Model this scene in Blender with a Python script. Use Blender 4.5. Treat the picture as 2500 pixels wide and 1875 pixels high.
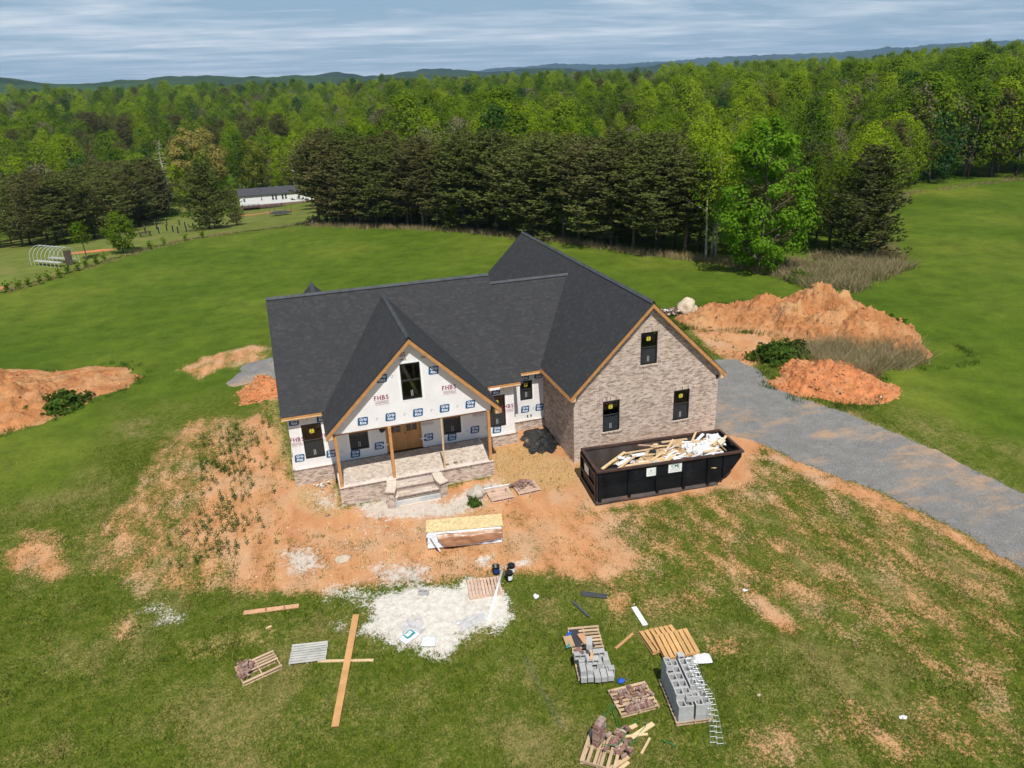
import bpy, math, random
import numpy as np
from mathutils import Vector, Matrix, noise
rad = math.radians
random.seed(7); rng = np.random.default_rng(7)
for o in list(bpy.data.objects): bpy.data.objects.remove(o)
SC = bpy.context.scene; COL = SC.collection

# ------------------------------------------------------------------ camera, sky, sun, exposure
CAM = Vector((1.339, -33.695, 17.968))
cR = Vector((0.95384, -0.29782, -0.03856)); cU = Vector((0.14664, 0.34984, 0.92526)); cF = Vector((0.26207, 0.88821, -0.37737))
cam = bpy.data.cameras.new('camera'); cam.lens = 25.75; cam.sensor_width = 36; cam.clip_start = .5; cam.clip_end = 40000
camo = bpy.data.objects.new('camera', cam); COL.objects.link(camo)
m = Matrix.Identity(4)
for i in range(3): m[i][0] = cR[i]; m[i][1] = cU[i]; m[i][2] = -cF[i]; m[i][3] = CAM[i]
camo.matrix_world = m; SC.camera = camo

SUN_EL, SUN_AZ = 57, 185          # degrees; azimuth of the sun clockwise from +y
W = bpy.data.worlds.new('World'); SC.world = W; W.use_nodes = True
wn = W.node_tree.nodes; wl = W.node_tree.links; wn.clear()
def N(t, nodes, **kw):
    n = nodes.new(t)
    for k, v in kw.items(): setattr(n, k, v)
    return n
sky = N('ShaderNodeTexSky', wn, sky_type='NISHITA', sun_disc=False, sun_elevation=rad(SUN_EL), sun_rotation=rad(SUN_AZ), altitude=300, air_density=1.0, dust_density=.15, ozone_density=1.0)
bg1 = N('ShaderNodeBackground', wn); bg1.inputs[1].default_value = .085
bg2 = N('ShaderNodeBackground', wn); bg2.inputs[1].default_value = 1.12
tc = N('ShaderNodeTexCoord', wn); sx = N('ShaderNodeSeparateXYZ', wn)
wl.new(tc.outputs['Generated'], sx.inputs[0])
def math_(nodes, links, op, a, b=None, clamp=False):
    n = N('ShaderNodeMath', nodes, operation=op, use_clamp=clamp)
    for i, x in enumerate((a, b)):
        if x is None: continue
        if isinstance(x, (int, float)): n.inputs[i].default_value = x
        else: links.new(x, n.inputs[i])
    return n.outputs[0]
zz = math_(wn, wl, 'ADD', math_(wn, wl, 'MAXIMUM', sx.outputs[2], 0.0), .045)
cx_ = math_(wn, wl, 'DIVIDE', sx.outputs[0], zz); cy_ = math_(wn, wl, 'DIVIDE', sx.outputs[1], zz)
cmb = N('ShaderNodeCombineXYZ', wn); wl.new(cx_, cmb.inputs[0]); wl.new(cy_, cmb.inputs[1])
def wnoise(scale, detail, off, rough=.55):
    mp = N('ShaderNodeMapping', wn); mp.inputs['Location'].default_value = off; mp.inputs['Rotation'].default_value = (0, 0, rad(-14)); mp.inputs['Scale'].default_value = (.62, 1.15, 1)
    wl.new(cmb.outputs[0], mp.inputs[0])
    t = N('ShaderNodeTexNoise', wn); t.inputs['Scale'].default_value = scale; t.inputs['Detail'].default_value = detail; t.inputs['Roughness'].default_value = rough; t.inputs['Distortion'].default_value = .35
    wl.new(mp.outputs[0], t.inputs['Vector']); return t.outputs[0]
n1 = wnoise(.42, 9, (3, 1, 0)); n2 = wnoise(1.3, 10, (7, 4, 2), .6)
cov = math_(wn, wl, 'ADD', math_(wn, wl, 'MULTIPLY', n1, .5), math_(wn, wl, 'MULTIPLY', n2, .5))
rmp = N('ShaderNodeValToRGB', wn); e = rmp.color_ramp.elements
e[0].position = .36; e[0].color = (.6, .6, .6, 1); e[1].position = .62; e[1].color = (1, 1, 1, 1)
wl.new(cov, rmp.inputs[0])
ccol = N('ShaderNodeValToRGB', wn); e = ccol.color_ramp.elements
e[0].position = .43; e[0].color = (.24, .37, .53, 1); e[1].position = .62; e[1].color = (.78, .82, .87, 1)
wl.new(cov, ccol.inputs[0]); wl.new(ccol.outputs[0], bg2.inputs[0])
mixw = N('ShaderNodeMixShader', wn); wo = N('ShaderNodeOutputWorld', wn)
# a thin cloud layer: the lower one looks, the longer the path through it
thick = math_(wn, wl, 'SUBTRACT', 1.0, math_(wn, wl, 'EXPONENT', math_(wn, wl, 'DIVIDE', -.26, zz)))
wl.new(sky.outputs[0], bg1.inputs[0]); wl.new(math_(wn, wl, 'MULTIPLY', rmp.outputs[0], thick), mixw.inputs[0]); wl.new(bg1.outputs[0], mixw.inputs[1]); wl.new(bg2.outputs[0], mixw.inputs[2]); wl.new(mixw.outputs[0], wo.inputs[0])

sl = bpy.data.lights.new('sun', 'SUN'); sl.energy = 5.0; sl.angle = rad(.53); sl.color = (1, .95, .865)
slo = bpy.data.objects.new('sun', sl); COL.objects.link(slo)
sdir = Vector((math.sin(rad(SUN_AZ - 180)) * math.cos(rad(SUN_EL)), math.cos(rad(SUN_AZ - 180)) * math.cos(rad(SUN_EL)), -math.sin(rad(SUN_EL))))
slo.rotation_euler = sdir.to_track_quat('-Z', 'Y').to_euler()
SC.view_settings.view_transform = 'Standard'; SC.view_settings.look = 'None'; SC.view_settings.exposure = 0; SC.view_settings.gamma = 1
SC.render.engine = 'CYCLES'; SC.cycles.max_bounces = 5; SC.cycles.use_light_tree = False; SC.cycles.diffuse_bounces = 2; SC.cycles.glossy_bounces = 2; SC.cycles.transmission_bounces = 4; SC.cycles.transparent_max_bounces = 8; SC.cycles.volume_bounces = 0
SC.cycles.use_denoising = True
SC.cycles.use_adaptive_sampling = True; SC.cycles.adaptive_threshold = .02

# ------------------------------------------------------------------ helpers
def mesh_np(name, V, F, mat=None, smooth=False):
    V = np.asarray(V, np.float32); F = np.asarray(F, np.int32); me = bpy.data.meshes.new(name)
    k = F.shape[1]; me.vertices.add(len(V)); me.vertices.foreach_set('co', V.ravel())
    me.loops.add(F.size); me.loops.foreach_set('vertex_index', F.ravel())
    me.polygons.add(len(F)); me.polygons.foreach_set('loop_start', np.arange(0, F.size, k, dtype=np.int32))
    if smooth: me.polygons.foreach_set('use_smooth', np.ones(len(F), bool))
    me.update(calc_edges=True); me.validate()
    if not smooth: me.shade_flat()
    if mat: me.materials.append(mat)
    return me
def link(name, me, parent=None, loc=None, rz=None):
    o = bpy.data.objects.new(name, me); COL.objects.link(o)
    if parent: o.parent = parent
    if loc is not None: o.location = loc
    if rz is not None: o.rotation_euler = (0, 0, rz)
    return o
def tag(o, label=None, cat=None, group=None, kind=None):
    if label: o['label'] = label
    if cat: o['category'] = cat
    if group: o['group'] = group
    if kind: o['kind'] = kind
    return o
def thing(name, loc, rz, label, cat, group=None):
    return tag(link(name, None, None, loc, rz), label, cat, group)
def copy_tree(o, parent=None, loc=None, rz=None):
    c = o.copy(); COL.objects.link(c); c.parent = parent
    if loc is not None: c.location = loc
    if rz is not None: c.rotation_euler = (c.rotation_euler[0], c.rotation_euler[1], rz)
    for ch in list(o.children): copy_tree(ch, c)
    return c
ID3 = np.eye(3)
def rotm(rx=0, ry=0, rz=0): return np.array(Matrix.Rotation(rz, 3, 'Z') @ Matrix.Rotation(ry, 3, 'Y') @ Matrix.Rotation(rx, 3, 'X'))
class MB:
    def __init__(s): s.v = []; s.f = []
    def add(s, V, F):
        b = len(s.v); s.v.extend([tuple(float(c) for c in p) for p in V]); s.f.extend([tuple(b + i for i in q) for q in F]); return s
    def box(s, c, d, R=None):
        R = ID3 if R is None else R; c = np.array(c, float); d = np.array(d, float) / 2
        V = [c + R @ (np.array(k) * d) for k in ((-1,-1,-1),(1,-1,-1),(1,1,-1),(-1,1,-1),(-1,-1,1),(1,-1,1),(1,1,1),(-1,1,1))]
        return s.add(V, ((0,3,2,1),(4,5,6,7),(0,1,5,4),(1,2,6,5),(2,3,7,6),(3,0,4,7)))
    def bb(s, x0, x1, y0, y1, z0, z1): return s.box(((x0+x1)/2, (y0+y1)/2, (z0+z1)/2), (x1-x0, y1-y0, z1-z0))
    def prism(s, P, e):                       # polygon P (3-D) extruded by vector e
        n = len(P); P = [np.array(p, float) for p in P]; e = np.array(e, float)
        return s.add(P + [p + e for p in P], [tuple(range(n))[::-1], tuple(range(n, 2*n))] + [(i, (i+1) % n, n+(i+1) % n, n+i) for i in range(n)])
    def tube(s, pts, r, n=8, cap=True):
        pts = [np.array(p, float) for p in pts]; r = r if hasattr(r, '__len__') else [r]*len(pts); V = []; F = []
        for i, p in enumerate(pts):
            t = pts[min(i+1, len(pts)-1)] - pts[max(i-1, 0)]; t = t/(np.linalg.norm(t)+1e-9)
            a = np.cross(t, (0,0,1)); a = a if np.linalg.norm(a) > 1e-3 else np.array([1.,0,0]); a = a/np.linalg.norm(a); b = np.cross(t, a)
            V += [p + r[i]*(a*math.cos(2*math.pi*k/n) + b*math.sin(2*math.pi*k/n)) for k in range(n)]
        for i in range(len(pts)-1):
            F += [(i*n+k, i*n+(k+1) % n, (i+1)*n+(k+1) % n, (i+1)*n+k) for k in range(n)]
        if cap: F += [tuple(range(n))[::-1], tuple(range((len(pts)-1)*n, len(pts)*n))]
        return s.add(V, F)
    def quad(s, *P): return s.add(P, [tuple(range(len(P)))])
    def mesh(s, name, mat=None, smooth=False):
        me = bpy.data.meshes.new(name); me.from_pydata(s.v, [], s.f); me.update()
        if smooth:
            for p in me.polygons: p.use_smooth = True
        if mat: me.materials.append(mat)
        return me
    def build(s, name, mat=None, parent=None, loc=None, rz=None, smooth=False): return link(name, s.mesh(name, mat, smooth), parent, loc, rz)
def blob(seed, d, sub=3, rough=.25, fr=1.6, flat=None):
    import bmesh
    bm = bmesh.new(); bmesh.ops.create_icosphere(bm, subdivisions=sub, radius=1); o = Vector((seed*7.3, seed*3.1, seed*1.7))
    for v in bm.verts:
        p = v.co.copy(); k = 1 + rough*noise.noise(p*fr + o)*1.6 + rough*.5*noise.noise(p*fr*2.7 + o) + rough*.25*noise.noise(p*fr*6 + o)
        v.co = Vector((p.x*d[0]*k, p.y*d[1]*k, p.z*d[2]*k))
        if flat is not None and v.co.z < flat: v.co.z = flat
    me = bpy.data.meshes.new('blob'); bm.to_mesh(me); bm.free(); return me

# ------------------------------------------------------------------ materials
def newmat(name):
    M_ = bpy.data.materials.new(name); M_.use_nodes = True; nt = M_.node_tree; b = nt.nodes['Principled BSDF']; return M_, nt.nodes, nt.links, b
def mixc(nd, lk, fac, a, b, mode='MIX'):
    n = N('ShaderNodeMix', nd, data_type='RGBA', blend_type=mode)
    for i, x in ((0, fac), (6, a), (7, b)):
        if isinstance(x, (int, float)): n.inputs[i].default_value = x
        elif isinstance(x, tuple): n.inputs[i].default_value = x if len(x) == 4 else (*x, 1)
        else: lk.new(x, n.inputs[i])
    return n.outputs[2]
def noise_(nd, lk, scale, detail=4, vec=None, rough=.55, out=0, stretch=None, dist=0):
    if stretch is not None or vec is None:
        if vec is None: vec = N('ShaderNodeNewGeometry', nd).outputs['Position']
    if stretch is not None:
        mp = N('ShaderNodeMapping', nd); mp.inputs['Scale'].default_value = stretch; lk.new(vec, mp.inputs[0]); vec = mp.outputs[0]
    t = N('ShaderNodeTexNoise', nd); t.inputs['Scale'].default_value = scale; t.inputs['Detail'].default_value = detail; t.inputs['Roughness'].default_value = rough; t.inputs['Distortion'].default_value = dist
    lk.new(vec, t.inputs['Vector']); return t.outputs[out]
def ramp(nd, lk, x, stops):
    r = N('ShaderNodeValToRGB', nd); el = r.color_ramp.elements
    while len(el) < len(stops): el.new(.5)
    for q, (p, c) in zip(el, stops): q.position = p; q.color = (*c, 1) if len(c) == 3 else c
    lk.new(x, r.inputs[0]); return r.outputs[0]
def rnd_(nd, lk):
    a = N('ShaderNodeObjectInfo', nd).outputs['Random']; g = N('ShaderNodeNewGeometry', nd).outputs['Random Per Island']
    return math_(nd, lk, 'FRACT', math_(nd, lk, 'ADD', math_(nd, lk, 'MULTIPLY', a, 7.77), g))
def M(name, col, rough=.8, var=.15, scale=3, bump=0, bscale=20, metal=0, spec=.3, tints=None, tvar=0, stretch=None, col2=None, c2at=(.5, .62), coord='pos', detail=5, bdist=.02):
    m_, nd, lk, b = newmat(name)
    vec = None if coord == 'pos' else N('ShaderNodeTexCoord', nd).outputs['Object']
    if vec is None: vec = N('ShaderNodeNewGeometry', nd).outputs['Position']
    n = noise_(nd, lk, scale, detail, vec, stretch=stretch)
    lo = tuple(c*(1-var) for c in col); hi = tuple(min(1, c*(1+var)) for c in col)
    c = ramp(nd, lk, n, [(.3, lo), (.7, hi)])
    if tints:
        r = rnd_(nd, lk); t = ramp(nd, lk, r, [(i/len(tints), x) for i, x in enumerate(tints)]); t.node.color_ramp.interpolation = 'CONSTANT'
        c = mixc(nd, lk, 1.0, t, ramp(nd, lk, n, [(.3, (1-var,)*3), (.7, (1+var,)*3)]), 'MULTIPLY')
    if tvar:
        r = rnd_(nd, lk); k = ramp(nd, lk, r, [(0, (1-tvar,)*3), (1, (1+tvar,)*3)]); c = mixc(nd, lk, 1.0, c, k, 'MULTIPLY')
    if col2:
        n2_ = noise_(nd, lk, scale*.37, 6, vec, .65); f = ramp(nd, lk, n2_, [(c2at[0], (0,0,0)), (c2at[1], (1,1,1))]); c = mixc(nd, lk, f, c, col2)
    lk.new(c, b.inputs['Base Color']); b.inputs['Roughness'].default_value = rough; b.inputs['Metallic'].default_value = metal; b.inputs['Specular IOR Level'].default_value = spec
    if bump:
        bp = N('ShaderNodeBump', nd); bp.inputs['Strength'].default_value = bump; bp.inputs['Distance'].default_value = bdist
        lk.new(noise_(nd, lk, bscale, 5, vec, stretch=stretch), bp.inputs['Height']); lk.new(bp.outputs[0], b.inputs['Normal'])
    return m_
def leafmat(name, lo, hi, trans=.35, tvar=.35, oseed=1.0):
    m_, nd, lk, b = newmat(name); oi = N('ShaderNodeObjectInfo', nd).outputs['Random']; g = N('ShaderNodeNewGeometry', nd).outputs['Random Per Island']
    c = mixc(nd, lk, math_(nd, lk, 'ADD', math_(nd, lk, 'MULTIPLY', oi, 1-tvar), math_(nd, lk, 'MULTIPLY', g, tvar)), lo, hi)
    d = N('ShaderNodeBsdfDiffuse', nd); t = N('ShaderNodeBsdfTranslucent', nd); mx = N('ShaderNodeMixShader', nd); mx.inputs[0].default_value = trans
    lk.new(c, d.inputs[0]); lk.new(mixc(nd, lk, 1.0, c, (1.15, 1.25, .6), 'MULTIPLY'), t.inputs[0]); lk.new(d.outputs[0], mx.inputs[1]); lk.new(t.outputs[0], mx.inputs[2])
    out = [x for x in nd if x.type == 'OUTPUT_MATERIAL'][0]; lk.new(mx.outputs[0], out.inputs[0]); nd.remove(b); return m_
MT = {}
MT['shingle'] = M('shingle', (.04,.042,.047),   .9, .07, 2.2, .25, 60, spec=.12, tints=[(0.0425,0.0436,0.0469),(0.0446,0.0458,0.049),(0.0408,0.0421,0.0454),(0.048,0.048,0.051),(0.043,0.0436,0.0459),(0.0545,0.0544,0.0566),(0.0446,0.0453,0.0469),(0.0491,0.0485,0.05)])
MT['deck_dark'] = M('roof_underlay', (.045,.047,.053), .9, .1)
MT['ridge'] = M('ridge_shingle', (.075,.08,.09), .9, .14, 6, .2, 60, spec=.15, tvar=.14)
MT['fir'] = M('fir_lumber', (.47,.235,.088), .7, .16, 1.6, .1, 30, stretch=(3,3,3), tvar=.1)
MT['pale_wood'] = M('pale_lumber', (.66,.47,.27), .75, .12, 2.5, .1, 30, tvar=.14)
MT['wrap'] = M('house_wrap', (.78,.77,.77), .42, .05, 1.3, .5, 3.2, spec=.45, bdist=.03)
MT['tape'] = M('flashing_tape', (.86,.86,.86), .35, .02, 2, spec=.5)
MT['mortar'] = M('mortar', (.70,.61,.54), .95, .12, 2.5, .3, 60, col2=(.54,.47,.42), c2at=(.45,.7))
MT['brick'] = M('whitewashed_brick', (.3,.25,.22), .92, .16, 14, .5, 70, spec=.15, tints=[(0.496,0.386,0.311),(0.404,0.31,0.247),(0.576,0.466,0.386),(0.312,0.234,0.191),(0.622,0.512,0.426),(0.462,0.356,0.289),(0.273,0.199,0.162),(0.518,0.409,0.329),(0.404,0.304,0.242),(0.599,0.489,0.403)], col2=(.60,.51,.45), c2at=(.50,.74))
MT['brick_dark'] = M('dark_brick', (.2,.13,.11), .92, .2, 14, .5, 70, spec=.15, tints=[(.20,.125,.105),(.165,.10,.085),(.25,.165,.14),(.15,.09,.078),(.30,.21,.18)])
MT['brick_red'] = M('loose_brick', (.26,.15,.12), .92, .25, 12, .5, 60, spec=.15, tints=[(.27,.155,.125),(.21,.115,.09),(.34,.21,.17),(.38,.28,.235),(.24,.13,.105),(.31,.20,.165)], col2=(.45,.37,.31), c2at=(.5,.7))
MT['paver'] = M('porch_paver', (.56,.47,.39), .9, .1, 10, .3, 50, tints=[(.57,.49,.41),(.50,.42,.355),(.62,.55,.47),(.44,.355,.30),(.60,.52,.44),(.54,.46,.385)])
MT['cap'] = M('cap_brick', (.64,.55,.46), .9, .09, 8, .3, 50, tvar=.09)
MT['black'] = M('black_frame', (.012,.012,.012), .35, .1, spec=.5)
MT['grey_alu'] = M('grey_metal', (.32,.33,.35), .35, .1, metal=.9)
MT['concrete'] = M('concrete', (.42,.44,.45), .9, .15, 3, .3, 30, col2=(.58,.56,.52))
MT['cmu'] = M('concrete_block', (.42,.42,.415), .95, .09, 9, .5, 90, tvar=.09)
MT['door'] = M('varnished_door', (.44,.215,.07), .4, .18, 2, stretch=(6,6,.7), spec=.5)
MT['pallet'] = M('pallet_wood', (.50,.36,.23), .85, .2, 2, .3, 30, tvar=.18)
MT['pallet_orange'] = M('fresh_pallet_wood', (.58,.335,.135), .8, .14, 2, .3, 30, tvar=.12)
MT['pallet_grey'] = M('weathered_pallet_wood', (.46,.45,.41), .9, .16, 3, .3, 30, tvar=.1)
MT['pallet_pink'] = M('dusty_pallet_wood', (.58,.40,.30), .9, .15, 3, .3, 30, tvar=.14)
MT['plank'] = M('plank', (.52,.285,.115), .75, .15, 1.2, .15, 20, tvar=.08, stretch=(2,2,2))
MT['plank_dusty'] = M('dusty_plank', (.58,.33,.18), .8, .12, 2, .15, 20, tvar=.08)
MT['osb'] = M('osb_sheet', (.66,.50,.26), .8, .24, 9, .3, 30, tvar=.05, detail=2)
MT['kraft'] = M('brown_paper_tarp', (.33,.165,.09), .38, .14, 2.2, .35, 5, spec=.5)
MT['white_ply'] = M('white_plastic', (.70,.70,.72), .35, .05, 3, .2, 8, spec=.5)
MT['white_board'] = M('white_wrapped_board', (.74,.75,.78), .5, .1, 4, .2, 9, tvar=.12)
MT['pvc'] = M('white_pvc', (.85,.85,.85), .3, .02, spec=.5)
MT['steel_black'] = M('dumpster_steel', (.0075,.009,.012), .38, .5, 1.6, .12, 14, spec=.22, col2=(.03,.04,.052), c2at=(.6,.74))
MT['rust'] = M('rusty_rim', (.075,.040,.031), .75, .4, 3, .3, 25, col2=(.05,.035,.03))
MT['rust_in'] = M('rusty_inside', (.07,.055,.05), .8, .35, 1.8, .3, 16, col2=(.14,.07,.045), c2at=(.55,.7))
MT['sign'] = M('sign_white', (.8,.82,.81), .5, .04)
MT['sign_green'] = M('sign_green', (.05,.19,.13), .6, .05)
MT['sign_grey'] = M('sign_print', (.45,.47,.47), .6, .05)
MT['maroon'] = M('maroon_print', (.24,.02,.07), .6, .05)
MT['blue_logo'] = M('blue_print', (.012,.095,.235), .55, .05)
MT['white_logo'] = M('white_print', (.85,.86,.88), .55, .02)
MT['grey_print'] = M('grey_print', (.36,.38,.44), .6, .05)
MT['yellow'] = M('yellow_sticker', (.62,.55,.06), .6, .03)
MT['bucket'] = M('black_plastic', (.014,.014,.016), .45, .2, spec=.5)
MT['bucket_blue'] = M('blue_label', (.015,.05,.22), .4, .1)
MT['poly_black'] = M('black_poly_sheet', (.016,.017,.018), .3, .3, 3, .5, 8, spec=.5, col2=(.26,.17,.10), c2at=(.58,.66))
MT['boulder'] = M('pale_boulder', (.55,.45,.33), .95, .2, 2.2, .6, 14, col2=(.36,.36,.34), c2at=(.55,.68))
MT['boulder_grey'] = M('grey_boulder', (.47,.42,.36), .95, .16, 3, .6, 14, col2=(.55,.46,.36))
MT['teal'] = M('teal_label', (.03,.26,.30), .5, .06)
MT['strap'] = M('green_strap', (.01,.20,.075), .4, .1)
MT['cardboard'] = M('cardboard', (.46,.31,.17), .85, .12)
MT['wire'] = M('galvanised_wire', (.42,.46,.47), .4, .1, metal=.6)
MT['blue_tarp'] = M('blue_plastic', (.02,.10,.45), .4, .2)
MT['siding'] = M('white_siding', (.80,.80,.81), .6, .03)
MT['far_roof'] = M('far_roof', (.06,.062,.07), .9, .12)
MT['deck_wood'] = M('dark_deck_wood', (.055,.03,.026), .8, .3)
MT['hoop'] = M('white_hoop_pipe', (.5,.52,.52), .4, .05)
MT['bark'] = M('bark', (.115,.09,.07), .95, .3, 3, .4, 20)
MT['bark_pale'] = M('pale_bark', (.40,.36,.31), .95, .25, 3, .3, 20)
MT['bark_grey'] = M('grey_bark', (.24,.22,.21), .95, .25, 3, .3, 20)
MT['clay'] = M('red_clay', (.42,.185,.075), .98, .34, 1.3, .9, 4, col2=(.52,.30,.145), c2at=(.44,.66), bdist=.22, spec=.05, detail=9)
MT['clay_orange'] = M('orange_clay', (.52,.20,.082), .98, .3, 2.0, .9, 6, col2=(.55,.27,.135), c2at=(.5,.66), bdist=.16, spec=.05, detail=9)
MT['cylwrap'] = M('clear_film', (.7,.72,.74), .15, .05)
MT['weed'] = leafmat('weed_leaf', (.035,.082,.011), (.09,.155,.024), .28)
# grass blades carry their own tint (green to dry) as an attribute
def bladenode(name):
    m_, nd, lk, b = newmat(name); a = N('ShaderNodeAttribute', nd, attribute_name='tint')
    c = ramp(nd, lk, a.outputs['Fac'], [(0, (.045,.078,.006)), (.35, (.088,.128,.012)), (.6, (.148,.164,.028)), (.8, (.27,.22,.08)), (1, (.45,.355,.17))])
    d = N('ShaderNodeBsdfDiffuse', nd); t = N('ShaderNodeBsdfTranslucent', nd); mx = N('ShaderNodeMixShader', nd); mx.inputs[0].default_value = .3
    lk.new(c, d.inputs[0]); lk.new(c, t.inputs[0]); lk.new(d.outputs[0], mx.inputs[1]); lk.new(t.outputs[0], mx.inputs[2])
    out = [x for x in nd if x.type == 'OUTPUT_MATERIAL'][0]; lk.new(mx.outputs[0], out.inputs[0]); nd.remove(b); return m_
MT['blade'] = bladenode('grass_blade')
def glassmat(name, tint, refl=.06):
    m_, nd, lk, b = newmat(name); t = N('ShaderNodeBsdfTransparent', nd); t.inputs[0].default_value = (*tint, 1); g = N('ShaderNodeBsdfGlossy', nd); g.inputs['Roughness'].default_value = .02
    fr = N('ShaderNodeFresnel', nd); fr.inputs[0].default_value = 1.5; mx = N('ShaderNodeMixShader', nd)
    lk.new(math_(nd, lk, 'ADD', fr.outputs[0], refl, True), mx.inputs[0]); lk.new(t.outputs[0], mx.inputs[1]); lk.new(g.outputs[0], mx.inputs[2])
    out = [x for x in nd if x.type == 'OUTPUT_MATERIAL'][0]; lk.new(mx.outputs[0], out.inputs[0]); nd.remove(b); return m_
MT['glass'] = glassmat('window_glass', (.72,.76,.72), .02)
MT['film'] = glassmat('clear_poly_film', (.94,.95,.96), .10)
def screenmat():
    m_, nd, lk, b = newmat('insect_screen'); t = N('ShaderNodeBsdfTransparent', nd); d = N('ShaderNodeBsdfDiffuse', nd); d.inputs[0].default_value = (.07,.075,.08,1); mx = N('ShaderNodeMixShader', nd); mx.inputs[0].default_value = .5
    lk.new(t.outputs[0], mx.inputs[1]); lk.new(d.outputs[0], mx.inputs[2]); out = [x for x in nd if x.type == 'OUTPUT_MATERIAL'][0]; lk.new(mx.outputs[0], out.inputs[0]); nd.remove(b); return m_
MT['screen'] = screenmat()
def filmmat():
    m_, nd, lk, b = newmat('milky_film'); t = N('ShaderNodeBsdfTransparent', nd); t.inputs[0].default_value = (.95,.95,.96,1); b.inputs['Base Color'].default_value = (.72,.73,.75,1); b.inputs['Roughness'].default_value = .25; mx = N('ShaderNodeMixShader', nd); mx.inputs[0].default_value = .42
    lk.new(t.outputs[0], mx.inputs[1]); lk.new(b.outputs[0], mx.inputs[2]); out = [x for x in nd if x.type == 'OUTPUT_MATERIAL'][0]; lk.new(mx.outputs[0], out.inputs[0]); return m_
MT['film'] = filmmat()

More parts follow.
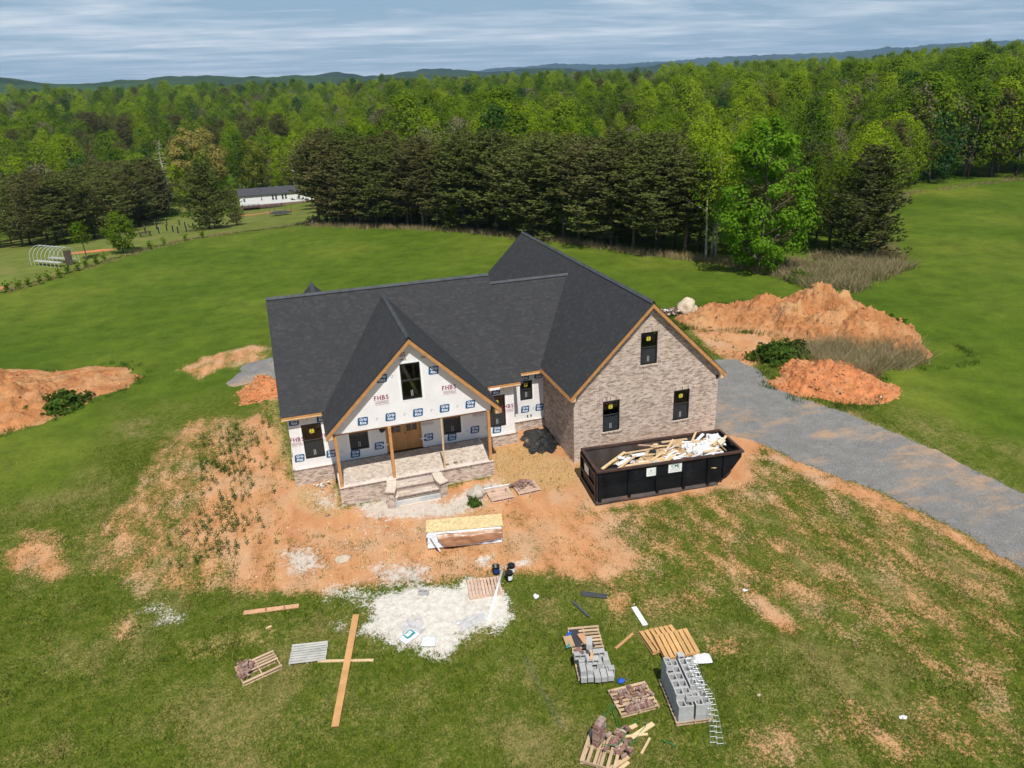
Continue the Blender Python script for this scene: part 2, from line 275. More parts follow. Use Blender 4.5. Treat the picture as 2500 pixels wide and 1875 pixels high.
# ------------------------------------------------------------------ terrain
ZONES={
'clay':[
 (0.74,[(-0.8,7.0),(-0.1,0.2),(1.8,-2.5),(2.9,-3.4),(7.2,-4.9),(8.4,-4.6),(8.3,-5.9),(11.2,-5.3),(13.0,-4.9),(12.4,-7.2),(13.0,-7.6),(14.5,-8.2),(12.9,-9.3),(13.6,-10.9),(12.9,-11.9),(10.8,-12.1),(8.6,-10.7),(7.9,-10.5),(6.0,-10.0),(4.2,-9.6),(2.4,-9.3),(0.6,-8.8),(-1.8,-8.0),(-3.5,-6.7),(-3.3,-5.1),(-4.9,-3.7),(-6.1,-1.8),(-4.9,0.1),(-4.8,2.4),(-4.0,5.1),(-2.6,5.6),(-3.0,9.0),(-1.9,9.9)]),
 (0.48,[(-2.7,9.5),(-1.9,12.2),(-0.8,10.9),(-0.9,6.0),(-3.2,-7.5),(-6.5,-6.3),(-8.5,-4.0),(-9.9,-0.8),(-8.2,1.8),(-7.6,7.7),(-5.5,11.6)]),
 (0.72,[(-12.8,-0.8),(-11.5,-0.2),(-10.0,-2.0),(-8.9,-3.9),(-10.3,-4.0),(-12.3,-2.7)]),
 (0.70,[(-12.5,0.7),(-10.9,0.3),(-10.4,-1.0),(-11.7,-0.9)]),
 (0.40,[(12.1,-7.1),(19.9,-6.4),(22.2,-6.1),(24.0,-9.3),(25.4,-13.4),(26.2,-17.3),(20.0,-22.5),(18.0,-18.9),(15.4,-14.9),(12.4,-15.0),(10.6,-13.1)]),
 (0.38,[(12.3,-19.6),(17.2,-19.9),(20.9,-21.7),(19.6,-24.0),(10.0,-20.8)]),
 (0.95,[(21.8,-2.7),(22.7,-3.7),(23.5,-5.0),(22.3,-6.4),(21.1,-5.4),(21.0,-3.8)]),
 (0.80,[(23.2,-4.7),(24.2,-7.8),(25.4,-10.7),(25.9,-12.8),(26.4,-14.8),(26.6,-16.9),(25.9,-18.4),(25.9,-17.3),(25.6,-15.3),(24.9,-13.4),(24.1,-11.6),(22.9,-9.1),(22.1,-6.3)]),
 (0.95,[(29.3,14.4),(33.4,12.5),(38.3,10.3),(32.1,5.2),(28.5,4.0),(27.6,4.8),(27.6,7.0),(28.5,11.0)]),
 (0.62,[(28.0,3.4),(28.5,-0.6),(29.9,-4.3),(30.3,-8.1),(30.3,-10.1),(29.8,-8.9),(28.7,-5.3),(27.6,-2.6),(27.3,1.3)]),
 (0.62,[(-7.7,20.3),(-6.0,22.7),(-2.0,24.1),(-1.0,22.4),(-2.0,18.5),(-4.8,19.0),(-5.9,17.1)]),
 (0.90,[(15.7,-14.7),(16.4,-14.9),(16.7,-17.1),(15.8,-16.9)]),
 (0.70,[(10.7,-12.8),(11.7,-12.7),(11.9,-13.5),(11.6,-14.2),(10.8,-13.9)]),
 (0.60,[(13.1,-15.9),(14.2,-16.2),(14.1,-16.9),(12.9,-16.7)]),
 (0.58,[(-7.2,-7.1),(-6.3,-7.6),(-6.3,-8.5),(-6.7,-8.8),(-7.2,-8.4)]),
 (0.95,[(-20.3,25.6),(-10.2,18.9),(-12.6,17.7),(-13.8,14.2),(-16.6,12.6),(-18.4,14.0),(-22.0,25.3)]),
 (0.90,[(-3.1,13.2),(-2.0,17.5),(-0.7,16.9),(-0.7,11.2)]),
 (0.95,[(11.9,-0.5),(13.6,-2.8),(12.8,-4.8),(11.5,-2.4)]),
],
'gravel':[
 (1.00,[(28.3,5.3),(28.3,2.8),(28.0,-0.4),(29.3,-3.5),(30.5,-7.9),(30.8,-10.9),(31.4,-14.8),(29.4,-18.5),(25.5,-21.3),(26.5,-17.0),(26.4,-14.8),(25.9,-12.8),(25.4,-10.7),(24.0,-8.0),(23.1,-5.2),(21.8,-2.9),(22.5,1.7),(25.6,6.0)]),
 (0.90,[(-3.6,18.4),(-2.0,19.4),(-0.7,20.0),(-0.4,16.8)]),
],
'sand':[
 (1.00,[(2.3,-9.9),(2.9,-9.7),(4.1,-9.7),(5.7,-10.3),(6.2,-9.9),(7.2,-11.2),(7.2,-12.6),(6.6,-13.0),(5.4,-12.9),(4.5,-13.7),(3.5,-12.9),(2.8,-12.4),(1.8,-11.4),(2.3,-10.7)]),
 (0.42,[(0.5,-8.6),(1.7,-8.7),(3.3,-9.5),(2.7,-10.8),(1.6,-10.2)]),
 (0.80,[(6.9,-8.8),(7.4,-9.0),(7.3,-9.6),(6.9,-9.4)]),
 (0.80,[(8.2,-9.5),(8.8,-9.7),(8.5,-10.1),(8.1,-9.9)]),
 (0.55,[(-6.0,-7.0),(-5.2,-7.2),(-4.8,-8.4),(-5.7,-8.2)]),
 (0.60,[(0.7,-10.9),(1.2,-10.7),(1.1,-11.3)]),
],
'dust':[
 (1.00,[(2.5,-3.0),(4.6,-2.6),(6.5,-4.4),(8.3,-3.4),(8.2,-5.1),(6.6,-5.5),(4.0,-4.6),(2.9,-4.0)]),
 (0.75,[(-0.9,-5.4),(0.2,-5.3),(0.8,-6.9),(-0.2,-7.3),(-0.7,-6.8)]),
 (0.70,[(2.4,-7.7),(3.5,-7.8),(5.1,-8.6),(4.5,-9.7),(2.9,-9.3)]),
 (0.60,[(0.4,-0.7),(1.9,-1.5),(1.7,-2.9),(0.7,-2.5)]),
 (0.60,[(8.8,-3.2),(9.8,-3.1),(9.1,-4.6),(8.2,-4.5)]),
],
'straw':[
 (1.00,[(9.9,-0.2),(11.6,-0.4),(12.8,-2.2),(13.4,-3.7),(12.6,-5.2),(10.8,-5.1),(9.2,-4.3),(9.4,-2.0)]),
 (0.90,[(-1.2,14.4),(-0.7,8.3),(-0.1,0.4),(-0.6,1.6),(-1.1,6.1)]),
 (0.80,[(-0.1,0.2),(1.9,-2.1),(2.0,-3.8),(0.6,-3.1),(-0.2,-1.7)]),
 (0.70,[(7.0,-4.8),(8.5,-5.0),(7.7,-6.3),(5.8,-5.5)]),
 (0.60,[(-4.4,-9.7),(-1.8,-9.9),(-1.5,-9.3),(-1.5,-10.7),(-4.1,-10.4)]),
],
}

ZONES['clay'] += [(1.0, [(-1.2, .6), (-1.2, -4.5), (2.2, -6), (8, -6.5), (12.8, -7.5), (13.2, -4.6), (12.5, 1.4), (9.2, .5), (9.2, -3), (1.8, -3), (1.8, .6)]), (.9, [(12.0, -7.6), (20.5, -8.4), (22.5, -5.5), (22.2, -3.0), (13, -3)])]
ZONES['clay'] += [(1.0, [(12.2, -4.8), (13.6, -4.8), (13.6, 1.5), (11.2, 1.5), (11.2, -.2), (12.4, -.4)])]
ZONES['straw'] += [(.75, [(12.2, -5.2), (15.5, -5.0), (15.5, -3.2), (13.2, -3.2)])]
def clampf(x, a, b): return np.minimum(np.maximum(x, a), b)
def sstep(x, a, b): t = clampf((x-a)/(b-a), 0, 1); return t*t*(3-2*t)
def H(x, y):
    x = np.asarray(x, float); y = np.asarray(y, float)
    z = .025*clampf(x, -6, 22) + .034*clampf(y, -16, 6)
    r = np.hypot(x - CAM.x, y - CAM.y); az = np.degrees(np.arctan2(x - CAM.x, y - CAM.y))
    z = z - .095*clampf(r - 110, 0, 80)*(1 - sstep(az, 3, 9))                      # the ground falls away towards the white house
    slope = np.interp(az, [-40, -15, 0, 10, 21, 33, 41, 49, 70], [.042, .042, .040, .018, .017, .010, .008, .024, .024])
    z = z + slope*clampf(r - 165, 0, 440)*sstep(r, 150, 330)
    return z
def h(x, y): return float(H(x, y))
def poly_dist(X, Y, P):                       # signed distance, positive inside
    P = np.array(P); n = len(P); ins = np.zeros(X.shape, bool); dm = np.full(X.shape, 1e9)
    for i in range(n):
        (x0, y0), (x1, y1) = P[i], P[(i+1) % n]
        c = ((y0 > Y) != (y1 > Y)) & (X < (x1-x0)*(Y-y0)/((y1-y0) if y1 != y0 else 1e-9)+x0); ins ^= c
        t = clampf(((X-x0)*(x1-x0)+(Y-y0)*(y1-y0))/((x1-x0)**2+(y1-y0)**2+1e-9), 0, 1); dm = np.minimum(dm, np.hypot(X-x0-t*(x1-x0), Y-y0-t*(y1-y0)))
    return np.where(ins, dm, -dm)
def zone(name, X, Y, feather=.9):
    m_ = np.zeros(X.shape)
    for v, P in ZONES[name]:
        m_ = np.maximum(m_, v*sstep(poly_dist(X, Y, P), -feather, feather))
    return m_
def axis(lo, hi, step, far_lo, far_hi, g=1.17):
    a = list(np.arange(lo, hi+1e-6, step)); s = step; x = hi; up = []
    while x < far_hi: s *= g; x += s; up.append(x)
    s = step; x = lo; dn = []
    while x > far_lo: s *= g; x -= s; dn.append(x)
    return np.array(dn[::-1] + a + up)
gx = axis(-26, 44, .25, -12000, 14000, 1.11); gy = axis(-25, 30, .25, -300, 14000, 1.10)
GX, GY = np.meshgrid(gx, gy); GZ = H(GX, GY)
near = sstep(-np.maximum(np.maximum(-30-GX, GX-48), np.maximum(-28-GY, GY-40)), 0, 6)
bmp = np.zeros(GX.shape); amp = np.zeros(GX.shape)
msk = near > 0
for (j, i) in zip(*np.nonzero(msk)):
    x, y = gx[i], gy[j]; bmp[j, i] = .035*noise.noise((x*.55, y*.55, 0)) + .018*noise.noise((x*1.9, y*1.9, 3)) + .01*noise.noise((x*4.5, y*4.5, 9))
hd = -poly_dist(GX, GY, [(-.5,-3.9),(13,-4),(22,-4),(22,17),(-.5,12)]); bmp *= near*sstep(hd, .0, 2.5)
dryf = np.zeros(GX.shape)
for (j, i) in zip(*np.nonzero(msk)):
    x, y = gx[i], gy[j]; dryf[j, i] = .5 + .42*noise.noise((x*.22, y*.22, 41)) + .30*noise.noise((x*.6, y*.5, 43)) + .26*noise.noise((x*1.7, y*1.4, 47)) + .05*float(sstep(-y, 8, 20))
zc = zone('clay', GX, GY); zg = zone('gravel', GX, GY, .5); zs = zone('sand', GX, GY, .5); zd = zone('dust', GX, GY, .7); zw = zone('straw', GX, GY, .7)
field = np.maximum(sstep(GY, 10, 17), sstep(GX - np.interp(GY, [-20, -9, -2, 6, 15], [45, 33, 31.5, 33, 30]), 0, 3))
field = np.maximum(field, sstep(-GX, 9, 12)*sstep(GY, 1, 6))
lum = np.zeros(GX.shape)
for (j, i) in zip(*np.nonzero((zc > .3) & msk)):
    x, y = gx[i], gy[j]; lum[j, i] = .05*abs(noise.noise((x*1.1, y*1.1, 31))) + .035*abs(noise.noise((x*2.7, y*2.7, 33)))
rt = lambda X, Y, P: -poly_dist(X, Y, P)
GZ2 = GZ + lum*sstep(zc, .3, .7)*sstep(hd, 0, 1) + bmp + zs*.03 + zg*(-.01)
V = np.stack([GX, GY, GZ2], -1).reshape(-1, 3); nx, ny = len(gx), len(gy)
ii = (np.arange(ny-1)[:, None]*nx + np.arange(nx-1)[None, :]).ravel(); F = np.stack([ii, ii+1, ii+nx+1, ii+nx], -1)
gme = mesh_np('ground', V, F, None, True)
for nm, arr in (('clay', zc), ('gravel', zg), ('sand', zs), ('dust', zd), ('straw', zw), ('field', field), ('dry', dryf)):
    at = gme.attributes.new(nm, 'FLOAT', 'POINT'); at.data.foreach_set('value', arr.ravel().astype(np.float32))
def ground_mat():
    m_, nd, lk, b = newmat('site_ground'); pos = N('ShaderNodeNewGeometry', nd).outputs['Position']
    A = lambda nm: N('ShaderNodeAttribute', nd, attribute_name=nm).outputs['Fac']
    ns = lambda s, d=5, r=.6, **k: noise_(nd, lk, s, d, pos, r, **k)
    fine = ns(15, 4, .75); grit = ns(7.5, 3, .7); midn = ns(3.2, 6, .68); big = ns(.42, 5, .6); huge = ns(.05, 6, .6); streak = ns(1.1, 5, .65, stretch=(1, .45, 1))
    # lawn
    g = ramp(nd, lk, midn, [(.30, (.048,.078,.006)), (.5, (.086,.116,.012)), (.68, (.136,.148,.024))])
    dm = math_(nd, lk, 'ADD', math_(nd, lk, 'ADD', A('dry'), math_(nd, lk, 'MULTIPLY', math_(nd, lk, 'SUBTRACT', grit, .5), .9)), math_(nd, lk, 'MULTIPLY', math_(nd, lk, 'SUBTRACT', fine, .5), .7))
    g = mixc(nd, lk, ramp(nd, lk, dm, [(.50, (0,0,0)), (.86, (.85,.85,.85))]), g, ramp(nd, lk, midn, [(.35, (.12,.125,.030)), (.65, (.27,.215,.085))]))
    g = mixc(nd, lk, .75, g, ramp(nd, lk, fine, [(.28, (.35,.37,.4)), (.72, (1.6,1.58,1.5))]), 'MULTIPLY')
    # meadow
    fm = ramp(nd, lk, huge, [(.34, (.054,.100,.006)), (.5, (.080,.126,.010)), (.68, (.132,.166,.020))])
    fm = mixc(nd, lk, 1.0, fm, ramp(nd, lk, ns(.5, 7, .75), [(.28, (.62,.66,.62)), (.72, (1.42,1.32,1.4))]), 'MULTIPLY')
    fm = mixc(nd, lk, .55, fm, ramp(nd, lk, ns(5, 5, .75), [(.25, (.6,.6,.6)), (.75, (1.4,1.4,1.35))]), 'MULTIPLY')
    c = mixc(nd, lk, A('field'), g, fm)
    def mask(at, k=3.2, na=1.6, n=None, nb=.8):
        x = math_(nd, lk, 'ADD', math_(nd, lk, 'MULTIPLY', math_(nd, lk, 'SUBTRACT', A(at), .5), k), .5)
        x = math_(nd, lk, 'ADD', x, math_(nd, lk, 'MULTIPLY', math_(nd, lk, 'SUBTRACT', n or midn, .5), na*2))
        x = math_(nd, lk, 'ADD', x, math_(nd, lk, 'MULTIPLY', math_(nd, lk, 'SUBTRACT', fine, .5), nb*2))
        x = math_(nd, lk, 'ADD', x, math_(nd, lk, 'MULTIPLY', math_(nd, lk, 'SUBTRACT', grit, .5), nb*3.4))
        return math_(nd, lk, 'MULTIPLY', math_(nd, lk, 'MAXIMUM', math_(nd, lk, 'MINIMUM', x, 1.0), 0.0), math_(nd, lk, 'GREATER_THAN', A(at), .02))
    clay = ramp(nd, lk, streak, [(.28, (.42,.185,.082)), (.5, (.52,.26,.12)), (.72, (.60,.345,.175))])
    clay = mixc(nd, lk, ramp(nd, lk, big, [(.46, (0,0,0)), (.66, (.8,.8,.8))]), clay, (.50,.33,.20))
    clay = mixc(nd, lk, .7, clay, ramp(nd, lk, ns(11, 6, .7), [(.25, (.74,.70,.68)), (.75, (1.22,1.22,1.22))]), 'MULTIPLY')
    c = mixc(nd, lk, mask('clay', 3.4, 1.9, streak, .8), c, clay)
    straw = ramp(nd, lk, ns(9, 5, .75, stretch=(1, 2.2, 1)), [(.25, (.24,.16,.06)), (.5, (.46,.31,.13)), (.75, (.64,.48,.24))])
    c = mixc(nd, lk, math_(nd, lk, 'MULTIPLY', mask('straw', 2.2, 2.0), .6), c, straw)
    gr = ramp(nd, lk, ns(34, 3, .8), [(.25, (.06,.06,.06)), (.5, (.20,.199,.196)), (.75, (.46,.455,.445))])
    gr = mixc(nd, lk, .6, gr, ramp(nd, lk, ns(1.6, 5, .6), [(.3, (.75,.74,.74)), (.7, (1.2,1.19,1.17))]), 'MULTIPLY')
    gr = mixc(nd, lk, ramp(nd, lk, ns(.33, 5, .65, stretch=(.55, 1.3, 1)), [(.56, (0,0,0)), (.68, (.72,.72,.72))]), gr, (.50,.31,.17))
    c = mixc(nd, lk, mask('gravel', 5, 1.2, None, .6), c, gr)
    c = mixc(nd, lk, math_(nd, lk, 'MULTIPLY', mask('dust', 2.6, 1.8), .8), c, ramp(nd, lk, midn, [(.3, (.44,.42,.38)), (.7, (.66,.62,.56))]))
    c = mixc(nd, lk, mask('sand', 2.4, 2.4, ns(1.4, 6, .72), .85), c, ramp(nd, lk, ns(4, 5, .7), [(.3, (.46,.42,.36)), (.5, (.60,.56,.495)), (.7, (.72,.685,.62))]))
    lk.new(c, b.inputs['Base Color']); b.inputs['Roughness'].default_value = .96; b.inputs['Specular IOR Level'].default_value = .1
    bp = N('ShaderNodeBump', nd); bp.inputs['Strength'].default_value = .55; bp.inputs['Distance'].default_value = .05
    hh = math_(nd, lk, 'ADD', math_(nd, lk, 'MULTIPLY', ns(14, 5, .7), .7), math_(nd, lk, 'MULTIPLY', midn, .6)); lk.new(hh, bp.inputs['Height']); lk.new(bp.outputs[0], b.inputs['Normal'])
    return m_
gme.materials.append(ground_mat())
tag(link('ground', gme), 'sloping site ground of lawn, red clay, gravel drive and meadow', None, None, 'structure')

# gravel driveway: its own sheet with a ragged edge, a little above the clay
cen = lambda A_: .25*(A_[:-1, :-1] + A_[1:, :-1] + A_[:-1, 1:] + A_[1:, 1:])
cg = cen(zg); keep = []
for k, (j, i) in enumerate(zip(*np.nonzero(cg > .25))):
    n_ = noise.noise((gx[i]*.9, gy[j]*.9, 5)) + .5*noise.noise((gx[i]*2.6, gy[j]*2.6, 8))
    if cg[j, i] + n_*.75 > .55: keep.append((j, i))
Vd = []; Fd = []; idx = {}
for (j, i) in keep:
    q = []
    for (jj, i2) in ((j, i), (j, i+1), (j+1, i+1), (j+1, i)):
        if (jj, i2) not in idx: idx[(jj, i2)] = len(Vd); Vd.append((gx[i2], gy[jj], GZ2[jj, i2]+.014))
        q.append(idx[(jj, i2)])
    Fd.append(q)
def gravel_mat():
    m_, nd, lk, b = newmat('gravel'); pos = N('ShaderNodeNewGeometry', nd).outputs['Position']; ns = lambda s, d=5, r=.6, **k: noise_(nd, lk, s, d, pos, r, **k)
    gr = ramp(nd, lk, ns(30, 3, .8), [(.25, (.055,.055,.055)), (.5, (.195,.19,.18)), (.75, (.47,.46,.44))])
    gr = mixc(nd, lk, .6, gr, ramp(nd, lk, ns(1.2, 6, .65), [(.3, (.7,.7,.7)), (.7, (1.2,1.19,1.17))]), 'MULTIPLY')
    gr = mixc(nd, lk, ramp(nd, lk, ns(.36, 7, .72, stretch=(.5, 1.25, 1)), [(.50, (0,0,0)), (.68, (.8,.8,.8))]), gr, ramp(nd, lk, ns(5), [(.3, (.42,.25,.13)), (.7, (.56,.36,.2))]))
    lk.new(gr, b.inputs['Base Color']); b.inputs['Roughness'].default_value = .95; b.inputs['Specular IOR Level'].default_value = .1
    bp = N('ShaderNodeBump', nd); bp.inputs['Strength'].default_value = .7; bp.inputs['Distance'].default_value = .03; lk.new(ns(24, 4, .7), bp.inputs['Height']); lk.new(bp.outputs[0], b.inputs['Normal']); return m_
MT['gravel'] = gravel_mat()
tag(link('gravel_driveway', mesh_np('gravel_driveway', Vd, Fd, MT['gravel'], True)), 'grey gravel driveway curving in from the lower corner to the brick wing', None, None, 'structure')

# ================================================================== the house under construction
U1, U2, U3 = 11.35, 13.42, 21.42
WF, WB = -3.23, 16.35                     # wing front and back
HOUSE = thing('new_house', (0, 0, 0), 0, 'new house under construction with charcoal roof, white wrapped porch gable and brick wing', 'house')
class Fr:                                  # wall frame: a along the wall, t up, d outwards
    def __init__(s, o, ex, n): s.o = np.array(o, float); s.ex = np.array(ex, float); s.n = np.array(n, float); s.ez = np.array([0, 0, 1.])
    def P(s, a, t, d=0): return s.o + s.ex*a + s.ez*t + s.n*d
def fbox(mb, fr, a0, a1, t0, t1, d0, d1):
    P = [fr.P(a, t, d) for d in (d0, d1) for (a, t) in ((a0, t0), (a1, t0), (a1, t1), (a0, t1))]
    return mb.add(P, ((0,1,2,3),(7,6,5,4),(0,4,5,1),(1,5,6,2),(2,6,7,3),(3,7,4,0)))
def ints_minus(iv, holes):
    for (a, b) in holes:
        iv = [p for (x, y) in iv for p in ((x, min(y, a)), (max(x, b), y)) if p[1]-p[0] > 1e-4]
    return iv
def wall_panel(name, fr, a0, a1, t0, t1, holes, thick, mat, parent, top=None):
    mb = MB(); cuts = sorted(set([t0, t1] + [t for hh in holes for t in hh[2:]]))
    for ta, tb in zip(cuts, cuts[1:]):
        if ta >= t1 or tb <= t0: continue
        for (x, y) in ints_minus([(a0, a1)], [(hh[0], hh[1]) for hh in holes if hh[2] < tb-1e-6 and hh[3] > ta+1e-6]): fbox(mb, fr, x, y, ta, tb, -thick, 0)
    return mb.build(name, mat, parent)
front = Fr((0, 0, 0), (1, 0, 0), (0, -1, 0)); recess = Fr((0, 1.22, 0), (1, 0, 0), (0, -1, 0)); gab = Fr((0, -2.52, 0), (1, 0, 0), (0, -1, 0))
wing = Fr((0, WF, 0), (1, 0, 0), (0, -1, 0)); wside = Fr((U2, 0, 0), (0, -1, 0), (-1, 0, 0))
left = Fr((0, 0, 0), (0, -1, 0), (-1, 0, 0))
ZB, ZP = .90, .92
W_left = (.58, 1.52, 1.38, 3.19); W_p1 = (2.76, 3.69, 1.41, 3.0); W_p2 = (7.52, 8.44, 1.41, 3.0); W_door = (4.56, 6.38, .93, 3.05); W_r = (9.93, 10.86, 1.40, 3.15); W_rec = (12.07, 12.77, 2.11, 3.21)
W_gab = (5.27, 6.19, 4.77, 6.52); W_t = (16.94, 17.85, 4.96, 6.63); W_wl = (14.96, 15.88, 1.66, 3.33); W_wr = (18.88, 19.80, 1.61, 3.28)
wall_panel('house_wrap_wall', front, 0, U1, ZB, 3.85, [W_left, W_p1, W_p2, W_door, W_r], .14, MT['wrap'], HOUSE)
wall_panel('house_wrap_wall', recess, U1-.1, U2-.003, ZB, 4.0, [W_rec], .14, MT['wrap'], HOUSE)
MB().bb(U1-.14, U1, .142, 1.22, ZB, 3.84).build('house_wrap_wall', MT['wrap'], HOUSE)
MB().bb(0, .14, .142, 11.3, ZB, 3.85).build('house_wrap_wall', MT['wrap'], HOUSE)
MB().prism([(.0, .0, 3.852), (.0, 11.3, 3.852), (0, 5.67, 7.85)], (.14, 0, 0)).build('gable_end_wall', MT['wrap'], HOUSE)
MB().prism([(U1-.1, .3, 3.9), (U1-.1, 11.0, 3.9), (U1-.1, 5.67, 7.8)], (.12, 0, 0)).build('gable_end_wall', MT['wrap'], HOUSE)
MB().bb(0, U2, 11.3, 11.44, 0, 3.85).build('back_wall', MT['wrap'], HOUSE)
MB().bb(.15, U1-.15, .16, 11.28, ZB-.1, ZB).build('floor_deck', MT['osb'], HOUSE); MB().bb(U1-.13, U2-.02, 1.4, 11.28, ZB-.1, ZB).build('floor_deck', MT['osb'], HOUSE)
MB().bb(.15, U1, .3, 11.25, 3.3, 3.4).build('ceiling_joist_deck', MT['osb'], HOUSE)
for yy in (4.2,): MB().bb(.15, U1, yy, yy+.1, ZB, 3.3).build('partition_wall', MT['pale_wood'], HOUSE)
MB().bb(U2+.16, U3-.16, WF+.16, WB-.16, .25, .30).build('garage_slab', MT['concrete'], HOUSE)
MB().bb(U2+.16, U3-.16, WF+.16, WB-.16, 3.75, 3.85).build('ceiling_joist_deck', MT['osb'], HOUSE)
# front gable face
gz = lambda u, drop=.13: 7.80 - drop - abs(u-5.747)*.99
gl, gr_ = 1.94, 9.42
mbg = MB(); a0, a1, t0, t1 = W_gab
for P in ([(gl,3.57),(a0,3.57),(a0,gz(a0)),(gl,gz(gl))], [(a1,3.57),(gr_,3.57),(gr_,gz(gr_)),(a1,gz(a1))], [(a0,3.57),(a1,3.57),(a1,t0),(a0,t0)], [(a0,t1),(a1,t1),(a1,gz(a1)),(5.747,gz(5.747)),(a0,gz(a0))]):
    mbg.prism([gab.P(a, t, 0) for a, t in P], (0, .12, 0))
mbg.build('porch_gable_wall', MT['wrap'], HOUSE)
MB().bb(gl, gr_, -2.40, -.16, 3.56, 3.60).build('porch_ceiling', MT['wrap'], HOUSE)
MB().bb(gl-.01, gr_+.01, -2.395, -2.20, 3.44, 3.555).build('porch_beam', MT['fir'], HOUSE)
for a in (gl, gr_-.1): MB().bb(a, a+.1, -2.39, -.2, 3.605, 3.95).build('porch_side_wall', MT['wrap'], HOUSE)

# windows
SQ = None
def window(fr, w, trim=True, double=True, sticker=True, parent=None, screen=True, seal=0.0):
    a0, a1, t0, t1 = w; W_ = link('window', None, HOUSE)
    mb = MB(); e = .055
    fbox(mb, fr, a0+.004, a0+e, t0+.004, t1-.004, -.09, .03); fbox(mb, fr, a1-e, a1-.004, t0+.004, t1-.004, -.09, .03); fbox(mb, fr, a0+e, a1-e, t0+.004, t0+e, -.09, .03); fbox(mb, fr, a0+e, a1-e, t1-e, t1-.004, -.09, .03)
    mb.build('frame', MT['black'], W_)
    tm = (t0+t1)/2 + .02
    mb = MB(); fbox(mb, fr, a0+e, a1-e, tm-.03, tm+.03, -.06, .012); mb.build('meeting_rail', MT['black'], W_)
    mb = MB(); fbox(mb, fr, a0+e, a1-e, tm+.031, tm+.040, -.05, .01); mb.build('rail_edge', MT['grey_alu'], W_)
    mb = MB(); mb.quad(*[fr.P(a, t, -.03) for a, t in ((a0+e, tm+.03), (a1-e, tm+.03), (a1-e, t1-e), (a0+e, t1-e))]); mb.build('pane', MT['glass'], W_)
    mb = MB(); mb.quad(*[fr.P(a, t, -.05) for a, t in ((a0+e, t0+e), (a1-e, t0+e), (a1-e, tm-.03), (a0+e, tm-.03))]); mb.build('pane', MT['glass'], W_)
    if screen: mb = MB(); mb.quad(*[fr.P(a, t, -.015) for a, t in ((a0+e, t0+e), (a1-e, t0+e), (a1-e, tm-.03), (a0+e, tm-.03))]); mb.build('insect_screen', MT['screen'], W_)
    am = (a0+a1)/2
    if sticker:
        s = .11; th = tm + (t1-tm)*.55
        mb = MB(); fbox(mb, fr, am-s, am+s, th-s, th+s, -.026, -.022); mb.build('sticker', MT['yellow'], W_)
        mb = MB(); fbox(mb, fr, am-.012, am+.012, th-s, th+s, -.021, -.019)
        for (x, y) in ((-.06, .05), (.06, .05), (-.06, -.05), (.06, -.05)): fbox(mb, fr, am+x-.03, am+x+.03, th+y-.008, th+y+.008, -.021, -.0195)
        for (x, y) in ((-.095,.095),(.095,.095),(-.095,-.095),(.095,-.095)): fbox(mb, fr, am+x-.015, am+x+.015, th+y-.015, th+y+.015, -.021, -.0195)
        mb.build('sticker_print', MT['black'], W_)
    for x in (-.035, .035):
        mb = MB(); fbox(mb, fr, am+x-.012, am+x+.012, t0+.13, t0+.42, -.012, -.009); mb.build('label_strip', MT['sign_grey'], W_)
    if trim:
        mb = MB(); k = .11
        for (x0, x1, y0, y1) in ((a0-k, a0, t0-k*.8, t1+k*.7), (a1, a1+k, t0-k*.8, t1+k*.7), (a0, a1, t1, t1+k*.7), (a0, a1, t0-k*.8, t0)): fbox(mb, fr, x0, x1, y0, y1, .0015, .006)
        mb.build('flashing_tape', MT['tape'], W_)
    return W_
window(front, W_left); window(front, W_p1, sticker=False); window(front, W_p2, sticker=False); window(front, W_r); window(recess, W_rec); window(gab, W_gab, sticker=False, screen=False)
for w in (W_t, W_wl, W_wr): window(Fr((0, WF+.06, 0), (1, 0, 0), (0, -1, 0)), w, trim=False)
MB().box((5.72, -2.1, 5.62), (.14, .06, 2.0), rotm(0, -.36, 0)).build('brace_board', MT['pale_wood'], HOUSE)
MB().box((6.02, -1.6, 5.6), (.09, .09, 2.0)).build('stud', MT['fir'], HOUSE)
MB().box((19.4, WF+1.2, 2.55), (.5, .05, .5), rotm(0, 0, .3)).build('stud', MT['fir'], HOUSE)

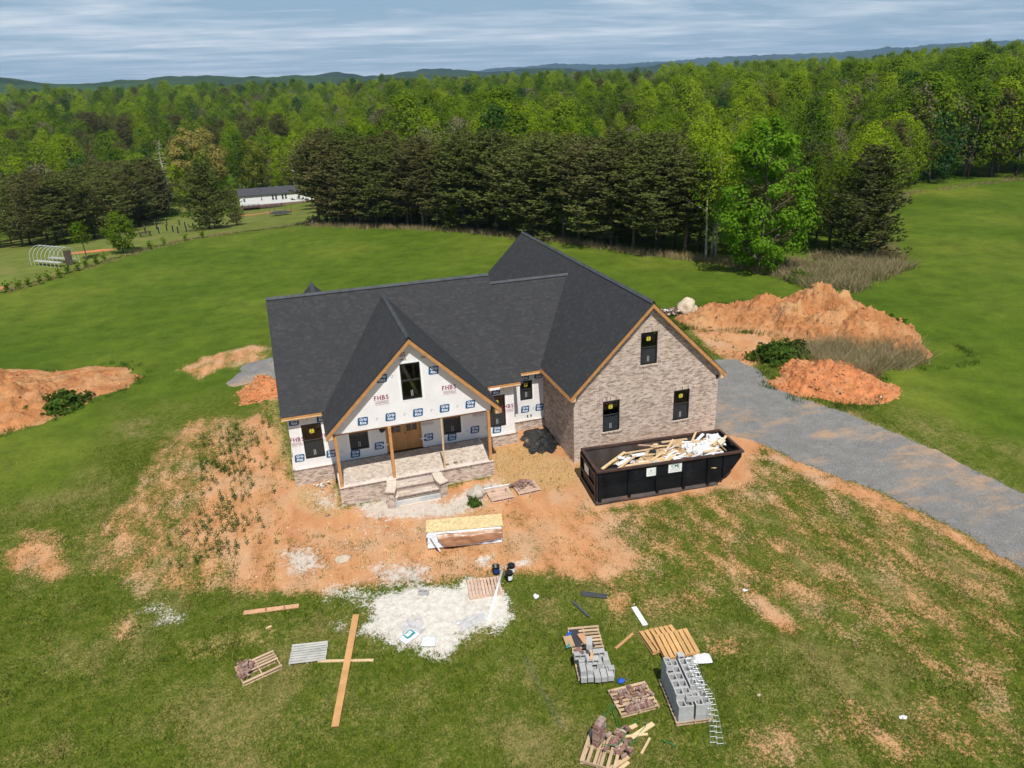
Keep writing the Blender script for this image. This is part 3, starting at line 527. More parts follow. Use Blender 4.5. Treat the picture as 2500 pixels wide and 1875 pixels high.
# front door: two leaves
fr = front; a0, a1, t0, t1 = W_door; am = (a0+a1)/2
mb = MB(); fbox(mb, fr, a0+.003, a0+.07, t0, t1-.003, -.1, .02); fbox(mb, fr, a1-.07, a1-.003, t0, t1-.003, -.1, .02); fbox(mb, fr, a0+.07, a1-.07, t1-.08, t1-.003, -.1, .02); mb.build('door_frame', MT['door'], HOUSE)
for sgn, (x0, x1) in ((-1, (a0+.075, am-.004)), (1, (am+.004, a1-.075))):
    d = link('door', None, HOUSE); mb = MB(); z0, z1 = t0+.02, t1-.085; gy0, gy1 = z0+1.02, z1-.14; gx0, gx1 = x0+.15, x1-.15
    for (p, q_, r_, s_) in ((x0, gx0, z0, z1), (gx1, x1, z0, z1), (gx0, gx1, z0, z0+.2), (gx0, gx1, gy1, z1), (gx0, gx1, gy0-.2, gy0)): fbox(mb, fr, p, q_, r_, s_, -.09, -.04)
    mb.build('stile_frame', MT['door'], d)
    mb = MB(); fbox(mb, fr, gx0, gx1, z0+.2, gy0-.2, -.085, -.06); fbox(mb, fr, gx0+.07, gx1-.07, z0+.27, gy0-.27, -.06, -.045); mb.build('panel', MT['door'], d)
    mb = MB(); gm = (gx0+gx1)/2; gh = (gy0+gy1)/2
    fbox(mb, fr, gm-.015, gm+.015, gy0, gy1, -.075, -.05); fbox(mb, fr, gx0, gx1, gh-.015, gh+.015, -.074, -.051); mb.build('muntin', MT['door'], d)
    for (p, q_) in ((gx0, gm-.016), (gm+.016, gx1)):
        for (r_, s_) in ((gy0, gh-.016), (gh+.016, gy1)): mb = MB(); mb.quad(*[fr.P(a, t, -.066) for a, t in ((p, r_), (q_, r_), (q_, s_), (p, s_))]); mb.build('pane', MT['glass'], d)
    if sgn > 0: mb = MB(); mb.tube([fr.P(am+.07, z0+.95, -.04), fr.P(am+.07, z0+.95, .03)], .03, 10); mb.build('handle', MT['black'], d); mb = MB(); mb.tube([fr.P(am+.07, z0+1.12, -.04), fr.P(am+.07, z0+1.12, .0)], .025, 10); mb.build('deadbolt', MT['black'], d)
mb = MB(); fbox(mb, front, a0-.02, a1+.02, .915, .945, -.1, .05); mb.build('threshold', MT['black'], HOUSE)
bl = blob(3, (.15, .12, .22), 2, .3); bl.materials.append(MT['bucket']); lo_ = link('wrapped_lantern', bl, HOUSE); lo_.location = (4.40, -.13, 2.38)
MB().tube([(4.40, -.005, 2.75), (4.40, -.13, 2.70), (4.40, -.13, 2.5)], .02, 6).build('lantern_bracket', MT['black'], HOUSE)
for (x, z) in ((4.48, 1.42), (6.43, 1.43)): mb = MB(); fbox(mb, front, x-.16, x+.16, z-.03, z+.03, .003, .03); mb.build('white_strip', MT['tape'], HOUSE)
for x in (12.42, 12.62): mb = MB(); fbox(mb, recess, x, x+.06, 1.05, 1.18, .002, .05); mb.build('wall_outlet_box', MT['black'], HOUSE)

# printed logos on the wrap
def text_mesh(txt, size, mat, bold=0, shear=0, sx=1.0):
    cu = bpy.data.curves.new('txt', 'FONT'); cu.body = txt; cu.size = size; cu.align_x = 'CENTER'; cu.align_y = 'CENTER'; cu.offset = bold; cu.shear = shear; cu.resolution_u = 3
    o = bpy.data.objects.new('txt', cu); COL.objects.link(o); dg = bpy.context.evaluated_depsgraph_get(); me = bpy.data.meshes.new_from_object(o.evaluated_get(dg)); bpy.data.objects.remove(o)
    for v in me.vertices: v.co = (v.co.x*sx, 0, v.co.y)
    me.materials.clear(); me.materials.append(mat); return me
def merge(ms, mat):
    mb = MB()
    for me, off in ms: mb.add([(v.co.x+off[0], v.co.y, v.co.z+off[1]) for v in me.vertices], [tuple(p.vertices) for p in me.polygons])
    return mb.mesh('print', mat)
tG = text_mesh('Grip', .185, MT['white_logo'], .004, .12, 1.0); tR = text_mesh('Rite', .185, MT['white_logo'], .004, .12, 1.0)
me_gr = merge([(tG, (.015, .088)), (tR, (-.005, -.088))], MT['white_logo'])
def rrect(w, hh, r, sh, n=5):
    P = []
    for cx, cz, a in ((w-r, hh-r, 0), (-w+r, hh-r, 90), (-w+r, -hh+r, 180), (w-r, -hh+r, 270)):
        for k in range(n+1): t = rad(a+90*k/n); P.append((cx+r*math.cos(t)+sh*(cz+r*math.sin(t)), cz+r*math.sin(t)))
    return P
R_ = rrect(.235, .20, .07, .10); mb = MB(); mb.add([(x, 0, z) for x, z in R_], [tuple(range(len(R_)))[::-1]]); me_bg = mb.mesh('logo_ground', MT['blue_logo'])
LET = []; x_ = 0; mb = MB()
for ch in 'FHBS':
    me = text_mesh(ch, .30, MT['maroon'], .007, 0, .88); xs_ = [v.co.x for v in me.vertices]; zs_ = [v.co.z for v in me.vertices]; x0_, x1_ = min(xs_), max(xs_); zb_, zt_ = min(zs_), max(zs_); LET.append((me, x_-x0_))
    legs = {'F': [(.02, 1, 1)], 'H': [(.02, 1, 1), (x1_-x0_-.02, 1, 1)], 'B': [(.01, 1, 1)], 'S': []}[ch]
    for lx, b_, t_ in legs: mb.add([(x_+lx-.026, 0, z) for z in (zb_, zb_+.02)] + [(x_+lx+.026, 0, z) for z in (zb_+.02, zb_)], [(0,1,2,3)]); mb.add([(x_+lx-.026, 0, z) for z in (zt_-.02, zt_)] + [(x_+lx+.026, 0, z) for z in (zt_, zt_-.02)], [(0,1,2,3)])
    x_ += x1_-x0_+.045
tF = merge([(me, (dx-x_/2, 0)) for me, dx in LET], MT['maroon']); mb.v = [(p[0]-x_/2, p[1], p[2]) for p in mb.v]
mb2 = MB().add([tuple(v.co) for v in tF.vertices], [tuple(p.vertices) for p in tF.polygons]); mb2.add([(p[0], p[1]-.001, p[2]) for p in mb.v], mb.f); tF = mb2.mesh('print', MT['maroon'])
tO = text_mesh('FOOTHILLS', .125, MT['maroon'], .001, 0, .92)
mb = MB(); mb.add([(-.33,0,-.08), (-.33,0,-.09), (.33,0,-.09), (.33,0,-.08)], [(0,1,2,3)]); mb.add([(-.33,0,.075), (-.33,0,.085), (.33,0,.085), (.33,0,.075)], [(0,1,2,3)]); me_rule = mb.mesh('rule', MT['maroon'])
def grip(fr, a, t):
    r = link('logo_print', None, HOUSE, fr.P(a, t, .0065)); link('logo_ground', me_bg, r); link('lettering', me_gr, r, (0, -.003, 0))
def fhbs(fr, a, t, top=True, bottom=True):
    r = link('maker_print', None, HOUSE, fr.P(a, t, .0065))
    if top: link('lettering', tF, r)
    if bottom: link('lettering', tO, r, (-.01, 0, -.245)); link('rule', me_rule, r, (0, -.001, -.245))
for a, t in ((3.36,4.02),(4.63,4.02),(5.91,4.02),(7.18,4.02),(8.43,4.02),(6.81,6.0),(4.43,5.96)): grip(gab, a, t)
for a, t in ((4.33,5.03),(7.49,5.03)): fhbs(gab, a, t)
for txt, sz, a, t in (('BS', .30, 5.45, 6.96), ('HILLS', .125, 5.47, 6.72), ('FOO', .125, 6.40, 6.70)): link('maker_print', text_mesh(txt, sz, MT['maroon'], .004, 0, .9), HOUSE, gab.P(a, t, .0065))
for a, t in ((4.18,1.42),(6.71,1.44),(9.16,1.42),(2.96,1.20),(7.92,1.22)): grip(front, a, t)
for a, t in ((.30,3.43),(.29,1.47),(1.80,1.43),(1.60,3.41),(10.40,3.40),(10.35,1.2)): grip(front, a, t)
fhbs(front, .33, 2.47); fhbs(front, 1.80, 2.45); fhbs(front, 11.0, 2.43); fhbs(front, 9.40, 2.47, top=False); fhbs(front, 6.72, 2.45, top=False)
for a, t in ((12.38,3.44),(12.33,1.53),(13.16,3.43),(13.16,1.52)): grip(recess, a, t)
for fr_, L in ((gab, ((4.0,4.02),(5.28,4.02),(6.55,4.02),(7.8,4.02),(4.9,5.98),(7.4,5.95))), (front, ((2.3,1.42),(8.75,1.42),(9.75,1.42),(.9,3.45),(10.8,3.42))), (recess, ((12.8,1.52),(12.9,3.45)))):
    for a, t in L:
        mb = MB()
        for k in range(3): fbox(mb, fr_, a-.05+.01*k, a+.02+.03*k, t-.05+.045*k, t-.03+.045*k, .0015, .004)
        mb.build('small_print', MT['grey_print'], HOUSE)

# ---------------------------------------------------------------- bricks
BW, BH, BJ = .189, .0535, .0143
ALLB = []                                                     # (frame, a0, a1, t0, t1, depth, material, key)
def brick_wall(fr, a0, a1, t0, t1, holes=(), lim=None, seed=0, proud=.008, mkey='brick', key='wall', mortar=True, mthick=.10):
    row = 0; t = t0
    while t + .03 < t1:
        tb = min(t+BH, t1); lo, hi = (a0, a1) if lim is None else lim(t + BH)
        lo, hi = max(lo, a0), min(hi, a1)
        if hi-lo > .05:
            for (x, y) in ints_minus([(lo, hi)], [(hh[0], hh[1]) for hh in holes if hh[2] < tb-.012 and hh[3] > t+.012]):
                off = (BW+BJ)/2 if row % 2 else 0; k = math.floor((x - off - a0)/(BW+BJ)); p = a0 + off + k*(BW+BJ)
                while p < y - .01:
                    b0, b1 = max(p, x), min(p+BW, y)
                    if b1-b0 > .02: ALLB.append((fr, b0, b1, t, tb, proud, mkey, key))
                    p += BW+BJ
        t += BH+BJ; row += 1
def mortar_wall(name, fr, a0, a1, t0, t1, holes=(), thick=.1, poly=None):
    mb = MB()
    if poly: mb.prism([fr.P(a, t, 0) for a, t in poly], -fr.n*thick); return mb.build(name, MT['mortar'], HOUSE)
    return wall_panel(name, fr, a0, a1, t0, t1, holes, thick, MT['mortar'], HOUSE)
# wing gable (front) : brick face with three window openings, heads of soldiers, rowlock sills
wz = lambda u, drop=.16: 8.18 - drop - abs(u-(U2+U3)/2)*.99
um = (U2+U3)/2; zbase = .0
cells = [(U2, W_wl[0]), (W_wl[0], W_wl[1]), (W_wl[1], W_t[0]), (W_t[0], W_t[1]), (W_t[1], W_wr[0]), (W_wr[0], W_wr[1]), (W_wr[1], U3)]
wg = link('brick_gable_wall', None, HOUSE); mb = MB()
for (x, y) in cells:
    hs = [w for w in (W_t, W_wl, W_wr) if w[0] == x]; mid = [um] if x < um < y else []
    segs = [(zbase, None)] if not hs else [(zbase, hs[0][2]), (hs[0][3], None)]
    for (t0, t1) in segs:
        if t1 is None: P = [(x, t0), (y, t0), (y, wz(y))] + [(mm, wz(mm)) for mm in mid] + [(x, wz(x))]
        else: P = [(x, t0), (y, t0), (y, t1), (x, t1)]
        mb.prism([wing.P(a, t, 0) for a, t in P], (0, .14, 0))
mb.build('mortar', MT['mortar'], wg)
holes = []
for w in (W_t, W_wl, W_wr): holes.append((w[0]-.0, w[1]+.0, w[2]-.10, w[3])); holes.append((w[0]-.1, w[1]+.1, w[3], w[3]+.205)); holes.append((w[0]-.06, w[1]+.06, w[2]-.10, w[2]))
def lim_w(t):
    half = (8.18-.16-t)/.99; return (um-half+.02, um+half-.02) if half < 4.0 else (U2, U3)
brick_wall(wing, U2, U3, zbase, 8.0, holes, lim_w, key='wing')
for w in (W_t, W_wl, W_wr):
    a = w[0]-.1
    while a < w[1]+.09: ALLB.append((wing, a, min(a+BH, w[1]+.1), w[3]+.005, w[3]+.2, .010, 'brick', 'wing')); a += BH+BJ
    a = w[0]-.06
    while a < w[1]+.05: ALLB.append((wing, a, min(a+BH, w[1]+.06), w[2]-.085, w[2]-.005, .055, 'brick', 'wing')); a += BH+BJ
    mb = MB(); fbox(mb, wing, w[0]-.05, w[1]+.05, w[2]-.09, w[2]-.0, -.05, .045); mb.build('sill_bed', MT['cap'], wg)
# wing left wall, plain walls out of sight
ws = link('brick_side_wall', None, HOUSE)
mb = MB(); fbox(mb, wside, -1.22, 3.23-.001, 0, 3.9, -.14, 0); mb.build('mortar', MT['mortar'], ws)
brick_wall(wside, -1.22, 3.23, zbase, 3.88, key='wside')
MB().bb(U2, U2+.14, 1.221, WB, 0, 3.9).build('inner_wall', MT['wrap'], HOUSE)
MB().bb(U3-.14, U3, WF+.141, WB, 0, 3.9).build('far_side_wall', MT['mortar'], HOUSE)
MB().prism([(U2, WB-.14, 0), (U3, WB-.14, 0), (U3, WB-.14, 3.9), (um, WB-.14, 7.9), (U2, WB-.14, 3.9)], (0, .14, 0)).build('back_gable_wall', MT['mortar'], HOUSE)
for x in (U2+.02, U3-.16): MB().bb(x, x+.14, WF-.05, WF+.02, 3.62, 3.80).build('dark_bracket', MT['black'], HOUSE)
# brick skirt under the wrap
skirt = link('brick_skirt_wall', None, HOUSE)
sk = Fr((0, -.10, 0), (1, 0, 0), (0, -1, 0)); skr = Fr((0, 1.12, 0), (1, 0, 0), (0, -1, 0)); skl = Fr((-.10, 0, 0), (0, -1, 0), (-1, 0, 0)); skc = Fr((U1+.10, 0, 0), (0, -1, 0), (1, 0, 0))
for f_, a0, a1, th in ((sk, -.1, gl+.1, .1), (sk, gr_-.1, U1+.1, .1), (skr, U1+.1, U2-.002, .1), (skl, -11.4, .1-.001, .099), ):
    mb = MB(); fbox(mb, f_, a0, a1, -.15, ZB-.075, -th+.001, 0); mb.build('mortar', MT['mortar'], skirt)
    brick_wall(f_, a0, a1, -.13, ZB-.08, key='skirt')
    a = a0
    while a < a1-.02: ALLB.append((f_, a, min(a+BH, a1), ZB-.075, ZB-.005, .03, 'brick_dark', 'skirt')); a += BH+BJ
    mb = MB(); fbox(mb, f_, a0, a1, ZB-.075, ZB-.004, -th+.001, .018); mb.build('rowlock_bed', MT['mortar'], skirt)
mb = MB(); fbox(mb, skc, -1.11, .099, -.15, ZB-.004, -.099, 0); mb.build('mortar', MT['mortar'], skirt)
# porch: floor, front wall, steps with flared wing walls
PA, PB, PV = 1.92, 9.37, -2.78
porch = link('porch_base', None, HOUSE)
MB().bb(PA+.02, PB-.02, PV+.012, -.102, -.15, ZP-.012).build('floor_bed', MT['mortar'], porch)
pf = Fr((0, PV, 0), (1, 0, 0), (0, -1, 0)); pl = Fr((PA, 0, 0), (0, -1, 0), (-1, 0, 0)); pr = Fr((PB, 0, 0), (0, -1, 0), (1, 0, 0))
for (x0, x1) in ((PA, 4.1), (6.65, PB)):
    mb = MB(); fbox(mb, pf, x0, x1, -.2, ZP-.075, -.011, 0); mb.build('mortar', MT['mortar'], porch); brick_wall(pf, x0, x1, -.17, ZP-.08, key='porch')
    a = x0
    while a < x1-.02: ALLB.append((pf, a, min(a+BH, x1), ZP-.072, ZP, .03, 'brick_dark', 'porch')); a += BH+BJ
a = 4.55
while a < 6.28: ALLB.append((pf, a, a+BH, ZP-.072, ZP, .03, 'brick_dark', 'porch')); a += BH+BJ
mb = MB(); fbox(mb, pf, PA, PB, ZP-.08, ZP-.006, -.25, .015); mb.build('rowlock_bed', MT['mortar'], porch)
for f_, rng_ in ((pl, (.105, 2.77)), (pr, (.105, 2.77))):
    mb = MB(); fbox(mb, f_, rng_[0], rng_[1], -.2, ZP-.01, -.02, 0); mb.build('mortar', MT['mortar'], porch)
    brick_wall(f_, rng_[0], rng_[1], -.17, ZP-.02, key='porch')
# herringbone floor bricks
PAVE = []
u_ = .0995; c45, s45 = math.cos(rad(45)), math.sin(rad(45))
for i in range(-70, 70):
    for j in range(-70, 70):
        k = (i-j) % 4
        if k not in (0, 3): continue
        cxp, cyp, bx_, by_ = ((i+1)*u_, (j+.5)*u_, 2*u_, u_) if k == 0 else ((i+.5)*u_, (j+1)*u_, u_, 2*u_)
        px = 5.6 + cxp*c45 - cyp*s45; py = -1.4 + cxp*s45 + cyp*c45
        if PA+.12 < px < PB-.12 and PV+.30 < py < -.12: PAVE.append((px, py, bx_-.008, by_-.008, k))
PAVE.sort(key=lambda p: (Vector((p[0], p[1], ZP))-CAM).length)
mb = MB(); mb.add([(-x, -y, z) for z in (0,) for x, y in ()], ()); hx_, hy_ = (2*u_-.008)/2, (u_-.008)/2
mb.add([(x*hx_, y*hy_, 0) for x, y in ((-1,-1),(1,-1),(1,1),(-1,1))] + [(x*hx_, y*hy_, -.03) for x, y in ((-1,-1),(1,-1),(1,1),(-1,1))], ((0,1,2,3),(0,4,5,1),(1,5,6,2),(2,6,7,3),(3,7,4,0))); pm = mb.mesh('paving_brick', MT['paver'])
for p in PAVE[:290]: link('paving_brick', pm, porch, (p[0], p[1], ZP-random.uniform(0, .004)), rad(45) if p[4] == 0 else rad(135))
mb = MB()
for (px, py, bx_, by_, k_) in PAVE[290:]:
    zt = ZP - random.uniform(0, .004); k = [(-1,-1),(1,-1),(1,1),(-1,1)]; pts = [(px + (sx_*bx_*c45 - sy_*by_*s45)/2, py + (sx_*bx_*s45 + sy_*by_*c45)/2) for sx_, sy_ in k]
    mb.add([(a, b, zt) for a, b in pts] + [(a, b, ZP-.03) for a, b in pts], ((0,1,2,3),(0,4,5,1),(1,5,6,2),(2,6,7,3),(3,7,4,0)))
tag(mb.build('paving_bricks', MT['paver'], porch), None, None, None, 'stuff')
# steps
steps = link('front_steps', None, HOUSE); s0, s1 = 4.22, 6.62
for k, (v0, v1, zt) in enumerate(((PV-.001, -3.28, .70), (PV-.001, -3.72, .48))):
    MB().bb(s0, s1, v1+.012, v0 if k == 0 else -3.269, -.1, zt-.01).build('tread_bed', MT['paver'], steps)
    f_ = Fr((0, v1, 0), (1, 0, 0), (0, -1, 0)); a = s0+.2
    while a < s1-.2: ALLB.append((f_, a, a+BH, zt-.075, zt, .022, 'brick_dark', 'steps')); a += BH+BJ
    mb = MB(); fbox(mb, f_, s0+.1, s1-.1, zt-.08, zt-.008, -.2, .008); mb.build('nosing_bed', MT['mortar'], steps)
    y0 = v1 + .03
    while y0 < (PV if k == 0 else -3.28) - .09:                # tread bricks
        a = s0 + .05
        while a < s1-.15: mb = None; ALLB.append((Fr((0, 0, zt-.012), (1, 0, 0), (0, 0, 1)), a, a+BW, y0, y0+.09, .012, 'paver', 'tread')); a += BW+BJ
        y0 += .0995
f3 = Fr((0, -3.70, 0), (1, 0, 0), (0, -1, 0)); mb = MB(); fbox(mb, f3, s0+.1, s1-.1, .26, .40, -.02, 0); mb.build('riser_mortar', MT['mortar'], steps); brick_wall(f3, s0+.15, s1-.15, .27, .40, key='steps')
MB().bb(s0+.05, s1-.05, -3.80, -3.71, -.15, .25).build('footing', MT['concrete'], steps)
MB().bb(s0+.2, s1-.2, -3.93, -3.805, -.15, .06).build('footing_lip', MT['cap'], steps)
def wing_wall(pts, w):
    cl = []
    for i in range(len(pts)-1):
        for k in range(4): cl.append(np.array(pts[i])*(1-k/4) + np.array(pts[i+1])*k/4)
    cl.append(np.array(pts[-1])); cl = [np.mean(cl[max(0, i-2):i+3], axis=0) for i in range(len(cl))]
    r = link('wing_wall', None, steps); sides = []
    for i, p in enumerate(cl):
        t = cl[min(i+1, len(cl)-1)] - cl[max(i-1, 0)]; t /= np.linalg.norm(t); n = np.array([-t[1], t[0]]); sides.append((p-n*w/2, p+n*w/2, t))
    mb = MB()
    for i in range(len(cl)-1):
        A, B = sides[i], sides[i+1]; q = [(*A[0], -.15), (*A[1], -.15), (*B[1], -.15), (*B[0], -.15)]; mb.prism(q, (0, 0, .95))
    mb.build('core', MT['mortar'], r)
    for i in range(len(cl)-1):                                  # cap bricks across the wall, one per step
        A, B = sides[i], sides[i+1]; e = .05; n0 = (A[1]-A[0])/np.linalg.norm(A[1]-A[0]); n1_ = (B[1]-B[0])/np.linalg.norm(B[1]-B[0])
        q = [A[0]-n0*e, A[1]+n0*e, B[1]+n1_*e, B[0]-n1_*e]; c = sum(q)/4; q = [c + (x-c)*np.array([.985, .985]) for x in q]
        for s in range(2):
            m0 = [q[0], (q[0]+q[1])/2, (q[3]+q[2])/2, q[3]] if s == 0 else [(q[0]+q[1])/2, q[1], q[2], (q[3]+q[2])/2]
            MB().prism([(x[0], x[1], .80) for x in m0], (0, 0, .075)).build('cap_brick', MT['cap'], r)
    # end pier bricks
    A = sides[-1]; t = A[2]; L_ = np.linalg.norm(A[1]-A[0]); ex = (A[1]-A[0])/L_
    f_ = Fr((*A[0], 0), (*ex, 0), (*t, 0)); brick_wall(f_, 0, L_, -.14, .72, key='pier')
    a = -.05
    while a < L_+.03: ALLB.append((f_, a, min(a+BH, L_+.05), .735, .80, .035, 'brick_dark', 'pier')); a += BH+BJ
    for side in (0, 1):
        for i in range(len(cl)-1):
            p, q_ = sides[i][side], sides[i+1][side]; d = q_-p; L2 = np.linalg.norm(d); n = np.array([d[1], -d[0]])/L2*(1 if side == 0 else -1)
            t = -.13; row = 0
            while t < .73:
                ALLB.append((Fr((*p, 0), (*(d/L2), 0), (*(-n if False else n), 0)), .004, L2-.004, t, t+BH, .008, 'brick', 'pier')); t += BH+BJ; row += 1
wing_wall([(4.33, -2.70), (4.27, -3.2), (4.18, -3.55), (4.05, -3.88)], .36)
wing_wall([(6.50, -2.70), (6.47, -3.2), (6.53, -3.55), (6.66, -3.88)], .36)
# bricks: the 300 that show largest are parts, the rest one joined part per wall
def bdist(b):
    p = b[0].P((b[1]+b[2])/2, (b[3]+b[4])/2); n = b[0].n; v = np.array(CAM) - p; dd = np.linalg.norm(v); return -(max(0, v@n)/dd)*min(1, (b[2]-b[1])/BW)/dd**2
def brick_pts(b): f_, a0, a1, t0, t1, d = b[:6]; return [f_.P(a, t, dd) for dd in (-.004, d) for (a, t) in ((a0, t0), (a1, t0), (a1, t1), (a0, t1))]
BF = ((4,5,6,7)[::-1], (0,1,5,4), (1,2,6,5), (2,3,7,6), (3,0,4,7)); BF = ((4,5,6,7), (0,4,5,1), (1,5,6,2), (2,6,7,3), (3,7,4,0))
order = sorted(range(len(ALLB)), key=lambda i: bdist(ALLB[i])); keyp = {'wing': wg, 'wside': ws, 'skirt': skirt, 'porch': porch, 'steps': steps, 'tread': steps, 'pier': steps}
single = set(); cache = {}
for i in order:
    if len(single) >= 290: break
    b = ALLB[i]
    if b[7] in ('tread',): continue
    single.add(i)
    f_, a0, a1, t0, t1, d, mk, key = b; w = round(a1-a0, 3); hh = round(t1-t0, 3); k = (w, hh, d, mk)
    if k not in cache:
        mb = MB(); mb.add([(x, y, z) for y in (.004, -d) for (x, z) in ((0, 0), (w, 0), (w, hh), (0, hh))], BF); cache[k] = mb.mesh('brick', MT[mk])
    o = link('brick', cache[k], keyp[key]); p = f_.P(a0, t0, 0); mm = Matrix.Identity(4); yv = -f_.n; zv = np.cross(f_.ex, yv)
    for r in range(3): mm[r][0] = f_.ex[r]; mm[r][1] = yv[r]; mm[r][2] = f_.ez[r]; mm[r][3] = p[r]
    o.matrix_basis = mm
grp = {}
for i, b in enumerate(ALLB):
    if i in single: continue
    mb = grp.setdefault((b[7], b[6]), MB())
    f_ = b[0]
    if b[7] == 'tread': z = f_.o[2]; mb.add([(a, t, z+d) for d in (0, b[5]) for (a, t) in ((b[1], b[3]), (b[2], b[3]), (b[2], b[4]), (b[1], b[4]))], BF)
    else: mb.add(brick_pts(b), BF)
for (key, mk), mb in grp.items(): tag(mb.build('bricks', MT[mk], keyp[key]), None, None, None, 'stuff')
# posts
for (a, w) in ((2.03, .14), (4.50, .14), (6.94, .075), (9.25, .14)):
    MB().bb(a-w/2, a+w/2, PV+.09, PV+.09+w, ZP+.002, 3.565).build('porch_post', MT['fir'] if w > .1 else MT['pale_wood'], HOUSE)

# ---------------------------------------------------------------- roof
ROOF = link('roof', None, HOUSE); TABS = []
def roof_plane(name, poly, e1, thick=.13, seed=0, shingle=True):
    P = [np.array(p, float) for p in poly]; e1 = np.array(e1, float); nrm = np.zeros(3)
    for i in range(len(P)): nrm += np.cross(P[i], P[(i+1) % len(P)])
    nrm /= np.linalg.norm(nrm); nrm = nrm if nrm[2] > 0 else -nrm; e2 = np.cross(nrm, e1); e2 = e2 if e2[2] > 0 else -e2
    MB().prism(P, (0, 0, -thick)).build(name, MT['deck_dark'], ROOF)
    if not shingle: return
    o = P[0]; Q = [((p-o)@e1, (p-o)@e2) for p in P]; y0 = min(q[1] for q in Q); y1 = max(q[1] for q in Q); R = random.Random(seed)
    def span(y):
        xs = []
        for (xa, ya), (xb, yb) in zip(Q, Q[1:]+Q[:1]):
            if (ya <= y < yb) or (yb <= y < ya): xs.append(xa + (y-ya)*(xb-xa)/(yb-ya))
        return (min(xs), max(xs)) if len(xs) >= 2 else None
    EX = .145; y = y0 + 1e-4
    while y < y1 - .02:
        yt = min(y+EX, y1-1e-4); s0_, s1_ = span(y), span(yt)
        if s0_ is None or s1_ is None: y += EX; continue
        x = min(s0_[0], s1_[0]) - R.uniform(0, .3); xe = max(s0_[1], s1_[1])
        while x < xe:
            w = R.choice((.13, .17, .21, .26)); xa, xb = x, x+w; lift = R.uniform(.003, .009)
            c = [(min(max(xa, s0_[0]), s0_[1]), y), (min(max(xb, s0_[0]), s0_[1]), y), (min(max(xb, s1_[0]), s1_[1]), yt), (min(max(xa, s1_[0]), s1_[1]), yt)]
            if (c[1][0]-c[0][0]) + (c[2][0]-c[3][0]) > .03:
                full = abs(c[0][0]-xa) + abs(c[1][0]-xb) + abs(c[2][0]-xb) + abs(c[3][0]-xa) < 1e-6 and yt-y > EX-1e-3
                TABS.append((o, e1, e2, nrm, c, lift, w if full else None))
            x += w + .004
        y += EX
s_m = .708; ze, vr, zr = 3.866, 5.667, 8.115; ML, MR = -.25, 11.78; e_v = -.334
cut = gl_cut = 3.97
roof_plane('roof_deck', [(ML, e_v, ze), (5.747-cut, e_v, ze), (5.747, 5.22, 7.80), (5.747, vr, zr), (ML, vr, zr)], (1, 0, 0), seed=1)
roof_plane('roof_deck', [(5.747, 5.22, 7.80), (5.747+cut, e_v, ze), (MR, e_v, ze), (MR, vr, zr), (5.747, vr, zr)], (1, 0, 0), seed=21)
roof_plane('roof_deck', [(ML, 2*vr-e_v, ze), (MR, 2*vr-e_v, ze), (MR, vr, zr), (ML, vr, zr)], (1, 0, 0), seed=2, shingle=False)
# porch gable roof planes
gv, gzr, gzt, gw = -2.84, 7.81, 3.735, 4.118
for sg in (-1, 1): roof_plane('roof_deck', [(5.747, gv, gzr), (5.747+sg*gw, gv, gzt), (5.747+sg*gw, -.52, gzt), (5.747+sg*3.975, e_v, gzr-3.975*.9895), (5.747, 5.25, gzr)], (0, 1, 0), seed=3+sg)
# lower connecting roof
lv, lz, lr, lrz = .80, 3.88, 6.05, 7.50; sl_ = (lrz-lz)/(lr-lv)
wx = lambda z: U2-.266 + (z-3.96)/.9895
roof_plane('roof_deck', [(MR-.35, lv, lz), (U2-.28, lv, lz), (wx(lrz), lr, lrz), (MR-.35, lr, lrz)], (1, 0, 0), seed=6)
roof_plane('roof_deck', [(MR-.35, 2*lr-lv, lz), (U2, 2*lr-lv, lz), (wx(lrz), lr, lrz), (MR-.35, lr, lrz)], (1, 0, 0), seed=7, shingle=False)
# wing roof
wv0, wv1 = WF-.245, WB+.25; wze, wzr = 3.96, 8.18; half = 4.266
roof_plane('roof_deck', [(um, wv0, wzr), (um-half, wv0, wze), (um-half, wv1, wze), (um, wv1, wzr)], (0, 1, 0), seed=8)
roof_plane('roof_deck', [(um, wv0, wzr), (um+half, wv0, wze), (um+half, wv1, wze), (um, wv1, wzr)], (0, 1, 0), seed=9)
# rear gable roof
for sg in (-1, 1): roof_plane('roof_deck', [(2.2, 5.6, 7.98), (2.2+sg*2.0, 8.6, 6.0), (2.2+sg*2.0, 8.75, 6.0), (2.2, 8.75, 7.98)], (0, 1, 0), seed=11+sg)
# shingles
def tkey(t): o, e1, e2, n, c, l, w = t; p = o + e1*c[0][0] + e2*c[0][1]; v = np.array(CAM)-p; d = np.linalg.norm(v); return -(max(0, v@n)/d)*w/d**2
fulls = sorted([i for i, t in enumerate(TABS) if t[6]], key=lambda i: tkey(TABS[i]))[:290]; single = set(fulls); cache = {}
for i in fulls:
    o, e1, e2, n, c, l, w = TABS[i]
    if w not in cache: mb = MB(); mb.add([(0,0,.007),(w,0,.007),(w,.145,.003),(0,.145,.003),(0,0,0),(w,0,0),(w,.145,0),(0,.145,0)], ((0,1,2,3),(4,5,1,0),(5,6,2,1),(7,4,0,3))); cache[w] = mb.mesh('shingle', MT['shingle'])
    ob = link('shingle', cache[w], ROOF); p = o + e1*c[0][0] + e2*c[0][1]; mm = Matrix.Identity(4); a_ = e1; b_ = e2
    if np.dot(np.cross(e1, e2), n) < 0: a_ = -e1; p = p + e1*w
    for r in range(3): mm[r][0] = a_[r]; mm[r][1] = b_[r]; mm[r][2] = n[r]; mm[r][3] = p[r]
    ob.matrix_basis = mm
Vs = []; Fs = []
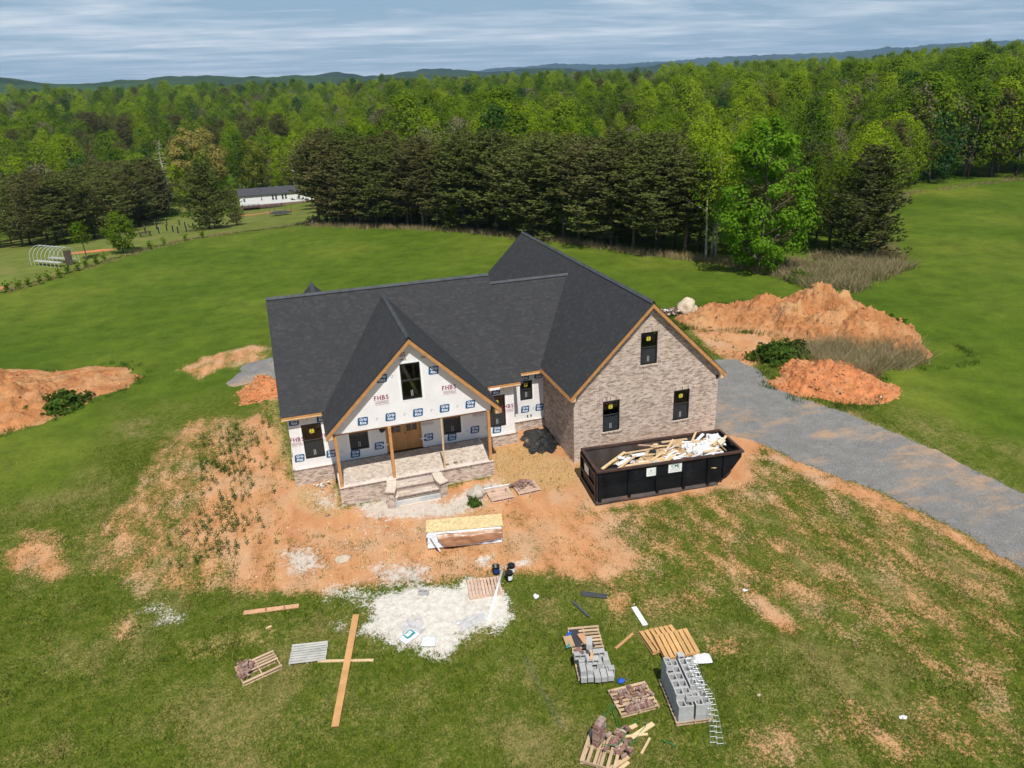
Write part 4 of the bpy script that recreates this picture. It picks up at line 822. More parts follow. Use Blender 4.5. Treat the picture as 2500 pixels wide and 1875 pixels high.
for i, (o, e1, e2, n, c, l, w) in enumerate(TABS):
    if i in single: continue
    P = [o + e1*x + e2*y for x, y in c]; b = len(Vs); Vs += [P[0]+n*l, P[1]+n*l, P[2]+n*.001, P[3]+n*.001, P[0], P[1]]
    Fs += [(b, b+1, b+2, b+3), (b+4, b+5, b+1, b)]
tag(link('shingles', mesh_np('shingles', Vs, Fs, MT['shingle']), ROOF), None, None, None, 'stuff')
# ridge caps
def ridge(p0, p1, d1, d2, step=.30, w=.15):
    p0, p1 = np.array(p0, float), np.array(p1, float); L = np.linalg.norm(p1-p0); t = (p1-p0)/L; n = int(L/step); d1 = np.array(d1, float); d2 = np.array(d2, float); st = L/n
    d1 /= np.linalg.norm(d1); d2 /= np.linalg.norm(d2)
    mb = MB()
    for d in (d1, d2):
        up = np.array([0,0,.03]); q = [p0+d*.02, p1+d*.02, p1+d*(w-.006), p0+d*(w-.006)]; mb.prism(q, (0,0,.07))
    mb.build('ridge_vent', MT['black'], ROOF); cm = None  # vent coloured black so its sides draw the shadow line below the caps
    for k in range(n):
        a = p0 + t*st*k; b = p0 + t*(st*(k+1)+.03); z0 = np.array([0,0,.085+.012]); z1 = np.array([0,0,.085])
        if cm is None:
            mb = MB(); o = a; pr = [a+z0-o, a+d1*w+z0*.8-o, b+d1*w+z1*.8-o, b+z1-o, a+d2*w+z0*.8-o, b+d2*w+z1*.8-o, a+d1*w+z0*.8-o-np.array([0,0,.02]), b+d1*w+z1*.8-o-np.array([0,0,.02]), a+d2*w+z0*.8-o-np.array([0,0,.02]), b+d2*w+z1*.8-o-np.array([0,0,.02]), a-o, a-o]
            mb.add(pr[:10], ((0,1,2,3), (3,5,4,0), (1,6,7,2), (5,9,8,4), (0,4,8,6,1))); cm = mb.mesh('ridge_cap', MT['ridge'])
        link('ridge_cap', cm, ROOF, a)
dn = lambda x, y, s: (x, y, -s*math.hypot(x, y))
ridge((ML, vr, zr), (MR, vr, zr), dn(0,-1,.708), dn(0,1,.708)); ridge((MR+.05, lr, lrz), (wx(lrz)+.1, lr, lrz), dn(0,-1,.69), dn(0,1,.69))
ridge((um, wv1, wzr), (um, wv0, wzr), dn(-1,0,.99), dn(1,0,.99)); ridge((5.747, 5.2, gzr), (5.747, gv, gzr), dn(-1,0,.99), dn(1,0,.99)); ridge((2.2, 8.75, 7.98), (2.2, 5.6, 7.98), dn(-1,0,.9), dn(1,0,.9))
# fascia and rake boards
def rake(x0, z0, x1, z1, y, name='rake_board', hgt=.20, th=.04, mat='fir'):
    MB().prism([(x0, y, z0), (x1, y, z1), (x1, y, z1-hgt), (x0, y, z0-hgt)], (0, -th, 0)).build(name, MT[mat], ROOF)
def gable_trim(u0, zr_, w, zt, y, ywall):
    for sg in (-1, 1):
        rake(u0, zr_-.035, u0+sg*w, zt-.035, y, hgt=.235); 
        MB().prism([(u0, y-.04, zr_-.005), (u0+sg*(w+.02), y-.04, zt-.025), (u0+sg*(w+.02), y-.04, zt-.034), (u0, y-.04, zr_-.034)], (0, -.02, 0)).build('drip_edge', MT['black'], ROOF)
        # boxed end at the eave and soffit along the rake
        MB().prism([(u0+sg*w, y+.001, zt-.272), (u0+sg*(w-.30), y+.001, zt-.272), (u0+sg*(w-.30), y+.001, zt+.0)], (0, ywall-y-.004, 0)).build('eave_return', MT['pale_wood'], ROOF)
        MB().prism([(u0, y+.001, zr_-.17), (u0+sg*w, y+.001, zt-.17), (u0+sg*w, y+.001, zt-.20), (u0, y+.001, zr_-.20)], (0, ywall-y-.004, 0)).build('soffit', MT['pale_wood'], ROOF)
gable_trim(5.747, gzr, gw, gzt, gv-.002, -2.52); gable_trim(um, wzr, half, wze, wv0-.002, WF)
def eave(p0, p1, out, hgt=.17, th=.04, lip=.05, mat='pale_wood'):
    p0, p1, out = np.array(p0, float), np.array(p1, float), np.array(out, float)
    MB().prism([p0+(0,0,-.03), p1+(0,0,-.03), p1+(0,0,-.03-hgt), p0+(0,0,-.03-hgt)], out*th).build('fascia_board', MT['fir'], ROOF)
    MB().prism([p0+out*(th+.001)+(0,0,-.12), p1+out*(th+.001)+(0,0,-.12), p1+out*(th+.001)+(0,0,-.12-lip), p0+out*(th+.001)+(0,0,-.12-lip)], out*.035).build('sub_fascia', MT[mat], ROOF)
eave((ML, e_v-.002, ze), (5.747-4.13, e_v-.002, ze), (0,-1,0)); eave((5.747+4.13, e_v-.002, ze), (U1+.28, e_v-.002, ze), (0,-1,0)); eave((U1+.45, lv-.002, lz), (U2-.3, lv-.002, lz), (0,-1,0))
MB().bb(9.95, 10.5, e_v-.13, e_v-.08, ze-.21, ze-.12).build('white_strip', MT['tape'], ROOF)
eave((um-half-.002, wv0, wze), (um-half-.002, lv, wze), (-1,0,0), mat='fir')
for (a0, a1, y0, y1, z) in ((ML, 5.747-3.98, e_v+.001, -.001, ze-.17), (5.747+3.98, U1+.28, e_v+.001, -.001, ze-.17), (U1+.45, U2-.02, lv+.001, 1.219, lz-.17)): MB().bb(a0, a1, y0, y1, z-.02, z).build('soffit', MT['pale_wood'], ROOF)
MB().bb(um-half+.001, U2-.001, wv0, 1.22, wze-.19, wze-.17).build('soffit', MT['pale_wood'], ROOF)
MB().prism([(ML, e_v, ze-.03), (ML, vr, zr-.03), (ML, vr, zr-.14), (ML, e_v, ze-.14)], (-.012, 0, 0)).build('rake_edge', MT['deck_dark'], ROOF)
MB().prism([(MR+.001, e_v, ze-.02), (MR+.001, vr, zr-.02), (MR+.001, vr, zr-.16), (MR+.001, e_v, ze-.16)], (.012, 0, 0)).build('rake_edge', MT['deck_dark'], ROOF)

# ================================================================== things on the site
G = lambda x, y, dz=0: (x, y, h(x, y) + dz)
def orient(p0, p1): return math.atan2(p1[1]-p0[1], p1[0]-p0[0])
# --- pallets
def make_pallet(name, L, Wd, n, mat, label, cat='pallet', bottom=True, skip=(), group=None, bw=.093):
    r = thing(name, (0, 0, 0), 0, label, cat, group); gap = (Wd-bw)/(n-1); mb = MB().box((0, 0, .011), (L, bw, .02)); bm_ = mb.mesh('deck_board', mat)
    for k in range(n):
        if k in skip: continue
        link('deck_board', bm_, r, (random.uniform(-.01, .01), -Wd/2+bw/2+gap*k, .118), random.uniform(-.012, .012))
    sm = MB().box((0, 0, .046), (.04, Wd, .09)).mesh('stringer', mat)
    for x in (-L/2+.03, 0, L/2-.03): link('stringer', sm, r, (x, 0, .025))
    if bottom:
        for y in (-Wd/2+.06, 0, Wd/2-.06): link('bottom_board', bm_, r, (0, y, .002))
    return r
def put(o, p, rz, tilt=None):
    o.location = p; o.rotation_euler = (*(tilt or (0, 0)), rz); return o
PG = 'wooden pallets lying about the site'
put(make_pallet('pallet', 1.12, 1.10, 9, MT['pallet_pink'], 'pale pink dusty pallet with stray bricks beside the grey boulder', group=PG), G(9.08, -4.67), rad(1))
put(make_pallet('pallet', 1.13, 1.02, 8, MT['pallet_pink'], 'dusty pallet under a heap of bricks near the brick wing', group=PG), G(10.42, -4.60), rad(2))
put(make_pallet('pallet', 1.08, 1.28, 10, MT['pallet_pink'], 'brown pallet lying on the white lime patch under the pipe', group=PG), G(6.64, -10.77), rad(-8+90))
put(make_pallet('pallet', 1.27, .96, 8, MT['pallet_grey'], 'weathered grey pallet with grass growing through its slats', bottom=False, group=PG), G(-.12, -11.83, -.06), rad(-10))
put(make_pallet('pallet', 1.36, .98, 7, MT['pallet'], 'broken pallet with missing boards carrying a brick heap on the lawn', skip=(1, 2), group=PG), G(-1.83, -11.97), rad(18))
put(make_pallet('pallet', 1.12, 2.45, 15, MT['pallet'], 'long pale pallet under the tumbled concrete block stack', group=PG), G(9.12, -15.28), rad(-13))
put(make_pallet('pallet', 1.12, 1.25, 7, MT['pallet_orange'], 'fresh orange pallet at the bottom of the leaning pair', bw=.14, group=PG), G(11.75, -15.65, .02), rad(88), (rad(1), rad(2)))
put(make_pallet('pallet', 1.10, 1.22, 7, MT['pallet_orange'], 'fresh orange pallet lying askew on top of another pallet', bw=.145, group=PG), G(11.98, -16.2, .20), rad(84), (rad(-3), rad(-4)))
put(make_pallet('pallet', 1.30, 1.08, 7, MT['pallet'], 'pale pallet scattered with loose red bricks', group=PG), G(9.65, -17.68), rad(-2))
put(make_pallet('pallet', 1.18, 1.80, 11, MT['pallet'], 'pallet under the neat grey concrete block stack', group=PG), G(11.15, -18.28), rad(-10.7))
put(make_pallet('pallet', 1.20, 1.05, 6, MT['pallet'], 'grey brown pallet under the tall brick column', group=PG), G(7.95, -19.1, .02), rad(-38+90))
# --- bricks as loose things
bm3 = MB().box((0, 0, .03), (.195, .09, .06))
for k in (-1, 0, 1): pass
def brick_mesh():
    mb = MB(); L, Wd, Hh = .195, .09, .06; cells = [(-.06, .026), (0, .026), (.06, .026)]
    xs = [-L/2]
    for c, w in cells: xs += [c-w/2, c+w/2]
    xs.append(L/2); ys = [-Wd/2, -.017, .017, Wd/2]; V = []; F = []
    for z in (0, Hh):
        for y in ys:
            for x in xs: V.append((x, y, z))
    nx_ = len(xs); n2 = nx_*4
    for j in range(3):
        for i in range(nx_-1):
            hole = j == 1 and i % 2 == 1; a = j*nx_+i; q = (a, a+1, a+nx_+1, a+nx_)
            if not hole: F.append(tuple(n2+k for k in q)); F.append(q[::-1])
            else:
                for (p, r_) in zip(q, q[1:]+q[:1]): F.append((r_, p, n2+p, n2+r_))
    o = [i for i in range(nx_)] ; 
    for i in range(nx_-1): F.append((i, i+1, n2+i+1, n2+i)); b = 3*nx_; F.append((b+i+1, b+i, n2+b+i, n2+b+i+1))
    for j in range(3): F.append(((j+1)*nx_, j*nx_, n2+j*nx_, n2+(j+1)*nx_)); e = nx_-1; F.append((j*nx_+e, (j+1)*nx_+e, n2+(j+1)*nx_+e, n2+j*nx_+e))
    mb.add(V, F); return mb
BRK = brick_mesh().mesh('brick', MT['brick_red'])
def loose_brick(p, rot, label, group):
    o = link('loose_brick', BRK, None, p); o.rotation_euler = rot; return tag(o, label, 'brick', group)
R = random.Random(3)
def heap(cx, cy, z0, n, sx, sy, hgt, label, group, rz=0):
    for k in range(n):
        x, y = R.gauss(0, .45)*sx, R.gauss(0, .45)*sy; t = max(0, 1-math.hypot(x/sx, y/sy)); c, s = math.cos(rz), math.sin(rz)
        loose_brick((cx+x*c-y*s, cy+x*s+y*c, z0 + t*hgt*R.uniform(.35, 1)), (R.uniform(-.5, .5) if R.random() < .7 else 1.57, R.uniform(-.4, .4), R.uniform(0, 6.28)), label, group)
heap(10.30, -4.42, h(10.3, -4.4)+.14, 62, .55, .36, .30, 'dusty brick in the heap on the pallet near the brick wing', 'bricks heaped near the brick wing')
heap(-2.22, -11.95, h(-2.2, -12)+.14, 40, .27, .42, .32, 'dark red brick in the heap on the broken lawn pallet', 'bricks heaped on the broken pallet', rad(18))
# scattered pallet: two tidy rows and a loose scatter
c0 = np.array((9.65, -17.68)); z0 = h(*c0)+.14
for k in range(14):
    a = -.45 + .068*k; loose_brick((c0[0]+a-.02, c0[1]-.42+R.uniform(-.01, .01), z0+.045), (1.57, 0, 1.57+R.uniform(-.08, .08)), 'red brick in the near edge row of the scattered brick pallet', 'bricks in a row on the scattered pallet')
for k in range(5): loose_brick((c0[0]-.40+.085*k, c0[1]+.28+R.uniform(-.02, .02), z0+.045), (1.57, .15, 1.45+R.uniform(-.1, .1)), 'brick standing in the short row on the scattered brick pallet', 'bricks in a short row on the scattered pallet')
for k in range(34): loose_brick((c0[0]+R.uniform(-.55, .58), c0[1]+R.uniform(-.32, .40), z0+R.uniform(0, .10)), (R.choice((0, 1.57, .3)), R.uniform(-.3, .3), R.uniform(0, 6.28)), 'loose brick tumbled over the middle of the scattered brick pallet', 'bricks tumbled on the scattered pallet')
# brick column: courses of bricks on edge
cc = np.array((7.97, -18.82)); zc0 = h(*cc)+.16; ang = rad(38)
for lay in range(12):
    for k in range(5):
        d = (k-2)*.098; loose_brick((cc[0]+d*math.cos(ang)+R.uniform(-.004, .004), cc[1]+d*math.sin(ang)+R.uniform(-.004, .004), zc0+.062*lay+0.0*k+.03*0), (0, 0, ang+1.57), 'brick in the %s part of the tall square brick column' % ('lower', 'middle', 'upper')[lay//4], 'bricks in the tall column, %s part' % ('lower', 'middle', 'upper')[lay//4])
for k in range(30): loose_brick((8.45+R.gauss(0, .2), -19.18+R.gauss(0, .22), zc0+R.uniform(0, .2)), (R.choice((0, 1.57, .2)), R.uniform(-.3, .3), ang+R.choice((0, 1.57))+R.uniform(-.3, .3)), 'brick slumped beside the tall brick column', 'bricks slumped beside the column')
for (x, y, z, rz, lab) in ((8.83, -4.45, .14, -.6, 'red brick on the pink pallet, the one nearer the boulder'), (9.42, -4.55, .14, 1.4, 'red brick on the pink pallet, the one nearer the brick heap'), (7.1, -2.35, None, .2, 'loose brick on the porch floor near the thin post'), (7.55, -2.3, None, -.1, 'second loose brick lying on the porch floor from the thin post'), (7.85, -2.28, None, 1.2, 'loose brick on the porch floor farthest from the thin post'), (-1.60, -8.93, .05, .1, 'pale brick standing on the short dusty plank, nearer the middle'), (-.92, -9.06, .05, .1, 'pale brick standing on the short dusty plank, nearer its end'), (8.9, -17.7-.85, .0, .4, 'single brick lying in grass between the brick pallets'), (9.6, -18.35-.35, .0, 1.2, 'pale brick alone in the grass near the scattered pallet'), (1.2, -3.3, 0, .3, 'brown brick lying on clay before the brick skirt'), (2.0, -4.6, 0, 1.0, 'brown brick lying on clay before the porch')):
    loose_brick((x, y, ZP+.001 if z is None else h(x, y)+z), (0 if 'standing' not in lab else 1.57, 0, rz + (0 if 'standing' not in lab else 1.5)), lab, None)
# --- concrete blocks
def cmu_mesh(L=.395, Wd=.20, Hh=.195, t=.035):
    mb = MB(); xs = [-L/2, -L/2+t, -t/2, t/2, L/2-t, L/2]; ys = [-Wd/2, -Wd/2+t, Wd/2-t, Wd/2]; V = []; F = []
    for z in (0, Hh):
        for y in ys:
            for x in xs: V.append((x, y, z))
    nx_ = 6; n2 = 24
    for j in range(3):
        for i in range(5):
            a = j*nx_+i; q = (a, a+1, a+nx_+1, a+nx_)
            if j == 1 and i in (1, 3):
                for (p, r_) in zip(q, q[1:]+q[:1]): F.append((r_, p, n2+p, n2+r_))
            else: F.append(tuple(n2+k for k in q)); F.append(q[::-1])
    for i in range(5): F.append((i, i+1, n2+i+1, n2+i)); b = 18; F.append((b+i+1, b+i, n2+b+i, n2+b+i+1))
    for j in range(3): F.append(((j+1)*6, j*6, n2+j*6, n2+(j+1)*6)); F.append((j*6+5, (j+1)*6+5, n2+(j+1)*6+5, n2+j*6+5))
    mb.add(V, F); return mb
CMU = cmu_mesh().mesh('concrete_block', MT['cmu']); CMUW = cmu_mesh(.47, .285, .195, .04).mesh('concrete_block', MT['cmu'])
def block(p, rot, label, group, me=None):
    o = link('concrete_block', me or CMU, None, p); o.rotation_euler = rot; return tag(o, label, 'concrete block', group)
block(G(4.32, -10.25), (0, 0, rad(-25)), 'single grey concrete block standing on the white lime patch', None)
# neat stack B
ob = np.array((11.15, -18.28)); rz = rad(-10.7); c, s = math.cos(rz), math.sin(rz); zb = h(*ob)+.142
def loc(o, rz, x, y, z): c, s = math.cos(rz), math.sin(rz); return (o[0]+x*c-y*s, o[1]+x*s+y*c, z)
for lay in range(4):
    for row in range(6):
        for col in range(2):
            if lay == 3 and (row == 0 or (row == 1 and col == 1)): continue
            if 0 < row < 5 and lay < 3 and lay > 0 and False: continue
            block(loc(ob, rz, -.285+col*.535+R.uniform(-.006, .006), -.73+row*.292, zb+lay*.197), (0, 0, rz+R.uniform(-.01, .01)), 'grey hollow block in the %s course of the neat stack' % ('bottom', 'second', 'third', 'top')[lay], 'blocks in the neat stack, %s course' % ('bottom', 'second', 'third', 'top')[lay], CMUW)
block(loc(ob, rz, -.42, .60, zb+4*.197), (0, 0, rz+1.57), 'grey hollow block on top corner of the neat block stack', None)
block(loc(ob, rz, .12, .86, zb+3*.197+.1), (0, 1.57, rz+1.57), 'grey block tipped on end behind the neat stack', None)
block(loc(ob, rz, -.05, -.62, zb+3*.197), (0, 0, rz), 'lone block on the near top course of the neat stack', None)
# tumbled stack A: courses lying on their sides
oa = np.array((8.93, -15.85)); rz = rad(-13); za = h(*oa)+.142
for (x, y, lev) in ((-.43, -.62, 0), (-.21, -.62, 0), (.02, -.66, 0), (.24, -.66, 0), (.46, -.64, 0), (-.43, -.2, 0), (-.21, -.2, 0), (.01, -.22, 0), (.23, -.22, 0), (.45, -.22, 0), (-.43, -.55, 1), (-.21, -.52, 1), (-.43, .2, 0), (-.2, .2, 0), (.05, .2, 0), (.3, .2, 0), (-.42, -.1, 1), (.40, -.12, 1), (.15, -.28, 1)):
    block(loc(oa, rz, x, y, za+lev*.205+.1), (1.57, 0, rz+1.57+R.uniform(-.03, .03)), 'grey block laid flat in the tumbled concrete block stack', 'blocks in the tumbled stack')
for (x, y, z, rot, lab) in ((-.36, -.02, .41, (1.57, 0, rz), 'block with brick chips on the tumbled stack, cells facing the camera'), (.02, -.30, .41, (1.57, 0, rz), 'block with a wood offcut on the tumbled stack'), (.28, .02, .41, (1.57, 0, rz), 'rearmost block with open cells on the tumbled stack'), (-.08, .22, .60, (1.57, 0, rz+1.4), 'topmost block of the tumbled concrete block stack'), (.62, -.62, -.02, (0, 1.57, rz+1.57), 'block standing on end at the outer corner of the tumbled stack')):
    block(loc(oa, rz, x, y, za+z+.1), rot, lab, None)
tag(MB().box((0, 0, .02), (.34, .09, .035)).build('wood_offcut', MT['pallet_orange'], None, loc(oa, rz, .0, -.32, za+.615), rz+1.3), 'short orange wood offcut on the tumbled block stack', 'wood offcut')
for (x, y, z, a, lab) in ((-.42, .02, .615, .3, 'brick chip on the tumbled block stack, lying flat'), (-.30, -.1, .615, 1.9, 'brick chip on the tumbled block stack, nearer its front')): loose_brick(loc(oa, rz, x, y, za+z), (0, 0, a), lab, None)
# litter behind the stack
for k, (x, y, w_, l_, mt, lab, cat) in enumerate(((-.30, 1.25, .34, .9, 'deck_dark', 'dark shingle strip lying on the long block pallet', 'shingle strip'), (-.55, 1.1, .3, .55, 'cardboard', 'torn cardboard beside the dark shingle strip on the block pallet', 'cardboard'), (.18, .95, .16, .5, 'deck_dark', 'narrow dark shingle offcut leaning behind the tumbled stack', 'shingle strip'), (-.02, 1.05, .2, .7, 'plank_dusty', 'dusty board end on the long block pallet', 'board'))):
    tag(MB().box((0, 0, .012), (w_, l_, .02)).build(cat.replace(' ', '_'), MT[mt], None, loc(oa, rz, x, y, za+.01+.024*k), rz+.1*k), lab, cat)
for k, (x, y, mt, lab) in enumerate(((-.62, .85, 'teal', 'small teal wrapper on the long block pallet'), (-.50, 1.45, 'blue_tarp', 'small blue wrapper near the dark shingle strip'))):
    me = blob(40+k, (.12, .05, .03), 2, .5); me.materials.append(MT[mt]); tag(link('wrapper', me, None, loc(oa, rz, x, y, za+.06), .6), lab, 'wrapper')
# --- planks
def plank(p0, p1, w, t, mat, label, cat='plank', dz=0, name='plank', group=None, z0=None, z1=None, roll=0, raw=False):
    a = np.array((*p0, z0 if z0 is not None else h(*p0)+dz)); b = np.array((*p1, z1 if z1 is not None else h(*p1)+dz)); d = b-a; L = np.linalg.norm(d)
    o = MB().box((0, 0, t/2), (L, w, t)).build(name, MT[mat], None, (a+b)/2); o.rotation_euler = (roll, -math.asin(d[2]/L), math.atan2(d[1], d[0])); return tag(o, label, cat, group)
plank((.49, -15.39), (1.69, -10.5), .235, .04, 'plank', 'long orange plank lying across the lawn', dz=.055)
plank((.16, -12.34), (2.01, -12.98), .10, .04, 'pale_wood', 'thin pale board crossing under the long orange plank', 'board', dz=.012, name='board')
plank((-2.40, -8.79), (-.35, -9.15), .22, .04, 'plank_dusty', 'short dusty plank with two bricks at the edge of the clay', dz=.012)
plank((-1.58, -9.95), (-1.38, -9.9), .07, .03, 'pale_wood', 'tiny pale wood offcut on the yellowed grass', 'offcut', name='offcut')
plank((10.07, -15.43), (10.95, -14.99), .09, .04, 'plank', 'narrow board between the block stack and orange pallets', 'board', dz=.02, name='board')
for p0, p1, w, lab in (((8.60, -18.73), (9.30, -18.60), .15, 'pale board by the brick column, the farther of the two wide ones'), ((8.95, -18.98), (9.80, -18.74), .15, 'pale board by the brick column, the nearer of the two wide ones'), ((8.72, -18.86), (9.46, -19.03), .07, 'thin white stick crossing below the pale boards'), ((8.97, -19.59), (9.46, -19.18), .07, 'single narrow stick lying apart in the grass near the green strap'), ((7.80, -19.78), (8.58, -19.55), .13, 'pale board at the near corner of the brick column pallet'), ((8.0, -19.9), (8.50, -19.72), .10, 'second pale board lowest at the brick column pallet')):
    plank(p0, p1, w, .035, 'pale_wood', lab, 'board', dz=.05, name='board')
plank((10.05, -12.38), (10.88, -12.90), .26, .025, 'far_roof', 'flattened dark grey gutter strip in the grass', 'gutter', dz=.03, name='gutter_strip')
tag(MB().tube([G(9.56, -12.69, .06), G(9.82, -13.69, .06)], .045, 8).build('metal_pipe', MT['grey_alu']), 'short grey metal pipe lying in the grass', 'pipe')
tag(MB().tube([G(6.28, -12.60, .06), G(7.56, -10.11, .14)], .055, 12, True).build('pvc_pipe', MT['pvc'], smooth=True), 'long white plastic pipe leaning over the brown pallet', 'pipe')
plank((8.42, -3.95), (9.78, -4.02), .05, .05, 'white_board', 'thin white stick behind the pink pallet', 'stick', dz=.06, name='white_stick')
plank((11.58, -13.75), (11.55, -14.76), .2, .015, 'white_board', 'crumpled silver white strip beside the orange pallets', 'plastic strip', dz=.02, name='plastic_strip')
# --- crumpled sheets and bags
def sheet(name, pts_fn, n, amp, mat, seed, fr=2.2):
    V = []; F = []
    for j in range(n+1):
        for i in range(n+1):
            x, y = pts_fn(i/n, j/n); q = Vector((x*fr, y*fr, seed)); z = h(x, y) + .02 + amp*(abs(noise.noise(q))*1.1 + .6*abs(noise.noise(q*2.3)) + .3*abs(noise.noise(q*5)))
            V.append((x + .06*noise.noise(q*3+Vector((9, 0, 0))), y + .06*noise.noise(q*3+Vector((0, 9, 0))), z))
    for j in range(n):
        for i in range(n): a = j*(n+1)+i; F.append((a, a+1, a+n+2, a+n+1))
    o = MB().add(V, F).build(name, mat, smooth=True); return o
def bil(A, B, C_, D_, wob=.1, seed=0):
    A, B, C_, D_ = (np.array(p, float) for p in (A, B, C_, D_))
    def f(u, v):
        p = A*(1-u)*(1-v)+B*u*(1-v)+C_*u*v+D_*(1-u)*v; c = (A+B+C_+D_)/4; e = max(abs(u-.5), abs(v-.5))*2; t = math.atan2(v-.5, u-.5); k = 1 + wob*e*noise.noise((math.cos(t)*2.2+seed, math.sin(t)*2.2, seed)); return c + (p-c)*k
    return f
tag(sheet('plastic_sheet', bil((11.75, -1.65), (13.25, -1.85), (13.36, 1.0), (11.62, .60), .6, 3), 50, .07, MT['poly_black'], 3.3), 'crumpled black plastic sheet on the ground in the house corner', 'plastic sheet')
tag(sheet('plastic_film', bil((3.2, -12.35), (4.05, -12.3), (3.95, -11.45), (3.2, -11.5), .5, 5), 22, .16, MT['film'], 5.1), 'clear plastic film bunched up behind the white sack', 'plastic film')
tag(sheet('plastic_film', bil((5.2, -12.75), (6.2, -12.55), (6.3, -12.0), (5.1, -12.2), .5, 6), 22, .12, MT['film'], 7.7), 'clear plastic film spread at the far side of the lime patch', 'plastic film')
def pillow(name, L, Wd, t, mat, p, rz, label, cat, seed, tilt=0):
    V = []; F = []; n = 14
    for sg in (1, -1):
        for j in range(n+1):
            for i in range(n+1):
                u, v = i/n*2-1, j/n*2-1; k = max(0, (1-u**4)*(1-v**4))**.5; q = Vector((u*1.7+seed, v*1.7, seed)); V.append((u*L/2*(1-.05*v*v), v*Wd/2*(1-.05*u*u), sg*k*t/2*(1+.35*noise.noise(q))+.03*noise.noise(q*2)*k))
    m_ = (n+1)**2
    for j in range(n):
        for i in range(n): a = j*(n+1)+i; F.append((a, a+1, a+n+2, a+n+1)); F.append((m_+a+n+1, m_+a+n+2, m_+a+1, m_+a))
    r = thing(name, p, rz, label, cat); r.rotation_euler = (tilt, 0, rz); MB().add(V, F).build('body', mat, r, (0, 0, t/2), smooth=True); return r
sack = pillow('mortar_sack', .72, .46, .17, MT['white_ply'], G(3.40, -12.33, .0), rad(32), 'white paper sack with teal label on the lime patch', 'sack', 4)
mb = MB(); n = 8
for (x0, x1, y0, y1, mt, nm, zz_) in ((-.20, .20, -.15, .15, 'teal', 'label', .004), (-.13, .13, -.04, .10, 'sign', 'label_print', .008)):
    mb = MB(); V = []; F = []
    for j in range(n+1):
        for i in range(n+1):
            x, y = x0+(x1-x0)*i/n, y0+(y1-y0)*j/n; u, v = x/.36, y/.23; k = max(0, (1-u**4)*(1-v**4))**.5; q = Vector((u*1.7+4, v*1.7, 4)); V.append((x, y, .085+zz_+k*.085*(1+.35*noise.noise(q))+.03*noise.noise(q*2)*k))
    for j in range(n):
        for i in range(n): a = j*(n+1)+i; F.append((a, a+1, a+n+2, a+n+1))
    mb.add(V, F).build(nm, MT[mt], sack, smooth=True)
pillow('plastic_bag', .55, .5, .2, MT['white_ply'], G(4.0, -12.85), rad(-20), 'white crumpled bag at the near edge of the lime patch', 'bag', 9)
pillow('plastic_bag', .62, .42, .2, MT['white_ply'], G(12.55, -16.95), rad(-15), 'white empty bag lying beside the orange pallets', 'bag', 11)
for k, (x, y, d, mt, lab, cat) in enumerate(((9.62, -16.80, (.13, .09, .05), 'blue_tarp', 'small crumpled blue plastic in the grass', 'plastic scrap'), (8.35, -11.95, (.10, .10, .09), 'white_ply', 'small white plastic lump near the lime patch', 'plastic scrap'), (16.9, -21.1, (.11, .08, .03), 'white_ply', 'white scrap of plastic alone on the worn lawn', 'plastic scrap'), (13.4, -18.9, (.07, .05, .05), 'boulder', 'small pale stone beyond the neat block stack', 'stone'), (15.9, -14.4, (.09, .06, .02), 'white_ply', 'torn white scrap near the bare strip of lawn', 'plastic scrap'))):
    me = blob(60+k, d, 2, .5); me.materials.append(MT[mt]); tag(link(cat.replace(' ', '_'), me, None, G(x, y, d[2]*.6)), lab, cat)
# --- buckets
def bucket(p, label, lab_mat, rz):
    r = thing('bucket', p, rz, label, 'bucket'); n = 20; V = []; F = []; prof = [(.0, .0), (.125, .0), (.148, .36), (.155, .36), (.155, .375), (.142, .375), (.12, .02), (0, .02)]
    for (rr, z) in prof: V += [(rr*math.cos(2*math.pi*k/n), rr*math.sin(2*math.pi*k/n), z) for k in range(n)]
    for i in range(len(prof)-1): F += [(i*n+k, i*n+(k+1) % n, (i+1)*n+(k+1) % n, (i+1)*n+k) for k in range(n)]
    MB().add(V, F).build('shell', MT['bucket'], r, smooth=True)
    V = []; F = []
    for k in range(9):
        a = rad(-150+k*15)
        for z in (.08, .29): rr = .127+.023*z/.36+.004; V.append((rr*math.cos(a), rr*math.sin(a), z))
    for k in range(8): F.append((2*k, 2*k+2, 2*k+3, 2*k+1))
    MB().add(V, F).build('label', MT[lab_mat], r, smooth=True)
    MB().tube([(.158*math.cos(t), .158*math.sin(t)*.9, .33-.12*math.sin(t)) for t in np.linspace(0, math.pi, 9)], .004, 5).build('handle', MT['grey_alu'], r); return r
bucket(G(7.33, -10.02), 'black bucket with blue label, apart from the other two', 'bucket_blue', .3)
lid = MB().tube([(0, 0, 0), (0, 0, .03)], .158, 20)
b2 = bucket(G(7.92, -10.22), 'black lidded bucket with white label, farther of the close pair', 'sign', .2); lm = lid.mesh('lid', MT['bucket']); link('lid', lm, b2, (0, 0, .37))
b3 = bucket(G(7.70, -10.62), 'black lidded bucket with white label, nearer of the close pair', 'sign', .5); link('lid', lm, b3, (0, 0, .37))
